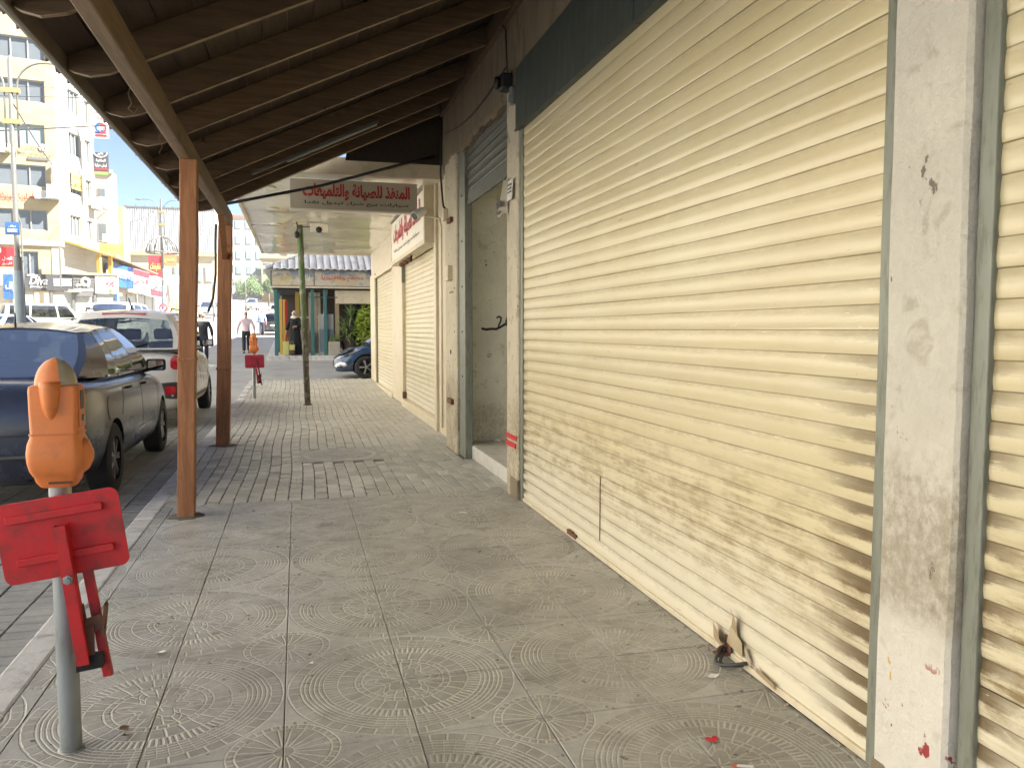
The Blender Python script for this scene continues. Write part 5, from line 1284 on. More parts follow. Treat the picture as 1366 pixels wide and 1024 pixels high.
# ---------------------------------------------------------------- people
def skin(name, nodes, edges, mat, parent, root=0, sub=2):
    me = bpy.data.meshes.new(name); me.from_pydata([n[:3] for n in nodes], edges, []); me.materials.append(mat)
    o = link(name, me, parent); md = o.modifiers.new('skin', 'SKIN'); md.use_smooth_shade = True
    for i, n in enumerate(nodes):
        v = me.skin_vertices[0].data[i]; r_ = n[3]; v.radius = r_ if isinstance(r_, tuple) else (r_, r_); v.use_root = (i == root)
    s = o.modifiers.new('sub', 'SUBSURF'); s.levels = s.render_levels = sub
    bake(o); o.data.polygons.foreach_set('use_smooth', [True] * len(o.data.polygons)); return o
def person(label, loc, rz, H, top, bottom, swing=.0, arm=(.12, .1), hair='hair', bald=False, scale=1.0, sleeves=True):
    """faces local +y"""
    t = thing('person', label, 'person', loc, rz); k = H / 1.75
    hip, kn, an = .92, .49, .08
    s = swing
    N = [(0, 0, .98, (.15, .105)), (0, .01, 1.15, (.14, .10)), (0, .0, 1.34, (.165, .11)), (0, -.01, 1.46, (.09, .07)), (0, .0, 1.52, (.052, .052)), (0, .012, 1.60, (.068, .08)), (0, .01, 1.68, (.075, .092)), (0, 0, 1.74, (.05, .06))]
    E_ = [(0, 1), (1, 2), (2, 3), (3, 4), (4, 5), (5, 6), (6, 7)]
    def chain(pts, at):
        i0 = at
        for p in pts: N.append(p); E_.append((i0, len(N) - 1)); i0 = len(N) - 1
    legs, arms = [], []
    for sx in (-1, 1):
        f = s * sx
        lg = [(sx * .095, 0, .90, .092), (sx * .10, f * .55, .49, .060), (sx * .105, f - (.06 if f < 0 else 0), .10, .042), (sx * .115, f + .10, .035, .036)]
        chain(lg, 0); legs.append(lg)
        am = [(sx * .19, -.01, 1.41, .058), (sx * (.235 + arm[0] * .3), -f * .25 - .02, 1.15, .044), (sx * (.23 + arm[0] * .5), -f * .5 + arm[1], .90, .034), (sx * (.23 + arm[0] * .5), -f * .52 + arm[1] + .01, .80, .030)]
        chain(am, 2); arms.append(am)
        # fingers and thumb
        hx_, hy_, hz_ = am[-1][:3]; hi = len(N) - 1
        for q_, (dx, dy, l) in enumerate(((0, .028, .07), (0, .010, .08), (0, -.010, .075), (0, -.028, .06))):
            N.append((hx_ + dx, hy_ + dy, hz_ - .03, .011)); E_.append((hi, len(N) - 1)); N.append((hx_ - sx * .012, hy_ + dy + .006, hz_ - .03 - l, .008)); E_.append((len(N) - 2, len(N) - 1))
        N.append((hx_ - sx * .02, hy_ + .04, hz_ - .03, .010)); E_.append((hi, len(N) - 1))
    nn = [(x * k, y * k, z * k, (r_[0] * k, r_[1] * k) if isinstance(r_, tuple) else r_ * k) for x, y, z, r_ in N]
    skin('body', nn, E_, M['skin'], t)
    def cloth(name, pts, edges, mat): return skin(name, [(x * k, y * k, z * k, (r_[0] * k, r_[1] * k) if isinstance(r_, tuple) else r_ * k) for x, y, z, r_ in pts], edges, mat, t)
    g_ = .014
    P_ = [(0, 0, .90, (.185, .142)), (0, 0, .98, (.182, .138)), (0, .01, 1.15, (.165, .125)), (0, 0, 1.34, (.185, .13)), (0, -.01, 1.455, (.10, .085))]; Ed = [(0, 1), (1, 2), (2, 3), (3, 4)]
    for am in arms:
        P_ += [(am[0][0], am[0][1], am[0][2], .078), (am[1][0], am[1][1], am[1][2], .066)]; n_ = len(P_); Ed += [(3, n_ - 2), (n_ - 2, n_ - 1)]
        if sleeves: P_.append((am[2][0], am[2][1], am[2][2] + .03, .052)); Ed.append((n_ - 1, n_))
    cloth('shirt', P_, Ed, M[top])
    P_ = [(0, 0, 1.05, (.160, .118)), (0, 0, .93, (.172, .130))]; Ed = [(0, 1)]
    for lg in legs:
        P_ += [(lg[0][0], lg[0][1], lg[0][2] - .06, .105), (lg[1][0], lg[1][1], lg[1][2], .082), (lg[2][0], lg[2][1], lg[2][2] - .01, .072)]; n_ = len(P_); Ed += [(1, n_ - 3), (n_ - 3, n_ - 2), (n_ - 2, n_ - 1)]
    cloth('trousers', P_, Ed, M[bottom])
    m = MB()
    for lg in legs: m.ell((lg[3][0] * k, (lg[3][1] - .04) * k, .04 * k), (.05 * k, .135 * k, .045 * k), 12, 6)
    m.build('shoes', M['shoe'], t, True, w=False)
    m = MB(); m.ell((0, -.012 * k, 1.675 * k), (.080 * k, .098 * k, .085 * k), 14, 8, .25 if bald else -.35, 1); m.build('hair', M[hair], t, True, w=False)
    m = MB(); m.ell((0, .10 * k, 1.635 * k), (.013, .02, .02), 8, 5)
    for sx in (-1, 1): m.ell((sx * .078 * k, 0, 1.64 * k), (.012, .02, .032), 8, 5)
    m.build('nose_and_ears', M['skin'], t, True, w=False)
    m = MB()
    for sx in (-1, 1): m.ell((sx * .03 * k, .088 * k, 1.665 * k), (.012, .008, .008), 8, 5)
    m.box(-.022 * k, .022 * k, .085 * k, .092 * k, 1.583 * k, 1.590 * k)
    m.build('eyes_and_mouth', M['ink'], t, True, w=False)
    return t
person('man in a pale pink shirt and black trousers walking away up the street', (-2.12, 36, prof(36) - .085), R(6), 1.75, 'pink', 'trouser', .13, (.25, .05), bald=True)
person('man in a light blue shirt and dark trousers standing behind the black car', (-2.38, 59.2 - .9, prof(58.3) - .085), R(-8), 1.74, 'blueshirt', 'navy', .04, (.1, .12))
person('dark clothed person walking in the street, partly behind the near post', (-3.25, 30.5, prof(30.5) - .085), R(10), 1.72, 'trouser', 'navy', .16, (.15, .1))
# woman in abaya
wo = thing('person', 'woman in a black abaya and white headscarf carrying bags beside the kiosk', 'person', (-.10, 31.55, KZ), R(155))
Nn = [(0, 0, .95, (.15, .11)), (0, .01, 1.15, (.14, .105)), (0, 0, 1.30, (.15, .1)), (0, -.01, 1.39, (.08, .06)), (0, 0, 1.44, (.05, .05)), (0, .015, 1.52, (.066, .078)), (0, .012, 1.59, (.072, .088)), (0, 0, 1.645, (.045, .055))]
Ee = [(i, i + 1) for i in range(7)]
for sx in (-1, 1):
    b_ = len(Nn)
    Nn += [(sx * .09, 0, .86, .09), (sx * .1, .03 * sx, .47, .06), (sx * .1, .04 * sx, .09, .04), (sx * .11, .12 + .04 * sx, .035, .035)]; Ee += [(0, b_), (b_, b_ + 1), (b_ + 1, b_ + 2), (b_ + 2, b_ + 3)]
    b_ = len(Nn)
    if sx > 0: Nn += [(.18, 0, 1.34, .055), (.27, .02, 1.10, .044), (.31, .06, .90, .034), (.31, .07, .81, .03)]
    else: Nn += [(-.18, 0, 1.34, .055), (-.26, .04, 1.12, .044), (-.14, .20, 1.08, .036), (-.06, .24, 1.09, .03)]
    Ee += [(2, b_), (b_, b_ + 1), (b_ + 1, b_ + 2), (b_ + 2, b_ + 3)]
    hx_, hy_, hz_ = Nn[-1][:3]
    for dy, l in ((.024, .06), (.008, .07), (-.008, .066), (-.022, .05)):
        c_ = len(Nn); Nn += [(hx_, hy_ + dy, hz_ - .025, .010), (hx_ - .01, hy_ + dy, hz_ - .025 - l, .008)]; Ee += [(b_ + 3, c_), (c_, c_ + 1)]
    c_ = len(Nn); Nn.append((hx_ - .025, hy_ + .03, hz_ - .02, .009)); Ee.append((b_ + 3, c_))
skin('body', Nn, Ee, M['skin'], wo)
m = MB(); rs = []
for z, a, b in ((.03, .33, .27), (.10, .325, .26), (.4, .27, .21), (.75, .215, .165), (.98, .195, .150), (1.15, .18, .14), (1.30, .195, .13), (1.37, .15, .11), (1.42, .085, .08)):
    rs.append([(a * math.cos(q_) * (1 + .05 * math.sin(q_ * 7 + 1) * (1.3 - z)), b * math.sin(q_) * (1 + .05 * math.sin(q_ * 7 + 1) * (1.3 - z)), z) for q_ in [2 * math.pi * i / 28 for i in range(28)]])
m.rings(rs); m.build('abaya', M['abaya'], wo, True, w=False)
skin('sleeves', [(.0, 0, 1.30, .13), (.18, 0, 1.33, .085), (.27, .02, 1.10, .075), (.305, .055, .93, .07), (-.18, 0, 1.33, .085), (-.26, .04, 1.12, .075), (-.15, .19, 1.08, .065)], [(0, 1), (1, 2), (2, 3), (0, 4), (4, 5), (5, 6)], M['abaya'], wo)
m = MB(); m.ell((0, -.015, 1.575), (.095, .105, .11), 16, 10); m.ell((0, .0, 1.42), (.15, .125, .09), 16, 8, -.5, 1); m.build('headscarf', M['scarf'], wo, True, w=False)
m = MB(); m.ell((0, .062, 1.56), (.055, .045, .075), 12, 8); m.ell((0, .108, 1.55), (.011, .014, .02), 8, 5); m.build('face', M['skin'], wo, True, w=False)
m = MB()
for sx in (-1, 1): m.ell((sx * .024, .100, 1.58), (.011, .007, .007), 8, 5)
m.box(-.018, .018, .098, .104, 1.505, 1.511); m.build('eyes_and_mouth', M['ink'], wo, w=False)
for nm, lb, mt, x, w_, hgt in (('carrier_bag', 'yellow green carrier bag hanging at the black abaya, nearer the teal post', 'bag', -.42, .20, .55), ('carrier_bag', 'dark lower carrier bag with a yellow top beside the black abaya', 'bag', -.20, .18, .42)):
    bt = thing(nm, lb, 'bag', (x, 31.2, KZ), 0, 'carrier bags by the woman')
    m = MB(); m.rings([rrect(w_ * .55, .10, .03, z + (.0 if hgt > .5 else .0)) for z in (.02, .08, hgt * .6)] + [rrect(w_ * .62, .07, .03, hgt * .95)]); m.build('bag_body', M[mt], bt, 40, w=False)
    m = MB(); m.tube([(-.06, 0, hgt * .93), (-.03, 0, hgt * 1.25), (.03, 0, hgt * 1.25), (.06, 0, hgt * .93)], .008, 6); m.build('bag_handle', M[mt], bt, True, w=False)
    if hgt < .5: m = MB(); m.rings([rrect(w_ * .57, .105, .03, z) for z in (.02, .1, .2)]); m.build('bag_bottom', M['pot'], bt, 40, w=False)
# ---------------------------------------------------------------- opposite side of the street
def facade(parent, P0, d, rects, u0, u1, z0, z1, mat, deep=.35, thick=.5, name='wall', wmat='pane', npane=3, mull=True):
    """wall plane through P0 along unit d with real window openings; rects = (u0, z0, u1, z1[, kind])"""
    P0 = Vector((P0[0], P0[1], 0)); d = Vector((d[0], d[1], 0)).normalized(); n = Vector((d.y, -d.x, 0))     # n: one side of the wall
    if n.dot(Vector((0, 0, 0)) - P0) < 0: n = -n                                                              # towards the viewer's side
    f = lambda u, z, o=0.0: P0 + d * u + n * o + Vector((0, 0, z))
    us = sorted({u0, u1} | {min(max(r_[k], u0), u1) for r_ in rects for k in (0, 2)}); zs = sorted({z0, z1} | {min(max(r_[k], z0), z1) for r_ in rects for k in (1, 3)})
    mb = MB()
    for a, b in zip(us[:-1], us[1:]):
        for c, e in zip(zs[:-1], zs[1:]):
            m_ = ((a + b) / 2, (c + e) / 2)
            if any(r_[0] < m_[0] < r_[2] and r_[1] < m_[1] < r_[3] for r_ in rects): continue
            mb.quad(f(a, c), f(b, c), f(b, e), f(a, e))
    for r_ in rects:
        a, c, b, e = r_[:4]
        for p, q in (((a, c), (b, c)), ((b, c), (b, e)), ((b, e), (a, e)), ((a, e), (a, c))): mb.quad(f(*p), f(*q), f(*q, -deep), f(*p, -deep))
    mb.build(name, mat, parent)
    for r_ in rects:
        a, c, b, e = r_[:4]; kind = r_[4] if len(r_) > 4 else wmat
        fw = .07; m = MB(); k = npane if (b - a) > 1.1 else 2
        def fb(ua, ub, za, zb): m.obox((f(ua, za, -deep + .06) + f(ub, zb, -deep + .06)) / 2, d * (ub - ua) / 2, n * .05, Vector((0, 0, (zb - za) / 2)))
        fb(a, b, c, c + fw); fb(a, b, e - fw, e); fb(a, a + fw, c, e); fb(b - fw, b, c, e)
        for i in range(1, k): uu = a + (b - a) * i / k; fb(uu - .035, uu + .035, c, e)
        w_ = m.build('window', M['frame'], parent)
        for i in range(k):
            ua, ub = a + (b - a) * i / k + .03, a + (b - a) * (i + 1) / k - .03; m2_ = MB(); m2_.quad(f(ua, c + fw, -deep + .03), f(ub, c + fw, -deep + .03), f(ub, e - fw, -deep + .03), f(ua, e - fw, -deep + .03)); m2_.build('pane', M[kind], w_)
    return f, n, d
GZ = prof(60)
ap = thing('apartment_building', 'tall cream and yellow stone apartment building with rows of grey windows', 'building', (-16, 62, GZ))
C0 = (-15.22, 60.0)
dl = -Vector((math.sin(R(80.3)), math.cos(R(80.3)), 0)); dr = Vector((math.sin(R(15)), math.cos(R(15)), 0))
Lr = [(.45, 22.1, 3.3, 23.5), (.5, 19.0, 3.4, 20.42), (.59, 16.3, 3.4, 17.72), (.68, 13.53, 3.5, 14.86, 'pane_light'), (.69, 10.84, 3.5, 12.23), (.70, 7.99, 3.6, 9.35), (1.32, 4.9, 2.33, 6.6)]
for zz in (23.5, 20.42, 17.72, 14.86, 12.23, 9.35): Lr.append((4.6, zz - 1.4, 7.2, zz)); Lr.append((8.4, zz - 1.4, 10.8, zz))
fL, nL, _ = facade(ap, C0, dl, Lr, -.0, 13, GZ - .5, 27, M['stone'], .22)
Rr = [(1.5, 18.85, 2.95, 20.0), (1.5, 16.25, 2.97, 17.8), (3.62, 16.05, 4.3, 17.6), (1.46, 13.4, 2.97, 14.92), (3.56, 13.3, 4.3, 14.85), (1.44, 10.77, 2.9, 12.16), (3.5, 10.75, 4.25, 12.05), (1.3, 7.88, 2.7, 9.29), (3.48, 7.85, 4.22, 9.2), (3.62, 18.8, 4.3, 20.0), (1.5, 21.6, 2.95, 23.1)]
fR, nR, _ = facade(ap, C0, dr, Rr, 0, 4.75, GZ - .5, 27, M['stone_white'], .22)
# blind sides and roof so that it is a solid block
b1, b2 = Vector((*C0, 0)) + dl * 13, Vector((*C0, 0)) + dr * 4.75; bk = Vector((-.5, .86, 0)) * 14
mb = MB()
for A_, B_ in ((b1, b1 + bk), (b1 + bk, b2 + bk), (b2 + bk, b2)): mb.quad(A_ + Vector((0, 0, GZ - .5)), B_ + Vector((0, 0, GZ - .5)), B_ + Vector((0, 0, 27)), A_ + Vector((0, 0, 27)))
mb.add([Vector((*C0, 27)), b2 + Vector((0, 0, 27)), b2 + bk + Vector((0, 0, 27)), b1 + bk + Vector((0, 0, 27)), b1 + Vector((0, 0, 27))], [(0, 1, 2, 3, 4)])
mb.build('wall', M['stone_white'], ap)
for z in (7.15, 26.6):
    mb = MB(); mb.obox(fL(6.5, z, .06), dl * 6.55, nL * .09, (0, 0, .16)); mb.build('cornice', M['stone_white'], ap)
    mb = MB(); mb.obox(fR(2.35, z, .06), dr * 2.4, nR * .09, (0, 0, .16)); mb.build('cornice', M['stone_white'], ap)
mb = MB(); mb.obox(fL(.25, 5.6, -.05), dl * .28, nL * .1, (0, 0, 1.4)); mb.build('balcony_recess', M['beige_wall'], ap)
def sign(name, label, f, d, n, u, z, w, h, mat, off=.12, thick=.10, sgn=1, cat='sign', group=None):
    c = f(u, z, off); t = thing(name, label, cat, c, 0, group)
    m = MB(); m.obox(c, d * w / 2, n * thick / 2, (0, 0, h / 2)); m.build('board', M[mat], t)
    ux = d if d.cross(Vector((0, 0, 1))).dot(n) > 0 else -d
    return t, c + n * (thick / 2 + .015), ux
Zv = Vector((0, 0, 1))
# signs on the left face and along the shop fronts
t, c, ux = sign('shop_sign', 'charcoal shop sign reading Diva with white stripes', fL, dl, nL, .93, 4.58, 3.1, 1.06, 'signgrey')
text('Diva', M['signwhite'], t, c + ux * -.42 + Zv * .10, ux, Zv, 1.05, .55, shear=.3, bold=.02, ext=.03); text('JEWELERS', M['signwhite'], t, c + ux * -.42 - Zv * .33, ux, Zv, 1.0, .13, ext=.03)
m = MB()
for zz, hh in ((.22, .04), (.02, .09), (-.18, .04)): m.obox(c + ux * .98 + Zv * zz, ux * .52, nL * .01, (0, 0, hh))
m.build('stripes', M['signwhite'], t)
m = MB(); m.tube([c + ux * (-1.05) + Zv * .42, c + ux * -.7 + Zv * .47, c + ux * -.45 + Zv * .38], .05, 6); m.build('flourish', M['signwhite'], t)
t, c, ux = sign('shop_sign', 'grey panelled shop sign with a rounded white emblem', fL, dl, nL, -1.28, 4.53, 1.26, 1.14, 'signgrey2')
m = MB()
m.tube([c + ux * (.12 + .22 * math.cos(a)) + Zv * (.14 + .22 * math.sin(a)) for a in [k * math.pi / 8 for k in range(-3, 12)]], [.09] * 15, 8)
m.tube([c + ux * x + Zv * z for x, z in ((-.42, -.20), (-.32, -.05), (-.2, -.1), (-.08, -.02), (.05, -.12), (.2, -.06), (.3, -.2))], .085, 8); m.build('emblem', M['signwhite'], t, True)
m = MB(); m.obox(c - Zv * .40, ux * .55, nL * .01, (0, 0, .07)); m.build('text_strip', M['signwhite'], t)
m = MB()
for k in range(4): m.obox(c + Zv * (.45 - .2 * k), ux * .62, nL * .004, (0, 0, .012))
m.build('panel_joint', M['signgrey'], t)
t, c, ux = sign('shop_sign', 'white shop sign with red letters and green leaves at the corner', fL, dl, nL, -2.62, 4.5, 1.28, 1.18, 'signwhite')
text(ar('ورد'), M['signbright'], t, c + ux * .28 + Zv * .1, ux, Zv, .55, .5, bold=.03, ext=.03); text(ar('زهور'), M['signgrey'], t, c + ux * -.32 + Zv * .2, ux, Zv, .5, .35, bold=.02, ext=.03); text(ar('بن'), M['signgrey'], t, c + ux * -.34 - Zv * .25, ux, Zv, .4, .3, bold=.02, ext=.03)
m = MB(); leafclump(m, c + ux * .3 - Zv * .38, (.32, .05, .12), 60, .09, 2); m.build('leaf_print', M['signgreen'], t)
m = MB(); c_ = fL(-1.28, 3.85, .2); m.obox(c_, dl * .55, nL * .05, (0, 0, .14)); tag(m.build('hanging_board', M['signgrey2']), 'small grey board hanging below the white emblem sign', 'sign')
# single-storey shop wing under the signs
wing = thing('shop_wing', 'low shop fronts with grey shutters beneath the charcoal signs', 'building', fL(-1.6, GZ))
for ua, ub in ((2.5, 1.62), (.75, -.55), (-.75, -1.85), (-2.05, -3.15)):
    ua, ub = min(ua, ub), max(ua, ub); m = MB()
    m.obox(fL((ua + ub) / 2, 2.5, -.04), dl * (ub - ua) / 2, nL * .02, (0, 0, 1.5))
    for k in range(20): m.obox(fL((ua + ub) / 2, 1.2 + k * .14, -.01), dl * (ub - ua) / 2, nL * .012, (0, 0, .05))
    m.build('shop_shutter', M['shade_shop'], wing)
m = MB(); m.obox(fL(1.2, 2.5, 0), dl * .42, nL * .06, (0, 0, 1.5)); m.build('door_panel', M['beige_wall'], wing)
m = MB()
m.obox(fL(-1.7, 2.6, -.25), dl * 1.7, nL * .15, (0, 0, 2.55)); m.obox(fL(-1.7, 5.2, .1), dl * 1.7, nL * .2, (0, 0, .06))
m.build('front_wall', M['beige_wall'], wing)
for u in (.62, -.65, -1.95, -3.25): m = MB(); m.obox(fL(u, 2.5, .02), dl * .08, nL * .08, (0, 0, 1.55)); m.build('shop_post', M['signblue' if u < -3 else 'lampgrey'], wing)
# lettering on the stone
t = thing('wall_lettering', 'grey Arabic lettering with a heart badge on the yellow stone wall', 'sign', fL(1.25, 13.05, .03))
uxL = -dl
text(ar('ليالي الفضائل لطب الاسنان'), M['signgrey2'], t, fL(1.25, 12.95, .05), uxL, Zv, 2.1, .42, bold=.02, ext=.03); text(ar('عيادات'), M['signgrey2'], t, fL(1.45, 13.4, .05), uxL, Zv, .8, .3, bold=.02, ext=.03)
m = MB(); m.obox(fL(1.1, 12.65, .05), dl * .6, nL * .03, (0, 0, .08)); m.build('underline', M['signgrey2'], t)
m = MB(); q0 = fL(.82, 13.4, .05); m.tube([q0 + uxL * .2 * math.cos(a) + Zv * .2 * math.sin(a) for a in [k * math.pi / 8 for k in range(17)]], .03, 6); m.tube([q0 + uxL * x + Zv * z for x, z in ((-.1, .05), (-.05, .09), (0, .03), (.05, .09), (.1, .05), (0, -.1), (-.1, .05))], .025, 6); m.build('heart_badge', M['signwhite'], t)
t = thing('wall_lettering', 'red Arabic lettering above the lowest windows of the stone building', 'sign', fL(2.3, 10.1, .03))
text(ar('اطلبها كلينيك'), M['signbright'], t, fL(2.45, 10.12, .06), uxL, Zv, 2.0, .5, bold=.03, ext=.03)
def ac(label, c, d, n, s=1.0, group='air conditioners on the walls'):
    t = thing('air_conditioner', label, 'air conditioner', c, 0, group); c = Vector(c)
    m = MB(); m.obox(c, d * .42 * s, n * .16 * s, (0, 0, .30 * s)); m.build('case', M['signwhite'], t)
    m = MB(); m.tube([c + n * .165 * s + d * (-.1 * s + .2 * s * math.cos(a)) + Zv * .2 * s * math.sin(a) for a in [k * math.pi / 7 for k in range(15)]], .03 * s, 5); m.obox(c + n * .165 * s - d * .1 * s, d * .17 * s, n * .005, (0, 0, .17 * s)); m.build('fan_grille', M['grey_wall'], t)
    m = MB(); m.obox(c - Zv * .34 * s - n * .05, d * .4 * s, n * .2 * s, (0, 0, .03)); m.build('bracket', M['lampgrey'], t)
ac('air conditioner under the second window row at the frame edge', fL(3.0, 13.15, .25), dl, nL, .9)
ac('air conditioner with open frame beside the red wall lettering', fL(.95, 10.3, .35), dl, nL, .9)
t = thing('cooler_duct', 'pale blue cooler box with a tall white duct pipe on the stone corner', 'air conditioner', fL(.2, 10.6, .3))
m = MB(); m.obox(fL(.25, 10.5, .4), dl * .38, nL * .35, (0, 0, .45)); m.build('cooler_box', M['car_ltblue'], t)
m = MB(); m.tube([fL(.2, 10.9, .35), fL(.2, 12.2, .35), fL(.1, 12.4, .32), fL(.0, 12.4, .2)], .17, 10); m.build('duct_pipe', M['signwhite'], t, True)
ac('upper air conditioner on the far edge of the stone building', fR(4.05, 10.35, .45), dr, nR, 1.0)
ac('air conditioner beside the yellow awning of the stone building', fR(5.3, 8.1, .5), dr, nR, 1.0)
ac('lowest air conditioner beside the yellow posts', fR(5.6, 5.6, .5), dr, nR, .9)
# poster over one window, yellow canopy with posts
t, c, ux = sign('window_poster', 'yellow and red poster covering the top of a window', fR, dr, nR, 2.15, 11.65, 1.35, 1.15, 'signyellow', .1, .06)
text(ar('عروض'), M['signgrey'], t, c + Zv * .3, ux, Zv, .9, .3, bold=.02, ext=.02); text(ar('مركز التجميل'), M['signbright'], t, c - Zv * .2, ux, Zv, 1.1, .45, bold=.02, ext=.02)
yc = thing('yellow_canopy', 'orange yellow canopy on yellow posts at the corner of the stone building', 'canopy', fR(2.5, GZ))
m = MB(); m.add([fR(.2, 7.35, .05), fR(5.8, 6.95, .05), fR(5.8, 6.65, 1.3), fR(.2, 7.0, 1.3), fR(.2, 7.45, .05), fR(5.8, 7.05, .05), fR(5.8, 6.78, 1.3), fR(.2, 7.14, 1.3)], [(3, 2, 1, 0), (4, 5, 6, 7), (0, 1, 5, 4), (1, 2, 6, 5), (2, 3, 7, 6), (3, 0, 4, 7)]); m.build('roof', M['yellow'], yc)
for u in (3.2, 4.8): m = MB(); m.obox(fR(u, 5.4, .9), dr * .12, nR * .12, (0, 0, 1.4)); m.build('post', M['yellow'], yc)
m = MB(); m.obox(fL(.0, 5.6, .9), dl * .06, nL * .06, (0, 0, 1.35)); m.build('pipe_post', M['lampgrey'], yc)
m = MB(); m.obox(fR(3.0, 4.05, .6), dr * 3.0, nR * .5, (0, 0, .1)); m.build('balcony_slab', M['pale_wall'], yc)
# projecting signs at the far edge (face the camera)
ex, ey = Vector((1, 0, 0)), Vector((0, -1, 0))
fx = lambda x, z, y: Vector((x, y, z))
t = thing('projecting_sign', 'white projecting sign with red Arabic letters and a blue ring emblem', 'sign', (-12.93, 62, 15.7))
m = MB(); m.box(-13.4, -12.46, 61.95, 62.1, 14.70, 16.68); m.build('board', M['signwhite'], t)
text(ar('بانوراما'), M['signbright'], t, (-12.93, 61.93, 16.45), ex, Zv, .82, .33, bold=.03); text(ar('موبايلات'), M['signbright'], t, (-12.93, 61.93, 16.05), ex, Zv, .82, .3, bold=.03)
m = MB(); m.tube([Vector((-12.98 + .24 * math.cos(a), 61.93, 15.42 + .28 * math.sin(a))) for a in [k * math.pi / 8 for k in range(3, 15)]], .07, 6); m.build('blue_ring', M['signblue'], t)
m = MB(); m.tube([Vector((-12.84 + .24 * math.cos(a), 61.92, 15.36 + .3 * math.sin(a))) for a in [k * math.pi / 8 for k in range(-7, 6)]], .06, 6); m.box(-13.3, -12.55, 61.93, 61.945, 14.78, 14.93); m.build('red_ring', M['signbright'], t)
m = MB(); m.box(-13.3, -12.55, 61.93, 61.945, 15.0, 15.1); m.build('blue_bar', M['signblue'], t)
t = thing('projecting_sign', 'charcoal projecting sign with a white arc and white Arabic letters', 'sign', (-13.0, 62, 12.9))
m = MB(); m.box(-13.49, -12.52, 61.95, 62.1, 12.18, 13.72); m.build('board', M['signgrey'], t)
m = MB(); m.tube([Vector((-13.0 + .42 * math.cos(a), 61.93, 13.72 + .34 * math.sin(a))) for a in [-math.pi * k / 10 for k in range(11)]], .035, 6); m.build('arc', M['signwhite'], t)
text(ar('تاج'), M['signwhite'], t, (-13.0, 61.93, 13.6), ex, Zv, .35, .2, bold=.02); text(ar('الملكية'), M['signwhite'], t, (-13.0, 61.93, 13.15), ex, Zv, .6, .22, bold=.02); text(ar('ليش حوارة'), M['signwhite'], t, (-13.0, 61.93, 12.82), ex, Zv, .75, .26, bold=.02)
m = MB(); m.box(-13.45, -12.56, 61.935, 61.95, 12.50, 12.60); m.build('red_line', M['signbright'], t); m = MB(); m.box(-13.45, -12.56, 61.935, 61.95, 12.2, 12.38); m.build('green_line', M['signgreen'], t)
# next building with an arched bay
nb = thing('arched_building', 'narrow pale building with a tall arched window bay next to the stone block', 'building', (-15, 73, GZ + .5))
m = MB(); m.box(-18.5, -14.3, 72.0, 73.6, GZ, 14.2); m.build('wall', M['stone_white'], nb)
m = MB(); m.prism([(-15.15 + .5 * math.cos(a), 12.4 + .9 * math.sin(a)) for a in [math.pi * k / 10 for k in range(11)]] + [(-15.65, 5.0), (-14.65, 5.0)], lambda a, b: (a, 71.97, b), lambda a, b: (a, 72.05, b)); m.build('arch_bay', M['beige_wall'], nb)
for z in (11.4, 8.6, 6.0):
    m = MB(); m.box(-15.5, -14.8, 71.93, 71.96, z, z + 1.5); w_ = m.build('window', M['frame'], nb); m = MB(); m.box(-15.42, -14.88, 71.915, 71.93, z + .1, z + 1.4); m.build('pane', M['pane'], w_)
m = MB(); m.box(-15.8, -14.25, 71.8, 72.0, 14.05, 14.35); m.build('cornice', M['stone_white'], nb)
t = thing('satellite_dish', 'white satellite dish on the wall of the arched building', 'satellite dish', (-14.9, 70.9, 11.4)); m = MB()
m.lathe([(.02, 0), (.3, .05), (.5, .16), (.58, .24)], (0, 0, 0), 18); o = m.build('dish', M['signwhite'], t, True, w=False); o.rotation_euler = (R(70), R(25), 0)
m = MB(); m.tube([(0, 0, 0), (.1, .5, -.2), (.1, 1.0, -.3)], .05, 6); m.tube([(0, 0, 0), (.3, -.5, .2)], .025, 6); m.build('arm', M['lampgrey'], t, w=False)
YBX = -15.9
yb_ = thing('yellow_building', 'small yellow rendered house behind the arched building', 'building', (-14, 88, prof(88)))
m = MB(); m.box(-19, YBX, 84.2, 87, prof(88) - .5, 13.2); m.build('wall', M['stone'], yb_)
m = MB(); m.box(YBX - .9, YBX - .3, 84.15, 84.2, 9.5, 10.8); w_ = m.build('window', M['frame'], yb_); m = MB(); m.box(YBX - .82, YBX - .38, 84.13, 84.15, 9.6, 10.7); m.build('pane', M['pane'], w_)
t = thing('projecting_sign', 'yellow and green banner sign above the shop row', 'sign', (-12.8, 64, 7.25))
m = MB(); m.box(-13.7, -12.1, 63.95, 64.05, 6.87, 7.66); m.build('board', M['signyellow'], t); m = MB(); m.lathe([(.25, 63.93), (.25, 63.945)], (-13.4, 0, 7.3), 16, 'y'); m.build('green_dot', M['signgreen'], t); m = MB(); m.prism([(-12.15, 6.9), (-12.15, 7.5), (-12.75, 6.9)], lambda a, b: (a, 63.93, b), lambda a, b: (a, 63.945, b)); m.build('green_mark', M['signgreen'], t); text(ar('سوبر ماركت'), M['signorange'], t, (-12.95, 63.93, 7.3), ex, Zv, .6, .3)
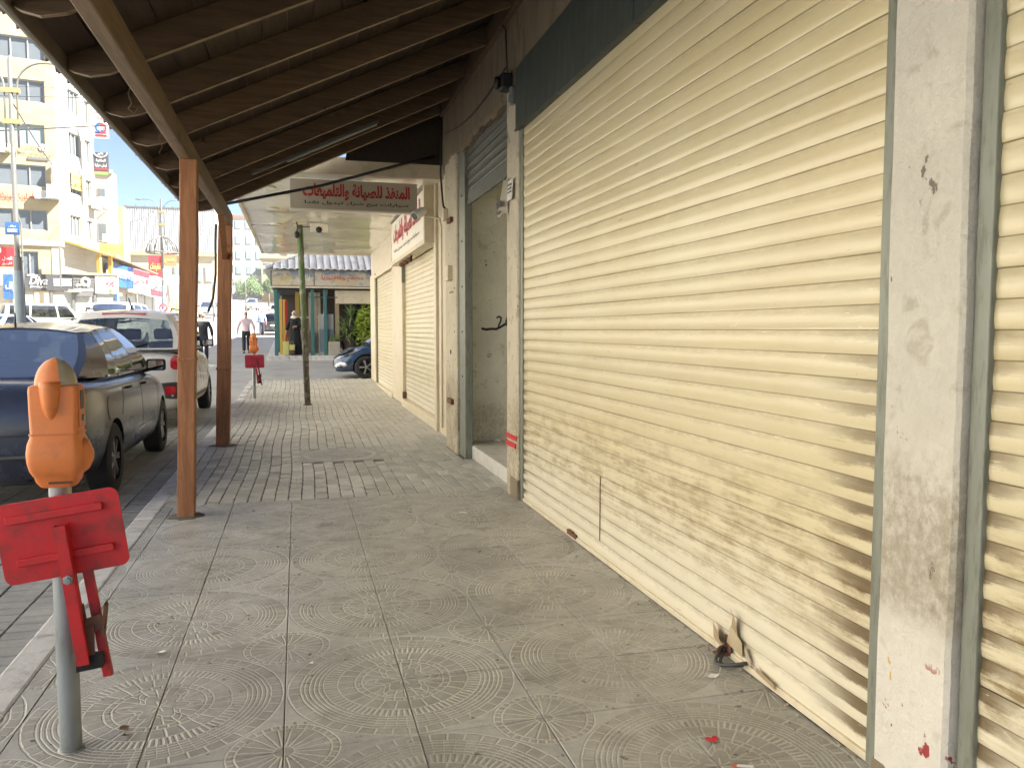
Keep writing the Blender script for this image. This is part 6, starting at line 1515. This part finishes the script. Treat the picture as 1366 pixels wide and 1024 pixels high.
# white ribbed hall far up the street
hall = thing('ribbed_hall', 'huge white ribbed metal hall rising behind the street', 'building', (-14, 112, prof(110)))
m = MB(); m.box(-24, -10.2, 112, 132, 11.3, 17.0); m.build('wall', M['hallwhite'], hall)
m = MB()
for k in range(52): m.box(-24 + k * .27, -24 + k * .27 + .09, 111.86, 112, 11.5, 17.0)
m.build('ribs', M['hallwhite'], hall)
m = MB()
for k in range(12): m.box(-23 + k * 1.1, -22.9 + k * 1.1, 112, 112.2, 17.0, 17.35)
m.box(-24, -10.2, 111.8, 112.1, 16.95, 17.12); m.build('parapet', M['lampgrey'], hall)
m = MB(); m.box(-24, -10.0, 111.3, 131, prof(111) - .5, 11.3); m.build('lower_wall', M['beige_wall'], hall)
for k in range(9):
    m = MB(); m.box(-21.5 + k * 1.25, -20.6 + k * 1.25, 111.2, 111.3, 7.6, 9.6); w_ = m.build('window', M['frame'], hall); m = MB(); m.box(-21.4 + k * 1.25, -20.7 + k * 1.25, 111.17, 111.2, 7.7, 9.5); m.build('pane', M['pane_light'], w_)
m = MB(); m.box(-24, -9.9, 110.9, 111.3, 10.9, 11.3); m.build('cornice', M['stone'], hall)
# row of small shops running up the left side
row = thing('shop_row', 'row of small shops with sloping roofs running up the left side of the street', 'building', (-15, 82, prof(80)))
m = MB()
for k, (y0, y1, h_) in enumerate(((66, 72, 6.9), (72, 80, 6.8), (80, 90, 6.6), (90, 109, 7.0))): m.box(-19, -14.1 + k * .02, y0, y1, prof(y0) - .5, h_)
m.build('wall', M['beige_wall'], row)
for k in range(9):
    y0 = 66.3 + k * 4.2; m = MB(); m.box(-14.06, -13.98, y0, y0 + 3.3, prof(y0) - .1, prof(y0) + 2.6); m.build('shop_shutter', M['shade_shop'], row)
m = MB(); m.add([(-15.5, 66, 7.3), (-12.9, 66, 6.75), (-12.9, 84, 6.75), (-15.5, 84, 7.3), (-15.5, 66, 7.42), (-12.9, 66, 6.87), (-12.9, 84, 6.87), (-15.5, 84, 7.42)], [(3, 2, 1, 0), (4, 5, 6, 7), (0, 1, 5, 4), (1, 2, 6, 5), (2, 3, 7, 6), (3, 0, 4, 7)]); m.build('tin_roof', M['clay'], row)
def boxsign(label, x0, x1, y0, y1, z0, z1, mat, body=None, lm='signwhite', name='shop_sign', stripe=None):
    t = thing(name, label, 'sign', ((x0 + x1) / 2, (y0 + y1) / 2, z0)); m = MB(); v = [(x0, y0), (x1, y1)]
    d = Vector((x1 - x0, y1 - y0, 0)).normalized(); n = Vector((d.y, -d.x, 0)); c = Vector(((x0 + x1) / 2, (y0 + y1) / 2, (z0 + z1) / 2)); L_ = math.hypot(x1 - x0, y1 - y0)
    m.obox(c, d * L_ / 2, n * .12, (0, 0, (z1 - z0) / 2)); m.build('board', M[mat], t)
    if stripe: m = MB(); m.obox(c + n * .13 + Zv * (z1 - z0) * stripe[1], d * L_ * .49, n * .01, (0, 0, (z1 - z0) * stripe[2])); m.build('stripe', M[stripe[0]], t)
    if body: text(body, M[lm], t, c + n * .16, d, Zv, L_ * .75, (z1 - z0) * .4, bold=.03, ext=.03)
    return t
boxsign('blue shop sign with a white panel at the head of the shop row', -13.75, -12.95, 66.6, 71.4, 4.75, 6.45, 'signblue', ar('صيدلية'), 'signblue', stripe=('signwhite', .1, .2))
boxsign('red and white shop sign next to the blue one', -13.3, -12.9, 71.6, 78.5, 4.55, 6.55, 'signwhite', ar('الملكي'), 'signbright', stripe=('signbright', .36, .13))
boxsign('white shop sign with a red lower band farther along the row', -13.2, -12.9, 79, 88, 4.55, 6.4, 'signwhite', ar('كوفي'), 'signgrey', stripe=('signbright', -.3, .16))
boxsign('bright red board hanging over the far end of the shop row', -15.55, -14.2, 95, 95.2, 7.1, 9.5, 'signbright', ar('تخفيضات'), 'signyellow')
boxsign('orange board with yellow lettering beside the bright red one', -14.15, -12.7, 95, 95.2, 8.4, 9.6, 'signorange', ar('افتتاح'), 'signyellow')
for k, x in enumerate((-13.4, -12.9, -12.5)): m = MB(); m.box(x, x + .12, 92, 92.12, prof(92), 5.0); tag(m.build('yellow_post', M['yellow']), ('leftmost', 'middle', 'rightmost')[k] + ' of three yellow shop front posts under the red signs', 'post', 'yellow posts at the far shops')
t = thing('white_awning', 'white shop awning at the far end of the left row', 'awning', (-12.4, 100, 5.2)); m = MB(); m.add([(-13.8, 98, 7.5), (-11.6, 98, 7.5), (-11.2, 95.5, 6.4), (-13.8, 95.5, 6.4), (-13.8, 98, 7.6), (-11.6, 98, 7.6), (-11.2, 95.5, 6.5), (-13.8, 95.5, 6.5)], [(3, 2, 1, 0), (4, 5, 6, 7), (0, 1, 5, 4), (1, 2, 6, 5), (2, 3, 7, 6), (3, 0, 4, 7)]); m.build('cloth', M['signwhite'], t)
m = MB(); m.tube([(-11.3, 95.6, 6.4), (-11.3, 95.6, prof(95))], .05, 6); m.build('leg', M['lampgrey'], t)
# near left: red pole sign, umbrellas of signs at the frame edge
t = thing('street_sign', 'red sign with white Arabic lettering on a thin pole at the left frame edge', 'sign', (-8.33, 27.3, prof(27)))
m = MB(); m.box(-8.75, -8.19, 27.25, 27.32, 3.31, 3.90); m.build('board', M['signbright'], t); m = MB(); m.tube([(-8.0, 27.45, prof(27)), (-8.02, 27.45, 4.6), (-8.06, 27.4, 4.8)], .03, 6); m.box(-8.5, -7.98, 27.3, 27.45, 3.5, 3.6); m.build('pole', M['lampgrey'], t)
text(ar('اتصل') , M['signwhite'], t, (-8.36, 27.235, 3.55), ex, Zv, .26, .14, bold=.02); text(ar('للبيع'), M['signwhite'], t, (-8.37, 27.235, 3.40), ex, Zv, .26, .10, bold=.02)
m = MB(); m.ell((-8.62, 27.24, 3.80), (.12, .01, .12), 12, 6); m.build('white_dot', M['signwhite'], t)
boxsign('blue and white shop sign at the left edge below the stone building', -16.2, -15.2, 52, 52.1, 3.2, 4.6, 'signblue', ar('صراف'), 'signwhite')
m = MB(); m.box(-20, -15.9, 52.4, 53, GZ - .5, 4.9); tag(m.build('corner_store', M['pale_wall']), 'low pale store at the left edge of the street', 'building')
# street lamps
def lamp(loc, label, umbrella):
    t = thing('street_lamp', label, 'street lamp', loc, 0, 'street lamps with two curved arms'); b = lambda m, n, mt, p=None, s=True: m.build(n, mt, p or t, s, w=False)
    m = MB(); m.tube([(0, 0, 0), (0, 0, 3.4), (0, 0, 3.42), (0, 0, 9.1), (0, 0, 9.25)], [.13, .115, .075, .06, .03], 12); b(m, 'pole', M['lampgrey'], s=40)
    m = MB(); m.tube([(0, 0, -.1), (0, 0, 2.9), (0, 0, 3.0)], [.15, .13, .12], 12); m.lathe([(.24, 0), (.24, .12), (.16, .3)], (0, 0, 0), 12); b(m, 'base_sleeve', M['lampblue'], s=40)
    for sx in (-1, 1):
        m = MB(); m.tube([(sx * .16, 0, 6.6), (sx * .17, 0, 8.3)] + [(sx * (.17 + .75 * (1 - math.cos(a))), 0, 8.35 + .75 * math.sin(a)) for a in [k * math.pi / 2 / 7 for k in range(8)]] + [(sx * 1.35, 0, 9.11)], .03, 8); ar_ = b(m, 'arm', M['lampgrey'])
        m = MB(); m.ell((sx * 1.55, 0, 9.09), (.28, .10, .055), 12, 6); b(m, 'lamp_head', M['lampgrey'], ar_)
        m = MB(); m.ell((sx * .16, 0, 6.5), (.07, .07, .08), 10, 6); b(m, 'finial', M['brass'], ar_)
    for z in (7.35, 8.25):
        m = MB(); m.box(-.24, .24, -.07, .07, z - .07, z + .07); b(m, 'collar', M['brass'], s=False)
    if umbrella:
        m = MB(); n = 14
        for k in range(n):
            a = 2 * math.pi * k / n; m.tube([(1.15 * math.sin(q) * math.cos(a), 1.15 * math.sin(q) * math.sin(a), 5.35 + 1.15 * math.cos(q)) for q in [j * math.pi / 2 / 7 for j in range(8)]], .05, 5)
        m.tube([(1.15 * math.cos(2 * math.pi * k / 24), 1.15 * math.sin(2 * math.pi * k / 24), 5.35) for k in range(25)], .06, 6); b(m, 'wire_dome', M['lampgrey'])
    return t
l1 = lamp((-8.02, 27, prof(27) - .085), 'tall grey street lamp with a blue sign at the left edge', False)
t = thing('lamp_sign', 'small blue sign fixed to the near street lamp', 'sign', (-8.08, 26.85, 4.4))
m = MB(); m.box(-8.26, -7.88, 26.82, 26.85, 4.22, 4.59); m.build('board', M['signblue'], t); text(ar('موقف'), M['signwhite'], t, (-8.07, 26.812, 4.47), ex, Zv, .2, .08); m = MB(); m.box(-8.2, -7.94, 26.81, 26.82, 4.30, 4.33); m.box(-8.2, -7.94, 26.81, 26.82, 4.36, 4.385); m.build('lines', M['signwhite'], t)
l2 = lamp((-10.4, 70, prof(70)), 'farther street lamp carrying a decorative wire dome', True); l2.scale = (1.05, 1.05, 1.12)
t = thing('parking_sign', 'round no parking sign with a red ring below the farther street lamp', 'sign', (-10.38, 69.6, 2.6))
m = MB(); m.lathe([(.32, -.03), (.32, 0)], (-10.38, 69.6, 3.2), 20, 'y'); m.build('disc', M['signwhite'], t); m = MB(); m.tube([Vector((-10.38 + .29 * math.cos(k * math.pi / 10), 69.56, 3.2 + .29 * math.sin(k * math.pi / 10))) for k in range(21)], .045, 6); m.bar((-10.58, 69.55, 3.4), (-10.18, 69.55, 3.0), .05, .02); m.build('ring', M['signbright'], t)
text('P', M['signblue'], t, (-10.38, 69.56, 3.2), ex, Zv, .2, .3, bold=.03); m = MB(); m.tube([(-10.38, 69.65, prof(69.6) - .1), (-10.38, 69.65, 3.4)], .03, 6); m.build('pole', M['lampgrey'], t)
# thin posts on the traffic island
for x, y, h_, lb_ in ((-7.6, 62, 3.4, 'short thin grey post on the traffic island seen between the awning posts'), (-7.4, 78, 5.6, 'tall thin grey post on the traffic island behind the shorter one'), (-4.9, 84, 6.2, 'tallest thin grey post right of the second awning post')):
    m = MB(); m.tube([(x, y, prof(y) - .1), (x, y, prof(y) + h_)], [.07, .05], 8); m.lathe([(.2, prof(y) - .1), (.2, prof(y) + .15), (.1, prof(y) + .2)], (x, y, 0), 10); tag(m.build('island_post', M['lampgrey'], None, True), lb_, 'post', 'thin posts on the traffic island')
# overhead cables and a string of small lamps
def wire(label, a, b, sag, r=.02, mat='cable'):
    a, b = Vector(a), Vector(b); m = MB(); m.tube([a.lerp(b, k / 16) - Zv * sag * 4 * (k / 16) * (1 - k / 16) for k in range(17)], r, 5); return tag(m.build('overhead_cable', M[mat], None, True), label, 'cable')
wire('thick dark cable crossing in front of the stone building', (-26, 45, 10.1), (1, 45, 13.2), .35, .035)
wire('thin upper cable crossing in front of the stone building', (-26, 45, 13.0), (1, 45, 14.2), .25, .014)
wire('second thin cable just below the uppermost one', (-26, 45, 12.5), (1, 45, 13.75), .25, .018)
wire('cable with small bulbs running down from the near street lamp', (-8.0, 27.1, 8.1), (-13.5, 62.4, 11.6), 1.2, .02)
sl_ = thing('string_lights', 'string of small lamps sagging across to the farther street lamp', 'string lights', (-12, 70, 9))
A_, B_ = Vector((-16, 68, 11.0)), Vector((-10.6, 69.8, 11.2)); pts = [A_.lerp(B_, k / 20) - Zv * 1.4 * 4 * (k / 20) * (1 - k / 20) for k in range(21)]
m = MB(); m.tube(pts, .02, 5); m.build('wire', M['cable'], sl_); m = MB()
for p in pts[2:-1]: m.ell((p.x, p.y, p.z - .14), (.06, .06, .12), 8, 5)
m.build('bulbs', M['frame'], sl_, True)
# ---- houses climbing the hill at the end of the street
def house(x0, x1, y0, dep, z0, z1, mat, label, wins=(2, 2), roof=None, wm='pane'):
    t = thing('house', label, 'house', ((x0 + x1) / 2, y0 + dep / 2, z0)); m = MB(); m.box(x0, x1, y0, y0 + dep, z0 - 4, z1); m.build('wall', M[mat], t)
    m = MB(); m.box(x0 - .3, x1 + .3, y0 - .3, y0 + dep + .3, z1 - .05, z1 + .45); m.build('roof', M[roof or mat], t)
    nx_, nz_ = wins
    for i in range(nx_):
        for j in range(nz_):
            u = x0 + (x1 - x0) * (i + .5) / nx_; v = z0 + .8 + (z1 - z0 - .8) * (j + .5) / nz_; w_ = (x1 - x0) / nx_ * .28; h_ = (z1 - z0) / nz_ * .27
            m = MB(); m.box(u - w_, u + w_, y0 - .08, y0 - .01, v - h_, v + h_); f_ = m.build('window', M['frame'], t); m = MB(); m.box(u - w_ * .85, u + w_ * .85, y0 - .12, y0 - .08, v - h_ * .85, v + h_ * .85); m.build('pane', M[wm], f_)
q = random.Random(11)
HS = [(-25, -17, 150, 16, 'stone_white'), (-17, -12, 150, 22, 'pale_wall'), (-12.5, -6.5, 175, 24.5, 'hallwhite'), (-6.4, -.5, 160, 15, 'stone'), (-1, 6, 150, 13, 'pale_wall'), (-22, -15, 205, 29, 'pale_wall'), (-15.5, -10.5, 200, 26.5, 'stone_white'), (-10, -2, 215, 27.5, 'stone_white'), (-2, 6, 205, 22, 'beige_wall'), (5, 14, 180, 18, 'pale_wall'), (-32, -24, 190, 26, 'beige_wall')]
lbl = ['white house low on the hill left of the street end', 'tall pale house left of the street end', 'white house with an orange band near the street end', 'yellow stone house right of the street end', 'low pale house behind the kiosk', 'upper pale house high on the left slope', 'upper white house above the street end', 'broad white house highest above the street end', 'beige house on the right slope', 'pale house far right behind the kiosk', 'beige house far left on the slope']
for (a, b, y0, zt, mt), lb in zip(HS, lbl): house(a, b, y0, 14, prof(y0) + .0, zt, mt, lb, (3, max(2, int((zt - prof(y0)) / 3.2))), 'signorange' if 'orange' in lb else None, q.choice(('pane', 'pane_light')))
mb = MB()
for j in range(9):
    for i in range(21): mb.v.append((-118 + i * 11.8, 222 + j * 9.6, prof(222 + j * 9.6) + 1.2 * math.sin(i * .8 + j) * j / 8 - .2 + (8 * j / 8) * (1 if i < 12 else .6)))
for j in range(8):
    for i in range(20): mb.f.append((j * 21 + i, j * 21 + i + 1, (j + 1) * 21 + i + 1, (j + 1) * 21 + i)); mb.mi.append(0)
mb.build('hillside', M['beige_wall'], None, True, kind='structure')
# roadside trees in the distance
def tree(label, x, y, h_, r, seed, mat='leaf3', lean=0):
    z0 = prof(y) - .1; t = thing('street_tree', label, 'tree', (x, y, z0)); q = random.Random(seed)
    m = MB(); m.tube([(x, y, z0), (x + .05, y, z0 + h_ * .35), (x + lean, y, z0 + h_ * .6)], [.16, .12, .07], 8)
    cs_ = []
    for k in range(7):
        a = q.uniform(0, 6.28); rr = r * q.uniform(.25, .75); c = (x + lean + rr * math.cos(a), y + rr * math.sin(a), z0 + h_ * q.uniform(.5, .9)); cs_.append(c); m.tube([(x + lean * .7, y, z0 + h_ * .42), ((x + lean + c[0]) / 2, (y + c[1]) / 2, z0 + h_ * .55), c], [.06, .04, .02], 6)
    m.build('trunk', M['bark'], t, True); m = MB()
    for i, c in enumerate(cs_): leafclump(m, c, (r * .5, r * .5, h_ * .2), 330, .16, seed * 10 + i)
    m.build('crown', M[mat], t)
tree('round green tree beyond the far cars on the right of the street', -7.1, 128, 5.2, 1.9, 3, 'leaf3')
tree('darker tree behind the second awning post', -10.2, 118, 4.6, 1.5, 4)
tree('small tree near the kiosk side of the far street', -4.6, 142, 4.8, 1.6, 6)
# fronts across the street, seen in car glass; whitened and heightened for bounce light
for y0, h_, mt, lb in ((-14, 22, 'bounce_white_front', 'block across the street level with the camera, whitened for bounce light'), (8, 24, 'bounce_white_front', 'block across the street facing the parked sedan, whitened and heightened for bounce light'), (27, 20, 'bounce_white_front', 'lower block across the street before the low store, whitened for bounce light')):
    t = thing('street_block', lb, 'building', (-24, y0 + 9, 0)); m = MB(); m.box(-34, -19.5, y0, y0 + 18.5, -.5, h_); m.build('wall', M[mt], t)
    for i in range(5):
        for j in range(5):
            m = MB(); m.box(-19.5, -19.44, y0 + 1.2 + i * 3.5, y0 + 3.2 + i * 3.5, 4.2 + j * 3.2, 5.8 + j * 3.2); w_ = m.build('window', M['frame'], t)
t = thing('crossing_shade_block', 'unseen tall block added on the right to shade the crossing', 'building', (17, 32, prof(30)))
MB().box(12, 22, 21.75, 48, -.5, 18.5).build('wall', M['beige_wall'], t)  # out of view, added to cast shade over crossing and kiosk
# ---------------------------------------------------------------- litter
def scrap(name, label, x, y, pts, mat, group=None, z=.003, curl=.006):
    m = MB(); n = len(pts); c = (sum(p[0] for p in pts) / n, sum(p[1] for p in pts) / n); h_ = [z + rnd.uniform(0, curl) for _ in pts]
    m.add([(x + p[0], y + p[1], hh) for p, hh in zip(pts, h_)] + [(x + c[0], y + c[1], z + .002)], [(i, (i + 1) % n, n) for i in range(n)])
    return tag(m.build(name, M[mat]), label, 'litter', group)
heart = [(.0, -.022), (.017, -.006), (.020, .006), (.013, .014), (.004, .010), (.0, .004), (-.006, .012), (-.016, .014), (-.021, .004), (-.016, -.010)]
scrap('red_petal', 'small red heart shaped scrap lying on the paving near the big shutter', 1.366, 2.413, [(a * 1.15, b * 1.15) for a, b in heart], 'signbright')
m = MB(); m.tube([(1.355, 2.235, .008), (1.405, 2.215, .008)], .0045, 8); o = tag(m.build('cigarette_end', M['signwhite']), 'cigarette end on the paving at the lower frame edge', 'litter')
m = MB(); m.tube([(1.34, 2.243, .008), (1.356, 2.235, .008)], .0048, 8); m.build('filter', M['signorange'], o)
q = random.Random(21)
def rag(s): return [(s * q.uniform(.6, 1.2) * math.cos(a), s * q.uniform(.35, .8) * math.sin(a)) for a in [k * 2 * math.pi / 7 for k in range(7)]]
for x, y, s, lb in ((1.627, 2.865, .030, 'white torn paper scrap beside the big shutter'), (1.211, 6.0, .035, 'white paper scrap near the foot of the soiled pillar'), (-.68, 4.09, .02, 'dry brown leaf scrap on the left paving'), (-.61, 3.71, .024, 'pale leaf scrap on the left tile joint'), (.033, 3.97, .008, 'tiny white crumb at the centre of the paving'), (.032, 3.42, .010, 'white paper crumb left of the large ring pattern'), (1.10, 4.9, .012, 'tan leaf scrap on the paving toward the shutter'), (-.62, 3.02, .022, 'crumpled leaf at the foot of the near parking meter'), (-.60, 2.96, .018, 'smaller crumpled leaf at the foot of the near parking meter'), (.62, 9.0, .03, 'pale scrap on the drain cover edge'), (-.2, 13, .03, 'white scrap on the pavers before the green column')):
    scrap('paper_scrap' if 'paper' in lb or 'white' in lb else 'leaf_scrap', lb, x, y, rag(s), 'signwhite' if ('white' in lb or 'pale' in lb) else 'clay', 'scraps of litter on the pavement', .004, .012)
cr = MB()
for k in range(420):
    x, y = q.uniform(-1.0, 1.75), 2.0 + 12 * q.random() ** 1.6; s = q.uniform(.0015, .006); cr.obox((x, y, .003 + s * .3), (s, s * .4, 0), (-s * .3, s, 0), (0, 0, s * .5))
for k in range(260):
    y = q.uniform(2.0, 6.4); x = 1.775 - abs(q.gauss(0, .05)); s = q.uniform(.001, .005); cr.obox((x, y, .003 + s * .3), (s, s * .4, 0), (-s * .3, s, 0), (0, 0, s * .5))
tag(cr.build('grit', M['signface']), 'pale grit and crumbs scattered over the pavement', 'grit', None, 'stuff')
for x, y, s, lb_ in ((-1.55, 11.5, .05, 'white paper scrap in the gutter between the two awning posts'), (-1.62, 11.9, .04, 'smaller white paper scrap beside the one between the awning posts'), (-1.52, 8.2, .03, 'white paper scrap in the gutter beside the sedan rear wheel')): scrap('paper_scrap', lb_, x, y, rag(s), 'signwhite', 'paper scraps in the gutter', -.062, .012)
scrap('white_rubbish', 'white crumpled rubbish on the threshold of the open doorway', 2.18, 8.85, rag(.06), 'signwhite', None, .142, .05)
# torn cardboard and strap at the foot of the big shutter
tc = thing('torn_cardboard', 'torn cardboard and tape stuck to the foot of the big shutter', 'cardboard', (1.775, 2.98, .02))
def flap(p, col='bag'):
    m = MB(); m.add(p, [(0, 1, 2, 3)]); m.build('flap', M[col], tc)
M['card'] = simple('torn brown cardboard', (.33, .25, .15), .85, var=.25, scale=20); M['tape'] = simple('brown parcel tape', (.42, .34, .22), .4, var=.2, scale=12)
flap([(1.776, 3.03, .07), (1.775, 2.90, .05), (1.766, 2.89, .12), (1.770, 2.99, .16)], 'tape'); flap([(1.772, 2.99, .14), (1.770, 2.93, .13), (1.760, 2.935, .20), (1.766, 2.965, .22)], 'card'); flap([(1.768, 2.965, .21), (1.768, 2.95, .20), (1.75, 2.955, .235), (1.755, 2.975, .245)], 'wood' if False else 'rust')
flap([(1.776, 3.14, .05), (1.774, 3.05, .03), (1.755, 3.06, .10), (1.76, 3.12, .13)], 'card'); flap([(1.77, 3.07, .06), (1.772, 3.02, .02), (1.74, 3.03, .09), (1.752, 3.06, .12)], 'rust'); flap([(1.776, 2.89, .09), (1.775, 2.84, .03), (1.764, 2.83, .07), (1.768, 2.87, .12)], 'tape'); flap([(1.775, 2.80, .035), (1.774, 2.66, .02), (1.768, 2.66, .045), (1.770, 2.79, .06)], 'card')
m = MB(); m.tube([*[(1.775 - .085 * math.sin(a), 3.05 - .19 * a / math.pi, .045 - .03 * math.sin(a)) for a in [math.pi * k / 12 for k in range(13)]]], .008, 6); m.tube([*[(1.77 - .06 * math.sin(a), 3.03 - .15 * a / math.pi, .028 - .015 * math.sin(a)) for a in [math.pi * k / 12 for k in range(13)]]], .007, 6); m.build('strap', M['trim'], tc, True)
hz = G('pale street haze'); hz.t.nodes.remove(hz.b)
pv_ = hz.node('ShaderNodeVolumePrincipled', {'Color': (.93, .94, .96), 'Density': .0008, 'Anisotropy': .3})
hz.t.links.new(pv_.outputs[0], hz.t.nodes['Material Output'].inputs['Volume'])
tag(MB().box(-125, 125, -45, 305, -1.6, 31).build('haze', hz.m), kind='stuff')
